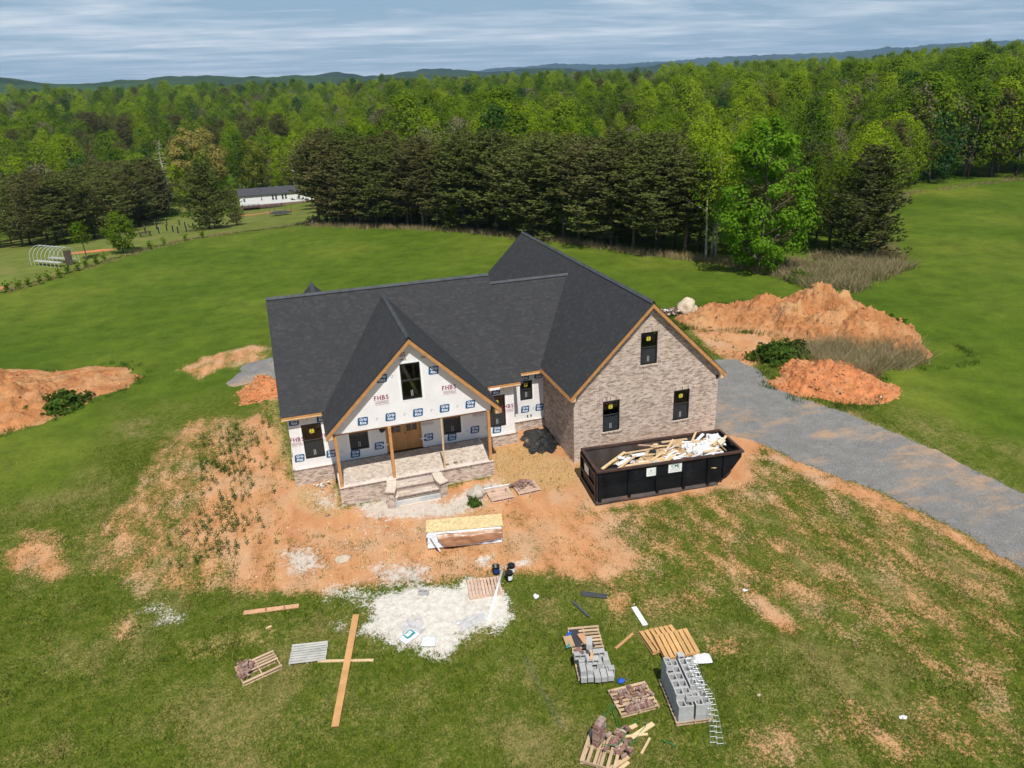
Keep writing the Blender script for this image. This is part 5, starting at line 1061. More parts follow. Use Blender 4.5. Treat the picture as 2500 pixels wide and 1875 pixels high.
# --- lumber pile under a sheet of OSB
lp = np.array((6.66, -7.55)); rz = orient((4.97, -7.62), (8.16, -8.28)); zl = h(*lp)
tag(MB().box((0, 0, .01), (3.28, .95, .022)).build('osb_sheet', MT['osb'], None, loc(lp, rz, .02, .38, zl+.70), rz), 'yellow chipboard sheet laid on top of the lumber pile', 'chipboard sheet')
bp_ = thing('lumber_bundle', loc(lp, rz, 0, .22, zl), rz, 'stack of white wrapped boards under the chipboard sheet', 'lumber bundle')
for k in range(3): MB().box((-1.2+1.2*k, 0, .04), (.09, .9, .08)).build('bearer', MT['pallet'], bp_)
bwm = MB().box((0, 0, 0), (3.14, .145, .056)).mesh('board', MT['white_board'])
for lv_ in range(10):
    for c_ in range(6): link('board', bwm, bp_, (R.uniform(-.05, .05), -.40+c_*.155+R.uniform(-.01, .01)-.012*(9-lv_)*(c_ == 0), .11+lv_*.059), R.uniform(-.006, .006))
V = []; F = []; n = 30; mrow = 12
for j in range(mrow+1):
    for i in range(n+1):
        u = i/n; v = j/mrow; x = -1.18+u*2.75; bot = .17+.20*u**2; z = .70-(.70-bot)*v; q = Vector((x*1.4, z*2.5, 7)); y = -.56-.10*v - .10*abs(noise.noise(q)) - .05*abs(noise.noise(q*2.4)) + (.12 if v < .12 else 0)
        V.append((x+.32*v*(1-u), y-.04*math.sin(v*3.1), z))
for j in range(mrow):
    for i in range(n): a = j*(n+1)+i; F.append((a, a+n+1, a+n+2, a+1))
tp = tag(MB().add(V, F).build('paper_tarp', MT['kraft'], None, loc(lp, rz, 0, .22, zl), rz, True), 'brown paper tarp hanging over the front of the lumber pile', 'tarp')
V = []; F = []
for j in range(7):
    for i in range(9): u, v = i/8, j/6; V.append((1.60+.05*noise.noise((u*3, v*3, 1)), -.62+u*1.1, .72-v*.5-.06*abs(noise.noise((u*4, v*3, 5)))))
for j in range(6):
    for i in range(8): a = j*9+i; F.append((a, a+1, a+10, a+9))
MB().add(V, F).build('end_flap', MT['kraft'], tp, smooth=True)
tag(MB().box((0, 0, 0), (.05, .06, .78)).build('white_batten', MT['white_board'], None, loc(lp, rz, -1.24, -.52, zl+.40), rz), 'white batten propped at the end of the lumber pile', 'batten'); bpy.data.objects['white_batten'].rotation_euler = (rad(-12), rad(-28), rz)
# --- dumpster
DA, DW, DH = 6.9, 2.25, 1.62
d0 = np.array((13.0, -7.13)); drz = orient((13.03, -7.06), (20.08, -7.65)); zd_ = h(16, -6.5)-.02
DU = thing('dumpster', (d0[0], d0[1], zd_), drz, 'long black roll off dumpster full of building scraps before the brick wing', 'dumpster')
zf = .20                                                      # floor height over the rails
prof = [(.0, zf), (5.95, zf), (6.62, .78), (7.02, 1.34), (7.05, DH), (0, DH)]
for nm, y0 in (('side_wall', 0), ('side_wall', DW-.02)): MB().prism([(x, y0, z) for x, z in prof], (0, .02, 0)).build(nm, MT['steel_black'], DU)
mbp = MB()
for (x, z), (x2, z2) in zip(prof[1:4], prof[2:5]): mbp.add([(x, .021, z), (x2, .021, z2), (x2, DW-.021, z2), (x, DW-.021, z)], [(0,1,2,3)]); mbp.add([(x-.02, .021, z+.02), (x2-.02, .021, z2), (x2-.02, DW-.021, z2), (x-.02, DW-.021, z+.02)], [(3,2,1,0)])
mbp.build('sloped_end', MT['steel_black'], DU)
MB().bb(0, 6.0, .021, DW-.021, zf-.03, zf).build('floor_plate', MT['rust_in'], DU)
for y in (.025, DW-.028): MB().prism([(x, y, z) for x, z in [(.04, zf+.01), (5.93, zf+.01), (6.58, .78), (6.98, 1.34), (7.0, DH-.05), (.04, DH-.05)]], (0, .003, 0)).build('inside_liner', MT['rust_in'], DU)
door_ = link('tail_gate', None, DU); MB().bb(-.03, -.005, .0, DW, zf-.06, DH).build('gate_plate', MT['rust_in'], door_)
for y0, y1, z0, z1 in ((0, .14, zf, DH-.02), (DW-.14, DW, zf, DH-.02)): MB().bb(-.12, -.031, y0, y1, z0, z1).build('gate_post', MT['steel_black'], door_)
for z in (zf+.02, .78, DH-.18): MB().bb(-.12, -.031, .141, DW-.141, z, z+.10).build('gate_rail', MT['steel_black'], door_)
MB().bb(-.125, -.121, .95, 1.55, .98, 1.36).build('sign', MT['sign'], door_)
for x in (.02, 1.42, 2.78, 4.08, 5.3, 6.1): MB().bb(x, x+.14, -.09, -.001, zf-.10 if x < 6 else .42, DH-.1).build('rib', MT['steel_black'], DU); MB().bb(x, x+.14, DW+.001, DW+.09, zf-.10 if x < 6 else .42, DH-.1).build('rib', MT['steel_black'], DU)
MB().bb(.3, 6.7, -.03, -.001, .93, .98).build('side_bar', MT['steel_black'], DU)
for nm, b in (('top_rim', (-.06, 7.1, -.10, .03, DH, DH+.09)), ('top_rim', (-.06, 7.1, DW-.03, DW+.10, DH, DH+.09)), ('top_rim', (-.08, .05, .031, DW-.031, DH, DH+.088)), ('top_rim', (7.0, 7.12, .031, DW-.031, DH, DH+.088))): MB().bb(*b).build(nm, MT['rust'], DU)
MB().bb(-.1, 5.9, -.10, .05, .04, .12).build('bottom_rail', MT['rust_in'], DU); MB().bb(-.1, 5.9, DW-.05, DW+.10, .04, .12).build('bottom_rail', MT['rust_in'], DU)
MB().prism([(.16, -.10, .121), (5.8, -.10, .121), (5.8, -.002, .22), (.16, -.002, .22)], (0, .0, .004)).build('bottom_flange', MT['rust_in'], DU)
for y in (.5, DW-.62): MB().bb(.0, 5.8, y, y+.12, .04, zf-.031).build('skid', MT['steel_black'], DU)
for y in (.42, DW-.54): MB().tube([(.1, y, .10), (.1, y+.2, .10)], .10, 12).build('roller', MT['rust'], DU)
s1_ = link('sign', None, DU, (2.56, -.012, 1.27)); MB().box((0, 0, 0), (.47, .006, .42)).build('sign_panel', MT['sign'], s1_)
MB().box((-.02, -.004, .07), (.05, .003, .07), rotm(0, .5, 0)).build('sign_mark', MT['black'], s1_)
for k in range(3): MB().box((0, -.004, -.02-.05*k), (.30, .003, .012)).build('sign_line', MT['sign_grey'], s1_)
s2_ = link('sign', None, DU, (3.72, -.012, 1.30)); MB().box((0, 0, 0), (.66, .006, .45)).build('sign_panel', MT['sign'], s2_)
link('lettering', text_mesh('CMJ', .20, MT['sign_green'], .006, 0, 1.15), s2_, (0, -.0045, .10))
for k in range(3): MB().box((0, -.004, -.03-.06*k), (.50 if k else .46, .003, .022)).build('sign_line', MT['sign_grey'], s2_)
def inD(x, y, z): return loc(d0, drz, x, y, zd_+z)
DG = 'wood scraps inside the dumpster'
for k in range(50):
    x = R.uniform(2.5, 6.3) if k < 42 else R.uniform(1.2, 2.6); y = R.uniform(.25, DW-.25); a_ = R.uniform(-.25, .9); L = R.uniform(.5, 1.9); L = min(L, 2*min(y-.1, DW-.1-y)/max(.05, abs(math.sin(a_)))+.25, 2*(6.85-x)/max(.1, math.cos(a_)))
    o = MB().box((0, 0, 0), (max(.35, L), R.choice((.09, .14, .05, .2)), .035)).build('scrap_board', MT[R.choice(('pale_wood', 'pale_wood', 'white_board', 'osb', 'white_board', 'pallet'))], None, inD(x, y, 1.30+R.uniform(0, .30)+.05*(x-3))); o.rotation_euler = (R.uniform(-.3, .3), R.uniform(-.18, .18), drz+a_); tag(o, 'scrap board tossed in the debris filling the dumpster', 'board', DG)
for k in range(5):
    o = MB().box((0, 0, 0), (3.3-.2*k, .14, .038)).build('long_board', MT['pale_wood'], None, inD(2.2+.15*k, .22+.12*k, 1.36+.02*k)); o.rotation_euler = (0, rad(-2), drz+rad(1.5*k-2)); tag(o, 'long pale board lying along the front wall inside the dumpster', 'board', 'long boards in the dumpster')
for (x, y, z, ry, L, lab) in ((3.9, 1.3, 1.66, -.62, 1.1, 'board sticking steeply up out of the dumpster middle'), (6.35, .75, 1.72, .75, 1.2, 'wide board leaning over white bags in the dumpster'), (6.5, 1.0, 1.75, -.5, .9, 'pale board crossing the wide board at the dumpster end'), (3.2, .9, 1.55, -1.35, .6, 'short stick standing upright in the dumpster')):
    o = MB().box((0, 0, 0), (L, .12, .04)).build('scrap_board', MT['pale_wood'], None, inD(x, y, z-.05)); o.rotation_euler = (.1, ry, drz+.5); tag(o, lab, 'board')
for k, (x, y, z, d, mt, lab, cat) in enumerate(((5.35, .6, 1.50, (.62, .34, .26), 'white_ply', 'big white plastic bundle near the front wall of the dumpster', 'plastic bundle'), (4.95, 1.25, 1.55, (.28, .26, .2), 'white_ply', 'round white plastic ball among the dumpster boards', 'plastic bundle'), (6.4, 1.5, 1.56, (.42, .4, .24), 'white_ply', 'white bags in the far end of the dumpster', 'plastic bundle'), (6.0, .55, 1.36, (.38, .28, .2), 'white_ply', 'white paper bags at the front far end of the dumpster', 'plastic bundle'), (2.05, 1.05, .98, (.45, .38, .26), 'bucket', 'black plastic bag beside the white strips in the dumpster', 'bag'), (3.5, .75, 1.22, (.45, .28, .16), 'film', 'clear crumpled film in the middle of the dumpster', 'film'), (3.3, 1.5, 1.2, (.5, .4, .25), 'poly_black', 'dark rubbish at the back of the dumpster', 'rubbish'), (4.5, 1.1, 1.12, (1.9, .95, .38), 'cardboard', 'brown mixed debris under the dumpster boards', 'debris'), (1.5, 1.2, .62, (.7, .7, .3), 'rust_in', 'dark rubbish low in the near end of the dumpster', 'rubbish'), (3.9, .55, 1.42, (.34, .24, .16), 'white_ply', 'white torn wrap behind the larger sign inside the dumpster', 'plastic bundle'), (4.6, 1.6, 1.5, (.4, .3, .2), 'cardboard', 'crushed brown carton at the back wall of the dumpster', 'carton'), (5.7, 1.2, 1.6, (.3, .26, .18), 'white_ply', 'white paper scrap heaped high in the dumpster', 'plastic bundle'), (3.0, .5, 1.32, (.3, .22, .14), 'concrete', 'grey insulation scrap near the front wall of the dumpster', 'rubbish'))):
    me = blob(80+k, d, 3, .45, 2.2); me.materials.append(MT[mt]); tag(link(cat.replace(' ', '_'), me, None, inD(x, y, z), drz), lab, cat)
for k, (x, y, w_, l_, lab) in enumerate(((2.6, .95, .65, .55, 'bent cardboard sheet in the dumpster beside the black bag'), (.95, .4, .8, .35, 'flat board end in the near corner of the dumpster'))):
    o = MB().box((0, 0, 0), (w_, l_, .015)).build('cardboard_sheet', MT['cardboard'] if k == 0 else MT['pale_wood'], None, inD(x, y, 1.22-.15*k)); o.rotation_euler = (.35, .15, drz+.3); tag(o, lab, 'cardboard' if k == 0 else 'board')
tag(MB().box((0, 0, 0), (.35, .2, .2)).build('carton', MT['blue_tarp'], None, inD(1.45, 1.1, 1.0), drz), 'small blue and white carton in the dumpster', 'carton')
mb = MB()
for k in range(46):
    a = R.uniform(0, 3.1); p0 = np.array((0, 0, .2)); L = R.uniform(.35, .7); p = [(math.cos(a)*L*t, math.sin(a)*L*t*.7, .28+.2*math.sin(t*2.6)-.35*t*t) for t in (0, .35, .7, 1)]; mb.tube(p, .007, 4)
tag(mb.build('strapping_tangle', MT['white_ply'], None, inD(1.95, 1.0, 1.0), drz-1.2), 'tangle of white plastic strapping in the dumpster', 'strapping', None, None)
# --- masonry wire ladders and straps
def wire_ladder(pts, label, nr=20, rr=.006, mat='wire', w=.1):
    r = thing('wire_ladder', (0, 0, 0), 0, label, 'wire mesh'); P = [np.array(p) for p in pts]; d = P[-1]-P[0]; n = np.array([-d[1], d[0], 0]); n /= np.linalg.norm(n)
    for sg in (-1, 1): MB().tube([p+n*sg*w for p in P], rr, 5).build('long_wire', MT[mat], r)
    cum = [0]
    for a, b in zip(P, P[1:]): cum.append(cum[-1]+np.linalg.norm(b-a))
    for k in range(nr):
        t = (k+.5)/nr*cum[-1]; i = max(j for j in range(len(P)-1) if cum[j] <= t); f_ = (t-cum[i])/(cum[i+1]-cum[i]); c = P[i]*(1-f_)+P[i+1]*f_; MB().tube([c-n*w, c+n*w], rr, 4).build('cross_wire', MT[mat], r)
zt_b = h(11.1, -18.3)+.142+.8
wire_ladder([G(12.2, -16.65, .05), (11.95, -17.3, .25), (11.62, -17.55, zt_b+.03), (11.35, -18.5, zt_b+.02), (11.45, -19.05, zt_b-.05), (11.42, -19.45, -.05), G(11.08, -20.05, .06)], 'shiny wire ladder strip draped over the neat block stack', 26)
wire_ladder([G(12.25, -16.85, .05), (12.0, -17.4, .28), (11.72, -17.7, zt_b+.05), (11.50, -18.4, zt_b+.06), (11.50, -19.1, zt_b-.02), (11.50, -19.5, -.02), G(11.25, -20.15, .05)], 'second wire ladder strip over the neat block stack, nearer its outer side', 26)
for k in range(2): wire_ladder([G(6.95+.10*k, -14.65, .04), G(7.0+.08*k, -15.8, .05), G(7.12+.06*k, -17.98, .04)], ('thin wire ladder strip in open grass beyond the blocks, the outer one', 'thin wire ladder strip in open grass, the one nearer the blocks')[k], 14, .0022, 'bark_grey', .07)
for k, (pts, lab) in enumerate((([(8.41, -18.42), (8.5, -18.0), (8.97, -17.61)], 'green strap looping between the two brick pallets'), ([(8.75, -18.6), (8.78, -18.1), (8.97, -17.65)], 'second green strap beside the loop, nearer the boards'), ([(8.75, -19.26), (9.2, -18.98), (9.67, -18.63)], 'green strap crossing the pale boards'), ([(9.76, -19.38), (10.03, -19.74)], 'short green strap end alone in the grass'), ([(8.81, -18.63), (9.1, -18.6), (9.42, -18.44)], 'green strap end behind the pale boards'), ([(7.98, -19.15), (8.3, -19.32), (8.75, -19.1), (8.62, -18.9)], 'green strap lying over the slumped bricks'))):
    P = [G(x, y, .07 if k < 5 else .34) for x, y in pts]; P2 = []
    for i in range(len(P)-1):
        for t in np.linspace(0, 1, 6)[:-1]: P2.append(np.array(P[i])*(1-t)+np.array(P[i+1])*t + np.array((.03*math.sin(9*t+k), .03*math.cos(7*t), .04*math.sin(t*3.1))))
    P2.append(np.array(P[-1])); tag(MB().tube(P2, .011, 5).build('strap', MT['strap']), lab, 'strap')
# --- boulders, rubble, dirt piles
def rock(name, p, d, seed, mat, label, cat='boulder', rough=.22, sub=3, rz=0):
    me = blob(seed, d, sub, rough, 1.5); me.materials.append(MT[mat])
    for q in me.polygons: q.use_smooth = True
    return tag(link(name, me, None, p, rz), label, cat)
rock('boulder', G(8.05, -4.35, .22), (.40, .34, .36), 21, 'boulder_grey', 'rounded grey boulder beside the front steps')
rock('boulder', G(8.72, -3.75, .06), (.22, .16, .14), 22, 'boulder_grey', 'small grey boulder behind the pink pallet')
rock('boulder', G(30.4, 15.4, .45), (.78, .65, .7), 23, 'boulder', 'large tan boulder by the rubble behind the brick wing', rough=.3)
rock('flat_rock', G(1.55, -6.85, .05), (.35, .28, .10), 24, 'boulder', 'flat tan rock half sunk in the clay')
for k in range(26):
    x, y = R.gauss(1.25, .22), R.gauss(-.62, .14); d = R.uniform(.04, .11); rock('rubble_stone', G(x, y, d*.5+R.uniform(0, .12)), (d, d*.8, d*.6), 100+k, R.choice(('white_ply', 'concrete', 'cap', 'brick_red')), 'chunk in the small pale rubble heap against the brick skirt', 'rubble', .3, 1); bpy.data.objects[-1 if False else 'rubble_stone' if k == 0 else 'rubble_stone.%03d' % k]['group'] = 'small rubble heap'
for k in range(60):
    x, y = R.gauss(28.9, .75), R.gauss(15.6, .45); d = R.uniform(.07, .2); t = max(0, 1-abs(x-28.9)/1.8)*.7; o = rock('broken_masonry', G(x, y, d*.5+R.uniform(0, .9)*t), (d, d*.75, d*.6), 200+k, R.choice(('brick_red', 'brick_dark', 'white_ply', 'cap')), 'chunk in the brick rubble heap beside the large tan boulder', 'rubble', .3, 1); o['group'] = 'brick rubble heap'
def pile(name, peaks, bounds, mat, label, step=.16, rough=.16, seed=0):
    x0, x1, y0, y1 = bounds; xs = np.arange(x0, x1, step); ys = np.arange(y0, y1, step); idx = {}; V = []; F = []; Z = np.zeros((len(ys), len(xs)))
    for j, y in enumerate(ys):
        for i, x in enumerate(xs):
            z = 0; wx_ = x + .7*noise.noise((x*.5, y*.5, seed)); wy_ = y + .7*noise.noise((x*.5, y*.5, seed+5))
            for (px, py, hh, r) in peaks: d = math.hypot(wx_-px, wy_-py)/r; z = max(z, hh*max(0, 1-d**1.25)*1.0) if d < 1 else z
            z *= (.42 if seed == 3 and ((x-36.9+.3*noise.noise((x*2, y*2, 1)))/1.7)**2+((y-8.3+.5*noise.noise((x*1.5, y*1.5, 4)))/1.0)**2 < 1 else 1)
            z = z*(1 + .30*noise.noise((x*.9, y*.9, seed+2))) + (rough*(.6*abs(noise.noise((x*1.6, y*1.6, seed))) + .5*noise.noise((x*3.7, y*3.7, seed)) + .35*noise.noise((x*8, y*8, seed)) - .5*abs(noise.noise((x*.8+y*.5, y*.7-x*.3, seed+9))))*min(1, z*2.2)); Z[j, i] = z - .06
    for j in range(len(ys)-1):
        for i in range(len(xs)-1):
            if max(Z[j, i], Z[j+1, i], Z[j, i+1], Z[j+1, i+1]) > -.02:
                q = []
                for (jj, i2) in ((j, i), (j, i+1), (j+1, i+1), (j+1, i)):
                    if (jj, i2) not in idx: idx[(jj, i2)] = len(V); V.append((xs[i2], ys[jj], h(xs[i2], ys[jj])+Z[jj, i2]))
                    q.append(idx[(jj, i2)])
                F.append(q)
    return tag(link(name, mesh_np(name, V, F, MT[mat], True)), label, 'dirt pile')
pile('dirt_pile', [(38.0, 9.6, 2.9, 4.6), (35.0, 12.2, 1.7, 3.6), (31.8, 13.6, 1.0, 3.0), (39.0, 6.0, 1.8, 3.8), (39.2, 3.0, .8, 2.2), (36.2, 7.6, 1.2, 3.4)], (27, 46, -2, 18), 'clay', 'biggest red clay mound beyond the driveway', .13, .62, 3)
pile('dirt_pile', [(31.2, .2, 1.25, 3.1), (32.6, -1.2, .75, 2.2), (29.6, .4, .6, 1.8)], (26, 36, -5, 5), 'clay_orange', 'smaller orange clay mound between driveway and dry brush', .1, .5, 8)
pile('dirt_pile', [(-17.5, 17.2, 1.5, 4.6), (-20.5, 20.5, 1.3, 5), (-14.5, 19.8, .45, 4.5), (-22, 15, 1.4, 5), (-11.8, 19.3, .25, 2.5)], (-30, -8, 9, 27), 'clay', 'long orange clay mound at the meadow side of the house', .14, .5, 12)
pile('dirt_pile', [(-1.7, 13.4, .95, 1.9), (-1.0, 12.6, .6, 1.4), (-2.4, 12.6, .35, 1.2)], (-5, 2, 10, 17), 'clay_orange', 'small orange clay heap against the end of the house', .1, .3, 15)
pile('gravel_heap', [(-.9, 17.5, .7, 2.4), (-2.8, 16.5, .3, 1.6)], (-6, 3, 13, 22), 'gravel', 'low grey gravel heap behind the small clay heap', .12, .1, 18)
for k, (x, y) in enumerate(((31.9, -3.4), (38.2, -8.9), (29.8, 3.6))):
    r = thing('survey_flag', G(x, y), .4*k, ('small white survey flag at the foot of the smaller clay mound', 'small white survey flag alone in the meadow beyond the drive', 'small white survey flag by the dark bush near the drive')[k], 'flag'); MB().tube([(0, 0, 0), (0, 0, .5)], .006, 4).build('stake', MT['wire'], r); MB().box((.06, 0, .44), (.12, .004, .1)).build('cloth', MT['white_ply'], r)

# ================================================================== trees and the far country
def quads(Cn, Nn, size, asp=1.0, R_=rng):
    n = len(Cn); Nn = Nn/(np.linalg.norm(Nn, axis=1, keepdims=True)+1e-9); t = R_.normal(size=(n, 3)); a = np.cross(Nn, t); a /= (np.linalg.norm(a, axis=1, keepdims=True)+1e-9); b = np.cross(Nn, a)
    s = size[:, None]; V = np.stack([Cn-a*s*.5-b*s*asp*.5, Cn+a*s*.5-b*s*asp*.35, Cn+a*s*.42+b*s*asp*.5, Cn-a*s*.38+b*s*asp*.45], 1).reshape(-1, 3); return V, np.arange(4*n).reshape(-1, 4)
def limb_mesh(seed, Hh, r0, crown_base, crown_r, nl, top=.92, spread=.5, lean=.03):
    rr = np.random.default_rng(seed); mb = MB(); n = 7; lean = .004 if nl > 40 else lean; P = [np.array((lean*Hh*t*t*math.sin(seed)+.04*Hh*t*rr.normal()*.3, lean*Hh*t*t*math.cos(seed)+.04*Hh*t*rr.normal()*.3, Hh*top*t)) for t in np.linspace(0, 1, n)]
    mb.tube(P, [r0*(1-.88*i/(n-1)) for i in range(n)], 7); tips = []
    for k in range(nl):
        t = crown_base+(top-crown_base)*((k+.5)/nl)*.95; z = t*Hh; i = min(n-2, int(t/top*(n-1))); f_ = t/top*(n-1)-i; p = P[i]*(1-f_)+P[i+1]*f_; az = k*2.4+rr.uniform(-.4, .4); L = crown_r*(1-.55*(t-crown_base)/(1-crown_base))*rr.uniform(.75, 1.05); u = np.array((math.cos(az), math.sin(az), 0)); q = p+u*L*.55+np.array((0, 0, L*spread*.6)); e = p+u*L+np.array((0, 0, L*spread)); rb = r0*(1-.85*t)*.55
        mb.tube([p, q, e], [rb, rb*.6, rb*.15], 5); tips += [q, e]
    return mb, tips
def leafy(seed, Hh, cr, base, ncl, per, leaf, prof, flat=.8, tips=None, jitter=1.0, cl=.17):
    rr = np.random.default_rng(seed); Cs = []; Ns = []
    axis_ = np.array((0, 0, Hh*(base+1)/2))
    for k in range(ncl):
        t = (k+rr.uniform())/ncl; r = prof(t)*cr*(rr.uniform(.35, 1)**.5); az = k*2.39996+rr.uniform(-.5, .5)
        c = np.array((r*math.cos(az), r*math.sin(az), Hh*(base+(1-base)*t*.97))); s = cl*Hh*rr.uniform(.55, 1.1)*(.45+.55*prof(t))*jitter
        if tips is not None and rr.random() < .35: c = tips[rr.integers(len(tips))]+rr.normal(size=3)*.2
        d = rr.normal(size=(per, 3)); d /= np.linalg.norm(d, axis=1, keepdims=True); q = d*(rr.uniform(.35, 1, (per, 1))**.6)*s; q[:, 2] *= flat
        Cs.append(c+q); out = (c-axis_)*np.array((1, 1, .6)); out = out/(np.linalg.norm(out)+1e-6); Ns.append(d*.9+out*.5+np.array((0, 0, .55))+rr.normal(size=(per, 3))*.28)
    Cs = np.concatenate(Cs); Ns = np.concatenate(Ns); return quads(Cs, Ns, leaf*rr.uniform(.55, 1.25, len(Cs)), .8, rr)
def pine(seed, Hh, cr, base, nb, tuft=.5, pw=2.3):
    rr = np.random.default_rng(seed); Cs = []; Ns = []; S = []; mb = MB(); r0 = .016*Hh; n = 6; P = [np.array((.012*Hh*t*rr.normal(), .012*Hh*t*rr.normal(), Hh*.98*t)) for t in np.linspace(0, 1, n)]; mb.tube(P, [r0*(1-.92*i/(n-1)) for i in range(n)], 6)
    V = []; 
    for k in range(nb):
        t = base+(1-base)*(k/nb)**.9; az = k*2.39996+rr.uniform(-.5, .5); L = (cr*(1-((t-base)/(1-base))**pw)*rr.uniform(.55, 1.1)*(1+.45*noise.noise((math.cos(az)*1.3+seed, math.sin(az)*1.3, t*4)))+.35)*(1.0 if t > base+.12 else .8); u = np.array((math.cos(az), math.sin(az), 0)); p = np.array((0, 0, t*Hh)); up = rr.uniform(-.12, .38)+.35*(t-base)
        mb.tube([p, p+u*L*.6+np.array((0, 0, L*up*.5)), p+u*L+np.array((0, 0, L*(up+.1)))], [r0*.28*(1.1-t), r0*.16*(1.1-t), .01], 4)
        m_ = max(3, int(L/.17))
        for j in range(m_):
            f_ = (j+1)/m_
            if f_ < .25: continue
            side = np.array((-u[1], u[0], 0))*rr.uniform(-.38, .38)*L*(1-.5*f_); c = p+u*L*f_+side+np.array((0, 0, L*(up*f_+.1*f_*f_)+rr.uniform(-.14, .2)))
            for q in range(6):
                d = u*rr.uniform(.1, 1)+np.array((-u[1], u[0], 0))*rr.normal()*.9+np.array((0, 0, rr.uniform(-.05, .55))); d /= np.linalg.norm(d); l = tuft*rr.uniform(.6, 1.25); w = np.cross(d, np.array((u[0]*.9+rr.normal()*.5, u[1]*.9+rr.normal()*.5, .65))); w /= np.linalg.norm(w)+1e-9; w *= l*.19; V += [c-w*.6, c+w*.6, c+d*l*.7+w, c+d*l-w*.3]
    V = np.array(V); return mb, V, np.arange(len(V)).reshape(-1, 4)
MT['lf_bright'] = leafmat('leaf_spring', (.105,.185,.009), (.315,.40,.022), .45, .28)
MT['lf_mid'] = leafmat('leaf_mid', (.054,.114,.009), (.19,.265,.022), .42, .28)
MT['lf_big'] = leafmat('leaf_big_tree', (.075,.185,.010), (.19,.33,.022), .45, .75)
MT['lf_deep'] = leafmat('leaf_deep', (.026,.070,.018), (.05,.11,.026), .3, .5)
MT['lf_gold'] = leafmat('leaf_golden', (.25,.21,.05), (.34,.29,.08), .35, .6)
MT['lf_yellow'] = leafmat('leaf_yellow', (.16,.18,.022), (.24,.25,.04), .4, .6)
MT['lf_bud'] = leafmat('leaf_bud', (.14,.125,.075), (.22,.20,.12), .3, .6)
MT['needle'] = leafmat('pine_needle', (.078,.102,.024), (.185,.202,.060), .3, .5)
MT['needle_brown'] = leafmat('pine_needle_brown', (.092,.094,.032), (.175,.160,.062), .3, .5)
MT['cedar'] = leafmat('cedar_needle', (.055,.072,.020), (.12,.13,.042), .25, .6)
PR = {'oval': lambda t: max(.15, math.sin(math.pi*(.12+.84*t))**.8), 'round': lambda t: max(.2, (1-(2*t-.9)**2*.85))**.5 if abs(2*t-.9) < 1.08 else .2, 'tall': lambda t: max(.12, min(1, (t+.15)*2.2)*(1-t**2.2)**.6), 'cone': lambda t: max(.1, 1-t**1.1*.95)}
MODELS = {}
def model(key, kind, seed, Hh, cr, **k):
    if kind == 'pine': mb, V, F = pine(seed, Hh, cr, k.get('base', .12), k.get('nb', 160), k.get('tuft', .33), k.get('pw', 2.3))
    else:
        mb, tips = limb_mesh(seed, Hh, k.get('r0', .018*Hh), k.get('base', .22), cr, k.get('nl', 11), k.get('top', .9), k.get('spread', .5)); V, F = leafy(seed, Hh, cr, k.get('base', .22), k.get('ncl', 46), k.get('per', 78), k.get('leaf', .27), PR[k.get('prof', 'oval')], tips=tips if k.get('tips') else None, cl=k.get('cl', .15), jitter=k.get('jit', 1.0))
    MODELS[key] = (mb, V, F)
model('b1', 'leaf', 1, 14, 3.6, prof='tall'); model('b2', 'leaf', 2, 12, 4.0, prof='round'); model('b3', 'leaf', 3, 15, 3.2, prof='tall', base=.3); model('b4', 'leaf', 4, 11, 4.4, prof='oval', base=.15)
model('bare', 'leaf', 5, 13, 3.0, prof='tall', ncl=40, per=16, leaf=.26, base=.3, nl=18, tips=True); model('p1', 'pine', 11, 11.5, 3.0, base=.10); model('p2', 'pine', 12, 12, 2.7, base=.16, nb=165); model('p3', 'pine', 13, 10, 2.8, base=.08, nb=150); model('p4', 'pine', 14, 11, 3.2, base=.22, nb=155, pw=4.5); model('p5', 'pine', 15, 11, 2.6, base=.05, nb=165, pw=3.2); model('p6', 'pine', 16, 12, 3.0, base=.30, nb=140, pw=5)
_tm = {}
def part_mesh(key, which, mat):
    k = (key, which, mat)
    if k not in _tm:
        mb, V, F = MODELS[key]; _tm[k] = mb.mesh('trunk', MT[mat], True) if which == 'trunk' else mesh_np('crown', V, F, MT[mat])
    return _tm[k]
def tree(key, x, y, Hh, leaf, bark, label, cat='tree', group=None, name='tree', wide=1.0, rz=None):
    base = {'b1':14,'b2':12,'b3':15,'b4':11,'bare':13,'p1':11.5,'p2':12,'p3':10,'p4':11,'p5':11,'p6':12}.get(key) or MODELH[key]; s = Hh/base
    r = thing(name, (x, y, h(x, y)-.1), random.uniform(0, 6.28) if rz is None else rz, label, cat, group); r.scale = (s*wide, s*wide, s); r.rotation_euler = (random.gauss(0, .025), random.gauss(0, .025), r.rotation_euler[2])
    link('trunk', part_mesh(key, 'trunk', bark), r); link('crown', part_mesh(key, 'crown', leaf), r); return r
MODELH = {}
def far(x, y):                                               # a flat-ground position carried along the sight line down to the real ground
    d = np.array((x-CAM.x, y-CAM.y, .3-CAM.z)); t = 1.0
    for i in range(60): z = h(CAM.x+d[0]*t, CAM.y+d[1]*t); t += .5*((z-CAM.z)/d[2]-t)
    return CAM.x+d[0]*t, CAM.y+d[1]*t, t
R = random.Random(21)
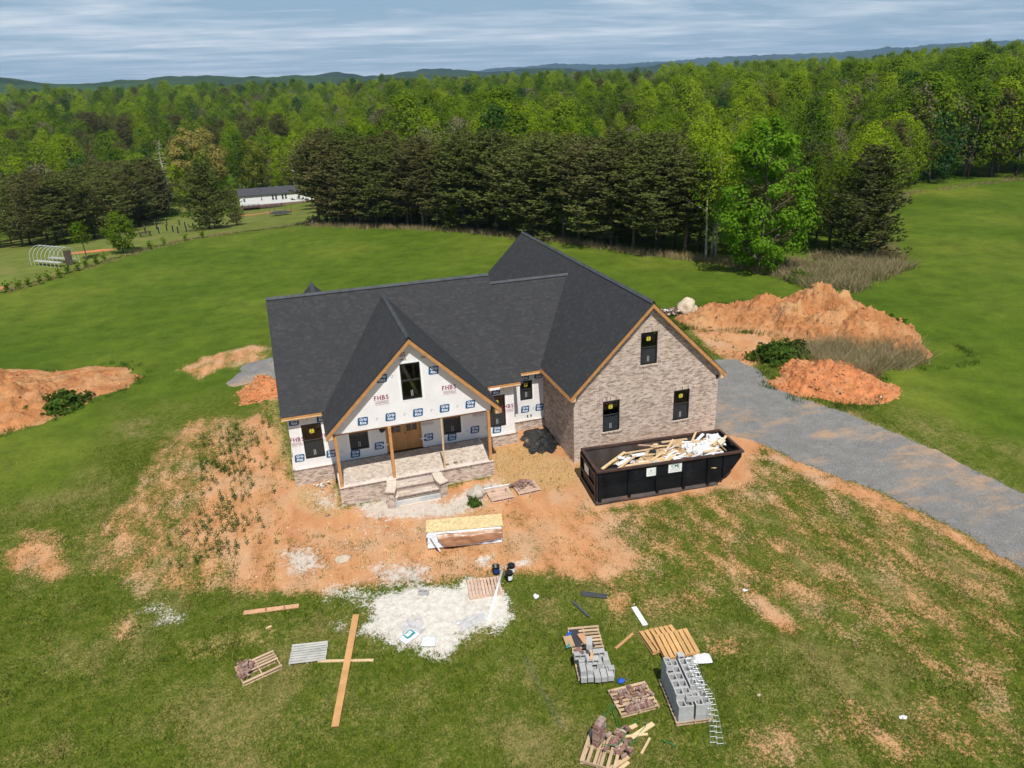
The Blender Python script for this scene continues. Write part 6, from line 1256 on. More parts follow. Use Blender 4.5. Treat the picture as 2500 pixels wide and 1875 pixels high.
# --- special trees
def special(key, hgt, mk): MODELH[key] = hgt; mk()
special('big', 13.4, lambda: model('big', 'leaf', 31, 13.4, 4.5, prof='tall', ncl=80, per=170, leaf=.22, base=.06, nl=20, cl=.10, r0=.24, tips=True))
special('ced', 9.7, lambda: model('ced', 'pine', 32, 9.7, 3.9, base=.03, nb=190, tuft=.36))
special('pear', 5.3, lambda: model('pear', 'leaf', 33, 5.3, 1.65, prof='oval', ncl=60, per=60, leaf=.16, base=.16, cl=.13, nl=8))
special('scrag', 4.7, lambda: model('scrag', 'leaf', 34, 4.7, 1.0, prof='round', ncl=24, per=34, leaf=.16, base=.48, cl=.12, nl=6))
special('gold', 13.8, lambda: model('gold', 'leaf', 35, 13.8, 4.9, prof='round', ncl=95, per=95, leaf=.25, base=.2, nl=18, cl=.11, tips=True))
special('dead', 13, lambda: model('dead', 'leaf', 36, 13, 1.6, prof='cone', ncl=30, per=5, leaf=.2, base=.25, nl=46, spread=-.1))
special('dark', 10, lambda: model('dark', 'leaf', 37, 10, 4.2, prof='round', ncl=60, per=60, leaf=.28, base=.1, cl=.14))
special('birch', 11, lambda: model('birch', 'leaf', 38, 11, 2.0, prof='tall', ncl=34, per=26, leaf=.22, base=.38, nl=14, r0=.13, tips=True))
tree('big', 43.3, 24.6, 14.2, 'lf_big', 'bark', 'tall bright green tree standing alone at the meadow corner', name='broadleaf_tree')
tree('ced', 56.0, 26.0, 10.4, 'cedar', 'bark', 'dark cedar at the tip of the wood beside the open meadow', name='cedar_tree', wide=1.05)
tree('pear', -18.9, 69.5, 5.5, 'lf_mid', 'bark', 'dense egg shaped young tree beside the hoop frame', name='young_tree', wide=1.05)
tree('scrag', -22.6, 67.0, 4.9, 'lf_mid', 'bark', 'thin little tree with bare trunk next to the hoop frame', name='young_tree')
for key, x, y, hh, lf, bk, lab, nm, w in (('dead', -16.5, 99.1, 13.2, 'lf_bud', 'bark_pale', 'bare grey dead tree behind the dark pines', 'dead_tree', 1.0), ('ced', -9.3, 81.3, 9.2, 'needle', 'bark', 'single broad pine between hoop frame and white house', 'pine_tree', 1.0), ('p3', -5.6, 83.0, 5.2, 'needle', 'bark', 'small pine beside the single broad pine', 'pine_tree', 1.0)):
    X, Y, t = far(x, y); tree(key, X, Y, hh*t, lf, bk, lab, name=nm, wide=w)
tree('gold', -18.9, 180.5, 18.6, 'lf_gold', 'bark_grey', 'broad tan golden tree rising behind the white house', name='golden_tree', wide=1.2)
tree('b2', -4.6, 184, 14.2, 'lf_yellow', 'bark', 'yellow green tree just behind the white house', name='yellow_tree', wide=.95)
tree('dark', 102, 63.5, 11.0, 'lf_deep', 'bark', 'dark green rounded tree at the edge of the far meadow', name='dark_tree')
for k, (x, y, hh) in enumerate(((41.6, 31.2, 11.5), (42.6, 31.0, 10), (43.0, 32.4, 12))): tree('birch', x, y, hh, 'lf_bright', 'bark_pale', ('pale trunked slim tree at the end of the pine stand, nearest the pines', 'pale trunked slim tree, middle of the three by the pine stand', 'pale trunked slim tree nearest the tall bright green tree')[k], name='slim_tree')
# --- pine stands and wood edges: rows of single trees
def rows(poly, depths, sp, fn):
    P = [np.array(p, float) for p in poly]; cum = [0]
    for a, b in zip(P, P[1:]): cum.append(cum[-1]+np.linalg.norm(b-a))
    for d in depths:
        s = R.uniform(0, sp)
        while s < cum[-1]:
            i = max(j for j in range(len(P)-1) if cum[j] <= s); f_ = (s-cum[i])/(cum[i+1]-cum[i]); p = P[i]*(1-f_)+P[i+1]*f_; u = p-np.array((CAM.x, CAM.y)); u /= np.linalg.norm(u); q = p+u*(d+R.uniform(-1, 1)); fn(q[0], q[1], d, s/cum[-1]); s += sp*R.uniform(.75, 1.25)
USED = []
def pine_at(LAB0, GRP0, hlo, hhi):
    def f_(x, y, d, t):
        row = 'front row' if d < 2 else 'second row' if d < 5 else 'back row'; seg = ('house end', 'middle', 'far end')[min(2, int(t*3))] if False else ''
        lab = LAB0.replace(' in the', ' in the '+row+' of the'); grp = GRP0+', '+row
        if R.random() < .08 and d > 3: tree(R.choice(('b1', 'b3')), x, y, R.uniform(hlo, hhi)*.95, 'lf_mid', 'bark', lab.replace('pine', 'green tree'), 'tree', grp.replace('pines', 'leafy trees'), 'broadleaf_tree', .7)
        else: tree(R.choice(('p1', 'p2', 'p3', 'p4', 'p4', 'p5', 'p6', 'p6')), x, y, R.uniform(hlo, hhi), R.choice(('needle', 'needle', 'needle', 'needle_brown')), 'bark', lab, 'tree', grp, 'pine_tree', R.uniform(1.1, 1.45))
        USED.append((x, y))
    return f_
rows([(5.6, 77.6), (14, 69), (23, 60), (31.4, 48.6), (37.6, 37), (41.4, 31.5)], (0.8, 3.6, 6.6), 2.6, pine_at('dark pine in the dense stand behind the house', 'pines of the stand behind the house', 9.6, 12.3))
def leftpine(x, y, d, t):
    X, Y, k = far(x, y); pine_at('dark pine in the stand beyond the hoop frame', 'pines beyond the hoop frame', 8.0*k, 9.6*k)(X, Y, d, t)
rows([(-44, 84), (-36, 80.5), (-27.5, 78.0), (-23, 83.5), (-19, 92), (-17.5, 99)], (.5, 3.5, 7), 2.9, leftpine)
def edge_right(x, y, d, t):
    k = R.random(); key, lf, bk = (('b1', 'lf_bright', 'bark'), ('b3', 'lf_mid', 'bark_grey'), ('b2', 'lf_bright', 'bark'), ('b4', 'lf_mid', 'bark'), ('bare', 'lf_bud', 'bark_grey'), ('p2', 'needle_brown', 'bark'))[min(5, int(k*6.2))]
    kind = {'lf_bright': 'fresh green tree', 'lf_mid': 'mid green tree', 'lf_bud': 'thinly leaved grey tree', 'needle_brown': 'dark pine'}[lf]
    tree(key, x, y, (R.uniform(7.5, 10.5) if t < .42 else R.uniform(10, 14)+4*min(1, t*1.2))+d*.12, lf, bk, kind+' in the wood edge above the far meadow', 'tree', kind+'s along the far meadow', 'pine_tree' if key == 'p2' else 'woodland_tree', R.uniform(.8, 1.1)); USED.append((x, y))
rows([(60, 31), (66, 37), (75, 46), (89, 56.5), (102, 66), (115, 61), (132, 63), (150, 66)], (1, 5, 9.5), 4.2, edge_right)
def gap_mid(x, y, d, t):
    lf = R.choice(('lf_mid', 'needle', 'needle')); key = 'p3' if lf == 'needle' else R.choice(('b1', 'b3')); tree(key, x, y, R.uniform(7.5, 11), lf, 'bark', {'lf_bright': 'fresh green', 'lf_mid': 'mid green', 'needle': 'dark pine'}[lf]+' tree between the tall bright tree and the cedar', 'tree', {'lf_bright': 'fresh green', 'lf_mid': 'mid green', 'needle': 'pine'}[lf]+' trees between tall tree and cedar', 'woodland_tree', R.uniform(.6, .85)); USED.append((x, y))
rows([(44.5, 31), (49, 30.5), (53, 30), (58, 29)], (0, 3.5, 7), 3.2, gap_mid)
# --- the wood beyond, one mass
LIB = bpy.data.collections.new('tree_library'); LIBN = []
for i, (key, lf, bk) in enumerate((('b1','lf_bright','bark'), ('b2','lf_bright','bark'), ('b3','lf_mid','bark_grey'), ('b4','lf_mid','bark'), ('b2','lf_mid','bark'), ('b3','lf_bright','bark_grey'), ('bare','lf_bud','bark_grey'), ('b4','lf_yellow','bark'), ('b2','lf_bud','bark'), ('p1','needle','bark'), ('p4','needle','bark'), ('p6','needle_brown','bark'), ('b1','lf_deep','bark'))):
    mb, V, F = MODELS[key]; n0 = len(mb.v); me = bpy.data.meshes.new('wood_tree'); me.from_pydata(mb.v+[tuple(v) for v in V.tolist()], [], mb.f+[tuple(n0+int(j) for j in f_) for f_ in F.tolist()]); me.materials.append(MT[bk]); me.materials.append(MT[lf]); mi = np.zeros(len(me.polygons), np.int32); mi[len(mb.f):] = 1; me.polygons.foreach_set('material_index', mi)
    o = bpy.data.objects.new('wood_tree_%02d' % i, me); LIB.objects.link(o)
edge = [(-160, 60), (-100, 78), (-60, 92), (-44, 90), (-36, 89), (-27.5, 87), (-22, 94), (-17.5, 107), (-14, 112), (-8, 112), (0, 109), (4.5, 104), (6.5, 87), (14, 79), (23, 70), (31.4, 58), (38.5, 46), (43.5, 41), (53, 40), (60, 41), (66, 49), (75, 58), (89, 69), (102, 78), (115, 75), (132, 78), (170, 84), (230, 60), (260, 20)]
ea = np.array([math.degrees(math.atan2(x-CAM.x, y-CAM.y)) for x, y in edge]); er = []
for (x, y), a in zip(edge, ea): er.append(math.hypot(x-CAM.x, y-CAM.y)*(far(x, y)[2] if a < 6 else 1))
er = np.array(er); o_ = np.argsort(ea); ea, er = ea[o_], er[o_]
pts = []; rr = np.random.default_rng(5)
for _ in range(92000):
    a = rr.uniform(-52, 76); r = math.sqrt(rr.uniform(80**2, 1000**2)); rm = np.interp(a, ea, er)
    if r < rm: continue
    sp = 34 if r < 260 else 34+(r-260)*.22
    if rr.random() > (1000**2-80**2)*.5*rad(128)/92000/sp: continue
    pts.append((CAM.x+r*math.sin(rad(a)), CAM.y+r*math.cos(rad(a)), a, r))
P = []; ROT = []; SCL = []; IDX = []
for (x, y, a, r) in pts:
    st = noise.noise((x*.014, y*.014, 2)) + .45*noise.noise((x*.045, y*.045, 7)); u = rr.random()
    if st > .16: k = rr.choice((9, 10, 11, 10)) if u < .72 else rr.choice((0, 2, 5))
    elif st < -.22: k = rr.choice((2, 3, 4, 12, 6)) if u < .6 else rr.choice((0, 1, 5))
    else: k = rr.choice((0, 1, 5, 2, 4, 3)) if u < .80 else rr.choice((6, 7, 8, 9, 8))
    if a > 30 and k >= 9 and k < 12 and u < .45: k = rr.choice((0, 1, 5))
    hs = {9: .95, 10: .95, 11: 1.05}.get(int(k), .95)*rr.uniform(.62, 1.28)*(1.12 if a > 28 else .95)*(.70 if 22 < a < 43 and r < 190 else 1)*(1+min(.35, max(0, r-250)*.0006))
    P.append((x, y, h(x, y)-.2)); ROT.append(rr.uniform(0, 6.28)); SCL.append(hs); IDX.append(int(k))
fm = bpy.data.meshes.new('forest'); fm.from_pydata(P, [], [])
for nm, ty, d in (('rot', 'FLOAT', ROT), ('scl', 'FLOAT', SCL), ('idx', 'INT', IDX)): at = fm.attributes.new(nm, ty, 'POINT'); at.data.foreach_set('value', d)
fo = tag(link('forest', fm), 'mixed spring wood of green trees and pines reaching to the hills', 'forest', None, 'stuff')
ng = bpy.data.node_groups.new('forest_scatter', 'GeometryNodeTree'); ng.interface.new_socket('Geometry', in_out='INPUT', socket_type='NodeSocketGeometry'); ng.interface.new_socket('Geometry', in_out='OUTPUT', socket_type='NodeSocketGeometry')
gi = ng.nodes.new('NodeGroupInput'); go = ng.nodes.new('NodeGroupOutput'); ci = ng.nodes.new('GeometryNodeCollectionInfo'); ci.inputs['Collection'].default_value = LIB; ci.inputs['Separate Children'].default_value = True; ci.inputs['Reset Children'].default_value = True
ip = ng.nodes.new('GeometryNodeInstanceOnPoints'); ip.inputs['Pick Instance'].default_value = True
def nattr(nm, ty): n = ng.nodes.new('GeometryNodeInputNamedAttribute'); n.data_type = ty; n.inputs['Name'].default_value = nm; return n.outputs['Attribute']
cz = ng.nodes.new('ShaderNodeCombineXYZ'); cs = ng.nodes.new('ShaderNodeCombineXYZ'); L = ng.links
L.new(nattr('rot', 'FLOAT'), cz.inputs[2]); sa = nattr('scl', 'FLOAT')
for i in range(3): L.new(sa, cs.inputs[i])
L.new(gi.outputs[0], ip.inputs['Points']); L.new(ci.outputs[0], ip.inputs['Instance']); L.new(nattr('idx', 'INT'), ip.inputs['Instance Index']); L.new(cz.outputs[0], ip.inputs['Rotation']); L.new(cs.outputs[0], ip.inputs['Scale']); L.new(ip.outputs[0], go.inputs[0])
fo.modifiers.new('scatter', 'NODES').node_group = ng
# --- hills on the horizon
def hills(name, prof, D, depth, col, label, seed, rough):
    az = np.array([p[0] for p in prof]); el = np.array([p[1] for p in prof]); A_ = np.arange(az[0]-14, az[-1]+14, .12); E_ = np.interp(A_, az, el, el[0]*.9, el[-1]*.9); V = []; nr = 26
    for k in range(nr+1):
        f_ = k/nr; r = D+depth*(f_-.6)
        for a, e_ in zip(A_, E_):
            top = e_*D+CAM.z; sh = math.sin(math.pi*min(1, f_/1.2))**1.2 if f_ < .6 else math.cos((f_-.6)/.4*math.pi/2)**.8; q = (r*math.sin(rad(a))*.0016, r*math.cos(rad(a))*.0016, seed); w = noise.noise(q)*.22+noise.noise((q[0]*4, q[1]*4, seed))*.08
            V.append((CAM.x+r*math.sin(rad(a)), CAM.y+r*math.cos(rad(a)), -20+(top+20)*sh*(1+w*(1-sh)) + rough*noise.noise((r*math.sin(rad(a))*.02, r*math.cos(rad(a))*.02, seed))))
    m_ = len(A_); ii = (np.arange(nr)[:, None]*m_+np.arange(m_-1)[None, :]).ravel(); F = np.stack([ii, ii+1, ii+m_+1, ii+m_], -1)
    mt = M(name+'_woods', col, .95, .45, .012, 1.0, .05, spec=.05, col2=tuple(c*1.5 for c in col)); return tag(link(name, mesh_np(name, V, F, mt, True)), label, None, None, 'structure')
hills('hills', [(-30,.026),(-19.92,.0303),(-15.45,.0282),(-14.05,.0243),(-12.37,.0197),(-9.75,.0205),(-7.82,.0224),(-5.84,.0242),(-3.55,.0234),(-1.5,.0207),(.94,.0203),(2.19,.0216),(4.04,.0163),(8,.012)], 2100, 900, (.03,.055,.016), 'low green wooded hills on the horizon behind the white house', 3, 6)
hills('hills', [(.5,.016),(2.17,.0185),(4.08,.0215),(5.04,.0225),(6.94,.0171),(9.23,.0183),(10.55,.0212),(12.21,.0218),(14.19,.0194),(15.84,.0151),(18.18,.0178),(20.5,.0178),(22.49,.0133),(25.44,.0128),(27.38,.0156),(28.65,.0178),(30.25,.0129),(31.52,.0084)], 3000, 1200, (.022,.038,.016), 'dark wooded hills on the horizon behind the pine stand', 9, 8)
hills('mountains', [(10,.010),(14.51,.016),(15.85,.0204),(18.18,.0205),(20.51,.0226),(22.49,.0202),(25.11,.0188),(28.33,.0196),(30.85,.0213),(34.52,.0214),(37.19,.0207),(39.19,.0204),(41.41,.0213),(42.48,.0232),(43.55,.0213),(44.83,.0233),(47.09,.0234),(49.76,.0228),(60,.021)], 7600, 2600, (.025,.036,.024), 'blue mountain ridge along the horizon', 15, 14)
# --- the white house down the slope, its deck, pole and garden things
k_ = far(-4.37, 99.1)[2]; mx, my, _ = far(-4.37, 99.1); zg_ = h(mx, my); ang_m = orient(far(-4.37, 99.1)[:2], far(5.3, 99.9)[:2])+rad(9); mx -= 1.6; zbm = zg_+1.0
MH = thing('white_house', (mx, my, zbm), ang_m, 'long white single storey house with dark roof at the wood edge', 'house'); LM, WM, HM = 19.5, 7.6, 2.3
MB().bb(0, LM, 0, WM, 0, HM).build('wall', MT['siding'], MH); MB().bb(.03, LM-.03, .03, WM-.03, -.8, -.002).build('foundation', MT['brick_red'], MH)
for x in (0.0, LM-.06): MB().prism([(x+.002, 0, HM+.001), (x+.002, WM, HM+.001), (x+.002, WM/2, HM+1.15)], (.056, 0, 0)).build('gable', MT['siding'], MH)
for sg in (0, 1): MB().prism([(-.3, WM*sg+(.35 if sg else -.35), HM-.05), (LM+.3, WM*sg+(.35 if sg else -.35), HM-.05), (LM+.3, WM/2, HM+1.2), (-.3, WM/2, HM+1.2)], (0, 0, .07)).build('roof', MT['far_roof'], MH)
for (x, z0, w, hh, n_) in ((.8, .9, .5, .8, 1), (4.9, .95, .35, .75, 1), (7.4, .85, .52, 1.15, 1), (8.15, .85, .52, 1.15, 1), (9.7, .85, .52, 1.15, 1), (10.45, .85, .52, 1.15, 1), (13.5, .9, .6, .9, 1)):
    wn_ = link('window', None, MH); MB().bb(x, x+w, -.05, -.002, z0, z0+hh).build('frame', MT['siding'], wn_)
    for z in (z0+.06, z0+hh/2+.03): MB().bb(x+.05, x+w-.05, -.06, -.051, z, z+hh/2-.09).build('pane', MT['black'], wn_)
MB().bb(-.06, -.002, 2.6, 3.2, .9, 1.7).build('vent', MT['black'], MH); MB().tube([(5.2, WM*.22, HM+.6), (5.2, WM*.22, HM+.95)], .08, 8).build('flue', MT['black'], MH)
DK = thing('timber_deck', (mx, my, h(mx+3, my-3.4)+.15), ang_m, 'dark timber deck with railings in front of the white house', 'deck')
for (x0, x1, y0, y1, z) in ((.4, 4.2, -3.6, -.12, .55), (4.2, 9.6, -2.9, -.12, .25)):
    MB().bb(x0, x1, y0, y1, z-.12, z).build('platform', MT['deck_wood'], DK)
    for x in np.arange(x0+.1, x1, 1.25): MB().bb(x, x+.1, y0, y0+.1, -.2, z+.75).build('post', MT['deck_wood'], DK)
    for zz in (.66,): MB().bb(x0, x1, y0-.04, y0-.001, z+zz, z+zz+.09).build('rail', MT['deck_wood'], DK)
    MB().bb(x0-.06, x0-.001, y0, y1, z+.66, z+.75).build('rail', MT['deck_wood'], DK)
for k in range(4): MB().bb(-.9+.3*k, -.6+.3*k, -3.0, -1.8, .1+.15*k, .18+.15*k).build('step', MT['deck_wood'], DK)
px, py, t_ = far(3.7, 103.5); UP = thing('utility_pole', (px, py, h(px, py)), ang_m, 'slim pale utility pole behind the white house', 'utility pole'); MB().tube([(0, 0, 0), (0, 0, 9.2)], [.15, .1], 8).build('pole', MT['bark_pale'], UP); MB().tube([(.22, 0, 7.2), (.22, 0, 8.0)], .2, 10).build('transformer', MT['concrete'], UP)
for k, (x, y) in enumerate(((-16.10,81.43),(-14.25,81.60),(-12.36,80.56),(-11.59,82.56),(-15.29,83.39),(-14.01,87.78),(-18.0,82.48),(-15.9,88.85),(-13.43,79.96),(-16.9,85.5),(-12.9,84.7))):
    X, Y, t = far(x, y); r = thing('tree_tube', (X, Y, h(X, Y)), .3*k, 'dark tree shelter tube standing in the orchard lawn', 'tree tube', 'tree tubes in the orchard'); MB().tube([(0, 0, 0), (0, 0, 1.1)], .10, 8).build('tube', MT['bucket'], r); MB().tube([(.16, 0, 0), (.16, 0, 1.5)], .025, 5).build('stake', MT['bark_pale'], r)
sapl = quads(np.random.default_rng(2).normal(size=(60, 3))*np.array((.18, .18, .25))+np.array((0, 0, .55)), np.random.default_rng(3).normal(size=(60, 3)), np.full(60, .16)); spm = mesh_np('sapling_leaves', sapl[0], sapl[1], MT['lf_mid']); stm = MB().tube([(0, 0, 0), (0, 0, .7)], .02, 5).mesh('stem', MT['bark'])
for k, (x, y) in enumerate(((-27.38,53.13),(-26.57,53.99),(-25.72,54.54),(-24.95,55.48),(-24.48,56.94),(-23.59,57.90),(-23.17,59.87),(-22.38,60.98),(-21.83,62.66),(-21.0,63.85),(-20.32,65.17),(-16,71),(-14.5,73),(-12.1,75.2),(-10,77))):
    r = thing('sapling', (x, y, h(x, y)), k, 'small sapling in the row along the meadow edge below the hoop frame', 'sapling', 'saplings along the meadow edge'); link('leaves', spm, r); link('stem', stm, r)
GHO = thing('hoop_frame', (-25.9, 66.2, h(-25.9, 66.2)), orient((-24.9, 64.9), (-27.9, 67.6)), 'white hoop frame of an uncovered greenhouse in the side garden', 'greenhouse frame')
for k in range(8):
    x = -2.6+.72*k; MB().tube([(x, 1.35*math.cos(t), 1.0+1.25*math.sin(t)) if t is not None else None for t in np.linspace(0, math.pi, 11)], .024, 6).build('hoop', MT['hoop'], GHO)
    for y in (-1.35, 1.35): MB().tube([(x, y, 0), (x, y, 1.0)], .024, 6).build('leg', MT['hoop'], GHO)
MB().tube([(-2.7, 0, 2.25), (2.5, 0, 2.25)], .03, 6).build('ridge_pipe', MT['hoop'], GHO)
for y in (-.9, .9): MB().bb(-2.4, 2.2, y-.3, y+.3, .55, .62).build('bench', MT['pallet_grey'], GHO)
MB().bb(-2.72, -2.66, -.45, .45, 0, 1.9).build('end_frame', MT['bark'], GHO)
pt_ = far(-15.9, 80.1); PT = thing('picnic_table', (pt_[0]-2, pt_[1], h(pt_[0]-2, pt_[1])), .3, 'dark picnic table on the orchard lawn', 'picnic table'); MB().bb(-.9, .9, -.38, .38, .72, .76).build('top', MT['deck_wood'], PT)
for y in (-.68, .68): MB().bb(-.9, .9, y-.13, y+.13, .43, .46).build('bench', MT['deck_wood'], PT)
for x in (-.7, .7): MB().bb(x-.04, x+.04, -.75, .75, .38, .43).build('leg', MT['deck_wood'], PT); MB().bb(x-.05, x+.05, -.06, .06, 0, .72).build('leg', MT['deck_wood'], PT)
X, Y, t = far(.79, 89.4); TR = thing('trampoline', (X, Y, h(X, Y)), 0, 'round trampoline with net posts before the white house', 'trampoline'); MB().tube([(0, 0, .6), (0, 0, .64)], 2.0, 24).build('mat', MT['deck_dark'], TR)
for k in range(6): a = k*math.pi/3; MB().tube([(2*math.cos(a), 2*math.sin(a), 0), (2*math.cos(a), 2*math.sin(a), 2.2)], .04, 5).build('post', MT['grey_alu'], TR)
# paler mown garden lawn beyond the meadow edge, with worn clay strips
gp = [(-60, 30), (-33, 44), (-27.4, 52.5), (-22.4, 60.6), (-17, 69.5), (-12.1, 75.6), (-6.3, 80.2), (4.6, 82.6), (6, 92), (12, 125), (12, 170), (-30, 175), (-60, 110)]
xs_ = np.arange(-62, 14, 1.0); ys_ = np.arange(30, 178, 1.0); XX, YY = np.meshgrid(xs_, ys_); sd_ = poly_dist(XX, YY, gp) + np.array([[.8*noise.noise((x*.4, y*.4, 2)) for x in xs_] for y in ys_]); ZZ = H(XX, YY)+.09; ok = sd_ > 0; Vg = []; Fg = []; ix = -np.ones(XX.shape, int)
for j, i in zip(*np.nonzero(ok)): ix[j, i] = len(Vg); Vg.append((XX[j, i], YY[j, i], ZZ[j, i]))
for j in range(len(ys_)-1):
    for i in range(len(xs_)-1):
        q = (ix[j, i], ix[j, i+1], ix[j+1, i+1], ix[j+1, i])
        if min(q) >= 0: Fg.append(q)
MT['garden'] = M('garden_grass', (.135,.165,.032), .96, .22, .35, .3, 6, spec=.08, col2=(.20,.175,.06), c2at=(.52,.70), detail=8)
tag(link('garden_lawn', mesh_np('garden_lawn', Vg, Fg, MT['garden'], True)), 'pale mown garden lawn around the hoop frame and the white house', None, None, 'structure')
for k, (x, y, rx, ry) in enumerate(((-23.0, 71.2, 3.2, 1.0), (-1.5, 93.0, 5.5, 1.6), (-29.5, 53.5, 2.2, 1.2))):
    X, Y, t = far(x, y); n_ = 28; Vp = [(X, Y, h(X, Y)+.16)] + [(X+rx*t*math.cos(a_)*(1+.3*noise.noise((math.cos(a_)*2, math.sin(a_)*2, k))), Y+ry*t*math.sin(a_)*(1+.3*noise.noise((math.cos(a_)*2, math.sin(a_)*2, k+5))), h(X+rx*t*math.cos(a_), Y+ry*t*math.sin(a_))+.13) for a_ in np.linspace(0, 2*math.pi, n_, endpoint=False)]
    tag(MB().add(Vp, [(0, 1+i, 1+(i+1) % n_) for i in range(n_)]).build('bare_clay_strip', MT['clay_orange']), None, None, None, 'structure')
# --- bushes, brush, tall grass
def tuft_mesh(seed, n, hh, spread, w, lean=.35):
    rr = np.random.default_rng(seed); b = rr.normal(size=(n, 2))*spread; d = rr.normal(size=(n, 2))*lean; H_ = hh*rr.uniform(.5, 1.15, n); a = rr.uniform(0, 6.28, n); wx_ = np.stack([np.cos(a), np.sin(a)], 1)*w
    V = np.zeros((n, 3, 3)); V[:, 0, :2] = b-wx_; V[:, 1, :2] = b+wx_; V[:, 2, :2] = b+d*H_[:, None]; V[:, 2, 2] = H_; return V.reshape(-1, 3), np.arange(3*n).reshape(-1, 3)
MT['lf_bush'] = leafmat('bush_leaf', (.040,.085,.012), (.115,.175,.03), .35, .9)
MT['weed_light'] = leafmat('rank_grass', (.08,.12,.025), (.16,.19,.05), .3)
MT['weed'] = MT['weed']
MT['dry'] = leafmat('dry_grass', (.20,.155,.075), (.42,.33,.18), .25, .6); MT['brush'] = leafmat('dry_brush', (.22,.19,.10), (.46,.37,.23), .3, .3)
def bush(x, y, r, hh, leaf, seed, label, n=900, ls=.16):
    rr = np.random.default_rng(seed); C_ = rr.normal(size=(n, 3)); C_ /= np.linalg.norm(C_, axis=1, keepdims=True); C_[:, 2] = np.abs(C_[:, 2]); k = rr.uniform(.4, 1, n)**.5; lump = np.array([1+.75*noise.noise((c[0]*2+seed, c[1]*2, c[2]*2)) for c in C_]); Pn = C_*np.array((r, r*.8, hh))*(k*lump)[:, None]; V, F = quads(Pn, C_+rr.normal(size=(n, 3))*.6, ls*rr.uniform(.5, 1.3, n), .7, rr)
    b = thing('bush', (x, y, h(x, y)), seed, label, 'bush'); link('leaves', mesh_np('leaves', V, F, MT[leaf]), b); mb = MB()
    for j in range(5): a = j*1.26; mb.tube([(0, 0, 0), (.5*r*math.cos(a), .5*r*math.sin(a), hh*.7)], [.03, .01], 4)
    mb.build('stems', MT['bark'], b)
bush(31.0, 4.4, 1.9, 1.15, 'lf_bush', 41, 'dark green bush between the two clay mounds by the drive', 2600, .2); bush(-14.0, 16.0, 1.7, .95, 'lf_bush', 42, 'dark green bush on the clay mound beside the meadow', 2200, .2); bush(-15.9, 15.2, .6, .5, 'lf_bush', 43, 'small dark bush low on the clay mound beside the meadow', 600, .15)
bush(44.6, 20.2, 1.5, .9, 'lf_mid', 44, 'low green bush at the foot of the tall bright tree', 1000, .2); bush(5.2, 80.5, 1.4, 1.3, 'brush', 45, 'dry brown bush at the end of the pine stand', 900, .2); bush(7.75, -4.95, .35, .38, 'weed', 46, 'leafy green weed clump beside the grey boulder', 420, .1); bush(41.8, 7.0, 1.3, .7, 'lf_bush', 47, 'green bush hugging the outer foot of the biggest clay mound', 900, .2)
def scatter(name, mesh_kind, P_, label, mat, hh, spread, n, w, seed, lean=.35):
    Vs = []; base = [tuft_mesh(seed+i, n, hh, spread, w, lean)[0] for i in range(6)]; rr = np.random.default_rng(seed)
    for (x, y, s) in P_: b = base[rr.integers(6)].copy(); a = rr.uniform(0, 6.28); c, s_ = math.cos(a), math.sin(a); b[:, :2] = b[:, :2]@np.array([[c, s_], [-s_, c]]); Vs.append(b*s+np.array((x, y, h(x, y)-.02)))
    V = np.concatenate(Vs); o = link(name, mesh_np(name, V, np.arange(len(V)).reshape(-1, 3), MT[mat])); return tag(o, label, 'grass', None, 'stuff')
rr = np.random.default_rng(77)
dry = [(rr.uniform(31.5, 42), rr.uniform(-3, 5.5)) for _ in range(1500)]; dry = [(x, y, rr.uniform(.5, 1.1)) for x, y in dry if (((x-35.4)/4.2)**2+((y-2.5)/2.6)**2) < 1+.5*noise.noise((x*.6, y*.6, 1))]
scatter('dry_brush', 't', dry, 'grey tan dry brush sprawling between the two clay mounds', 'brush', 1.05, .25, 18, .022, 91, .6)
gul = [(rr.uniform(43.5, 58), rr.uniform(14, 27)) for _ in range(2400)]; gul = [(x, y, rr.uniform(.5, 1.2)) for x, y in gul if y > 15+abs(x-46)*.45 and y < 27]
gul = [g for g in gul if noise.noise((g[0]*.35, g[1]*.35, 6)) > -.12]
scatter('gully_grass', 't', [(x+.3, y+.2, s) for x, y, s in gul[::2]], 'green rank grass in the gully under the cedar', 'weed_light', .5, .35, 18, .03, 96, .5)
scatter('gully_brush', 't', gul, 'tangled dry brush in the gully under the cedar', 'brush', .9, .3, 14, .03, 92, .6)
eg = []
for a, b in zip([(5, 76.5), (14, 68), (23, 58.8), (31.4, 47.4), (37.6, 35.8), (42.5, 28.5)], [(14, 68), (23, 58.8), (31.4, 47.4), (37.6, 35.8), (42.5, 28.5), (45, 21)]):
    for _ in range(170): t = rr.uniform(); eg.append((a[0]+(b[0]-a[0])*t+rr.normal()*.5, a[1]+(b[1]-a[1])*t+rr.normal()*.6+.4, rr.uniform(.4, 1.1)))
for a, b in zip([(-27.4, 53), (-22.4, 61), (-17, 70), (-12, 76), (-6.3, 80.5)], [(-22.4, 61), (-17, 70), (-12, 76), (-6.3, 80.5), (5, 83)]):
    for _ in range(60): t = rr.uniform(); eg.append((a[0]+(b[0]-a[0])*t+rr.normal()*.5, a[1]+(b[1]-a[1])*t+rr.normal()*.5, rr.uniform(.3, .8)))
for a, b in zip([(57.5, 22), (62, 29.5), (75, 43.5), (89, 54.5)], [(62, 29.5), (75, 43.5), (89, 54.5), (115, 58)]):
    for _ in range(110): t = rr.uniform(); eg.append((a[0]+(b[0]-a[0])*t+rr.normal()*.5, a[1]+(b[1]-a[1])*t+rr.normal()*.6+.4, rr.uniform(.4, 1.0)))
scatter('edge_grass', 't', eg, 'tan dry grass along the foot of the wood', 'dry', .75, .3, 12, .03, 93)
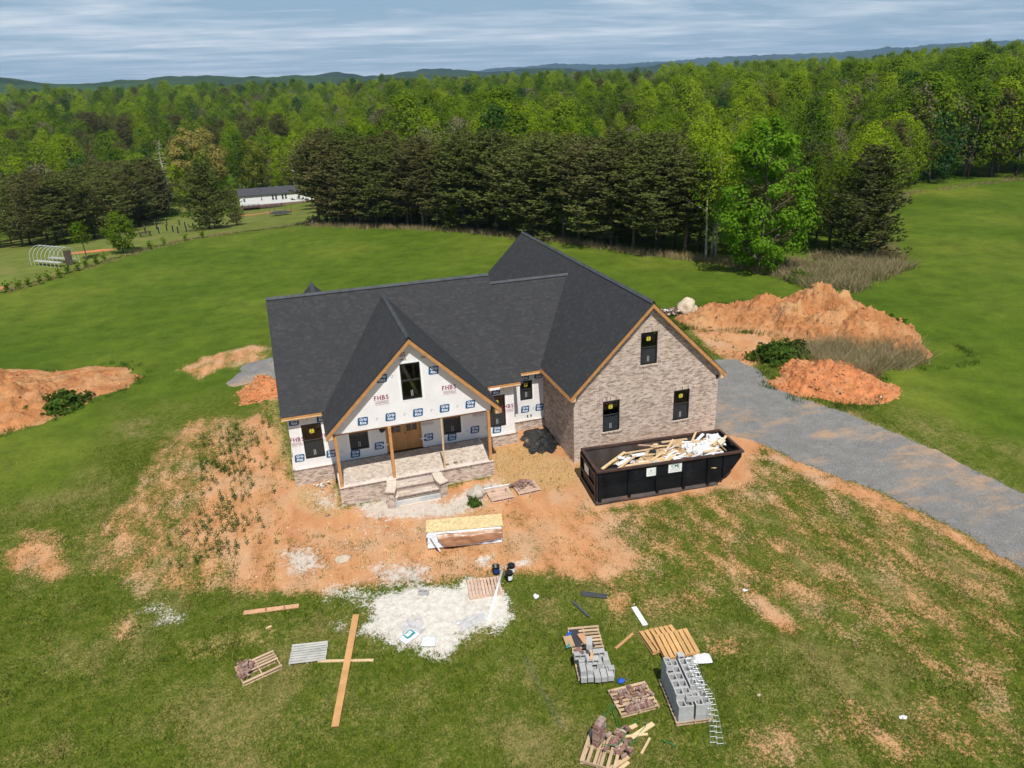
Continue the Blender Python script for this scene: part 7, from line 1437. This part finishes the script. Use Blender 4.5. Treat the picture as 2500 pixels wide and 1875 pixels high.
mg = [(rr.uniform(26.5, 43), rr.uniform(-5, 17)) for _ in range(1500)]; PK = [(31.2, .2, 3.3), (38, 9.6, 5.0), (35, 12.2, 3.9), (39.6, 5.6, 4.4), (31.8, 13.6, 3.2), (40.2, 2, 2.8)]
mg = [(x, y, rr.uniform(.5, 1)) for x, y in mg if .92 < min(math.hypot(x-a, y-b)/c for a, b, c in PK) < 1.18]; mg += [(x, y, rr.uniform(.5, 1)) for x, y in [(rr.uniform(-24, -9), rr.uniform(11, 24)) for _ in range(700)] if .9 < min(math.hypot(x-a, y-b)/c for a, b, c in ((-17.5, 17.2, 4.7), (-14.5, 19.8, 4.6), (-20.5, 20.5, 5), (-22, 15, 5))) < 1.1]
scatter('mound_grass', 't', mg, 'rough green grass fringing the clay mounds', 'weed', .42, .22, 20, .02, 94)
# weeds growing on the clay: upright stems with paired leaves
def weed_mesh(seed):
    rr = np.random.default_rng(seed); mb = MB(); hh = rr.uniform(.38, .62); mb.tube([(0, 0, 0), (.02, .01, hh)], [.008, .004], 4); n = rr.integers(9, 14)
    for k in range(n):
        t = (k+1)/n; a = k*2.4; L = .17*(1.1-t*.5); z = hh*t; u = np.array((math.cos(a), math.sin(a), 0)); p = np.array((.02*t, .01*t, z)); w = np.array((-u[1], u[0], 0))*.035; mb.add([p-w*.3, p+u*L*.5-w+np.array((0, 0, .06)), p+u*L+np.array((0, 0, .02)), p+u*L*.5+w+np.array((0, 0, .06))], [(0, 1, 2, 3)])
    return mb.mesh('weed', MT['weed'])
WM_ = [weed_mesh(i) for i in range(6)]
for k in range(210):
    y = rr.uniform(-5.0, 8.5); x = rr.normal(-3.3+.12*y*.4, 1.1)
    if noise.noise((x*1.3, y*.5, 3)) < -.12 or x > -.5: x, y = rr.normal(-3.2, .8), rr.uniform(-4, 7)
    o = link('weed', WM_[k % 6], None, (x, y, h(x, y)-.01), rr.uniform(0, 6.28)); o.scale = (rr.uniform(.6, 1.15),)*3; tag(o, 'upright leafy weed in the thick patch beside the house', 'weed', 'weeds growing on bare clay')
sp_ = []
for _ in range(2600):
    x, y = rr.uniform(-7, 15), rr.uniform(-10.5, 2)
    if noise.noise((x*.5, y*.5, 11)) > -.1 and not (-.4 < x < 13.6 and y > -4.2) and not (12.4 < x < 20.5 and -8.2 < y < -4): sp_.append((x, y, rr.uniform(.5, 1.2)))
for _ in range(500):
    x, y = rr.uniform(22.5, 30), rr.uniform(4, 13)
    if noise.noise((x*.6, y*.6, 4)) > -.05: sp_.append((x, y, rr.uniform(.8, 1.6)))
scatter('clay_sprouts', 't', sp_, 'small green sprouts dotted over the bare clay', 'weed', .17, .05, 7, .012, 95, .5)
def clods(name, P_, mat, label, seed):
    rr = np.random.default_rng(seed); Vs = []; Fs = []; base = np.array([(1,0,-.2),(-.5,.87,-.2),(-.5,-.87,-.2),(.6,.5,.5),(-.7,.1,.55),(.2,-.7,.45),(0,0,.8)]); FF = [(0,1,3),(1,4,3),(1,2,4),(2,5,4),(2,0,5),(0,3,5),(3,4,6),(4,5,6),(5,3,6)]
    for (x, y, z, s) in P_:
        a = rr.uniform(0, 6.28); c, s_ = math.cos(a), math.sin(a); q = base*rr.uniform(.7, 1.2, (7, 3))*s*np.array((1, rr.uniform(.6, 1), rr.uniform(.5, .8))); q[:, :2] = q[:, :2]@np.array([[c, s_], [-s_, c]]); b = len(Vs)*7; Vs.append(q+np.array((x, y, z))); Fs += [tuple(b+i for i in f_) for f_ in FF]
    return tag(link(name, mesh_np(name, np.concatenate(Vs), Fs, mat)), label, 'stones', None, 'stuff')
def inside(x, y): return not ((-.4 < x < 22 and y > -3.4) or (1.7 < x < 9.6 and y > -4.1) or (12.6 < x < 20.5 and -8 < y < -4.4))
cl_ = []
for _ in range(16000):
    x, y = rr.uniform(-12, 26), rr.uniform(-14, 12); j = np.searchsorted(gy, y)-1; i = np.searchsorted(gx, x)-1
    if zc[j, i] > .45 and zg[j, i] < .3 and inside(x, y) and noise.noise((x*.4, y*.4, 8)) > -.25: cl_.append((x, y, GZ2[j, i]+.0, .012+.045*rr.random()**3))
MT['clod'] = M('clay_clod', (.48,.23,.10), .98, .2, 3, tvar=.25, spec=.05); MT['pebble'] = M('pale_pebble', (.62,.58,.52), .9, .2, 3, tvar=.3, spec=.1)
clods('clay_clods', cl_, MT['clod'], 'loose clay clods over the bare ground', 51)
pb = [(x+rr.normal()*.3, y+rr.normal()*.3, z, s*.8) for x, y, z, s in cl_[::5] if inside(x, y)]
for _ in range(2600):
    x, y = rr.normal(4.5, 2.6), rr.normal(-5.2, 1.1); j = np.searchsorted(gy, y)-1; i = np.searchsorted(gx, x)-1
    if inside(x, y) and y < -3.9: pb.append((x, y, GZ2[j, i], .01+.03*rr.random()**3))
gs_ = []
for _ in range(9000):
    x, y = rr.uniform(21.5, 33), rr.uniform(-14, 8); j = np.searchsorted(gy, y)-1; i = np.searchsorted(gx, x)-1
    if .15 < zg[j, i]: gs_.append((x, y, GZ2[j, i]+.012, .008+.022*rr.random()**2))
for _ in range(1800):
    x, y = rr.normal(4.8, 1.4), rr.normal(-11.2, .9); j = np.searchsorted(gy, y)-1; i = np.searchsorted(gx, x)-1
    if zs[j, i] > .2 and _ % 6 == 0: pb.append((x, y, GZ2[j, i], .015+.05*rr.random()**3))
MT['stone_grey'] = M('gravel_stone', (.33,.33,.325), .9, .2, 3, tvar=.5, spec=.1); clods('gravel_stones', gs_, MT['stone_grey'], 'grey stones lying loose on and beside the gravel drive', 54)
clods('pale_pebbles', pb, MT['pebble'], 'pale stones and mortar crumbs strewn over the site', 52)
mc = []
for (px_, py_, hh, r_) in [(38.0,9.6,2.9,4.6),(35,12.2,1.7,3.6),(31.8,13.6,1,3),(39.6,5.6,1.8,4.2),(31.2,.2,1.25,3.1),(32.6,-1.2,.75,2.2),(-17.5,17.2,1.5,4.6),(-20.5,20.5,1.3,5),(-1.7,13.4,.95,1.9)]:
    o_ = [o for o in bpy.data.objects if o.name.startswith('dirt_pile')]
for o_ in [o for o in bpy.data.objects if o.name.startswith('dirt_pile')]:
    vs = o_.data.vertices; n_ = len(vs)
    for k in rr.integers(0, n_, min(n_, 900)): v = vs[int(k)].co; mc.append((v.x+rr.normal()*.05, v.y+rr.normal()*.05, v.z, .03+.14*rr.random()**4))
clods('mound_clods', mc, MT['clod'], 'loose clods on the clay mounds', 53)
# --- lawn blades near the camera
def lawn():
    rr = np.random.default_rng(9); n = 520000; x = rr.uniform(-17, 31, n); y = -24.5+33*rr.uniform(0, 1, n)**1.3; fx = (x-gx[0]); i = np.clip(np.searchsorted(gx, x)-1, 0, nx-2); j = np.clip(np.searchsorted(gy, y)-1, 0, ny-2)
    cl, gv_, sd, du, stw = zc[j, i], zg[j, i], zs[j, i], zd[j, i], zw[j, i]
    nz = np.array([noise.noise((a*.55, b*.55, 4)) for a, b in zip(x, y)]); n2 = np.array([noise.noise((a*1.9, b*1.4, 6)) for a, b in zip(x, y)])
    p = 1-np.maximum(np.maximum(cl*1.5-.35-n2*1.3*(cl < .8), gv_*2), np.maximum(sd*1.35-n2*.6, du*1.2)); p = np.where(stw > .35, .5, p); p *= (.75+.5*n2)*(1-.95*field[j, i])
    keep = (rr.uniform(size=n) < p) & ~((x > -.3) & (x < 11.5) & (y > -.25)) & ~((x > 11.2) & (x < 13.5) & (y > .9)) & ~((x > 13.2) & (x < 21.7) & (y > -3.5)) & ~((x > 1.7) & (x < 9.5) & (y > -4.0)) & ~((x > 12.8) & (x < 20.3) & (y > -7.7) & (y < -4.6)); x, y, nz, n2, stw, cl = (q[keep] for q in (x, y, nz, n2, stw, cl)); m_ = len(x)
    z = H(x, y)+.0; hh = rr.uniform(.05, .12, m_)*(1+.5*np.maximum(0, -nz)); a = rr.uniform(0, 6.28, m_); w = rr.uniform(.008, .017, m_); ln = rr.normal(size=(m_, 2))*.055
    V = np.zeros((m_, 3, 3), np.float32); V[:, 0, 0] = x-np.cos(a)*w; V[:, 0, 1] = y-np.sin(a)*w; V[:, 1, 0] = x+np.cos(a)*w; V[:, 1, 1] = y+np.sin(a)*w; V[:, 0, 2] = z-.02; V[:, 1, 2] = z-.02; V[:, 2, 0] = x+ln[:, 0]; V[:, 2, 1] = y+ln[:, 1]; V[:, 2, 2] = z+hh
    dv = dryf[np.clip(np.searchsorted(gy, y)-1, 0, ny-2), np.clip(np.searchsorted(gx, x)-1, 0, nx-2)]; tint = np.clip(.26+1.1*np.maximum(0, dv-.5)+.3*(dv-.5)+.12*n2+rr.normal(size=m_)*.16+.12*(cl > .3), 0, 1); tint = np.where(rr.uniform(size=m_) < .10, rr.uniform(.7, 1, m_), tint); tint = np.where(stw > .35, rr.uniform(.65, 1, m_), tint)
    me = mesh_np('lawn_grass', V.reshape(-1, 3), np.arange(3*m_).reshape(-1, 3), MT['blade']); at = me.attributes.new('tint', 'FLOAT', 'POINT'); at.data.foreach_set('value', np.repeat(tint, 3).astype(np.float32)); print('blades', m_)
    tag(link('lawn_grass', me), 'patchy green and tan lawn grass around the site', 'grass', None, 'stuff')
lawn()

# --- thin blue air between here and the mountains
hz = MB().bb(-9500, 11500, -400, 11800, -70, 420).build('haze'); hm = bpy.data.materials.new('haze'); hm.use_nodes = True; hn = hm.node_tree.nodes; hn.clear(); ho = hn.new('ShaderNodeOutputMaterial'); pv_ = hn.new('ShaderNodeVolumePrincipled'); pv_.inputs['Color'].default_value = (.42, .68, 1, 1); pv_.inputs['Density'].default_value = 7.5e-5; pv_.inputs['Anisotropy'].default_value = .0
hm.node_tree.links.new(pv_.outputs[0], ho.inputs['Volume']); hz.data.materials.append(hm); tag(hz, 'thin pale blue haze over the far country', 'haze', None, 'stuff')
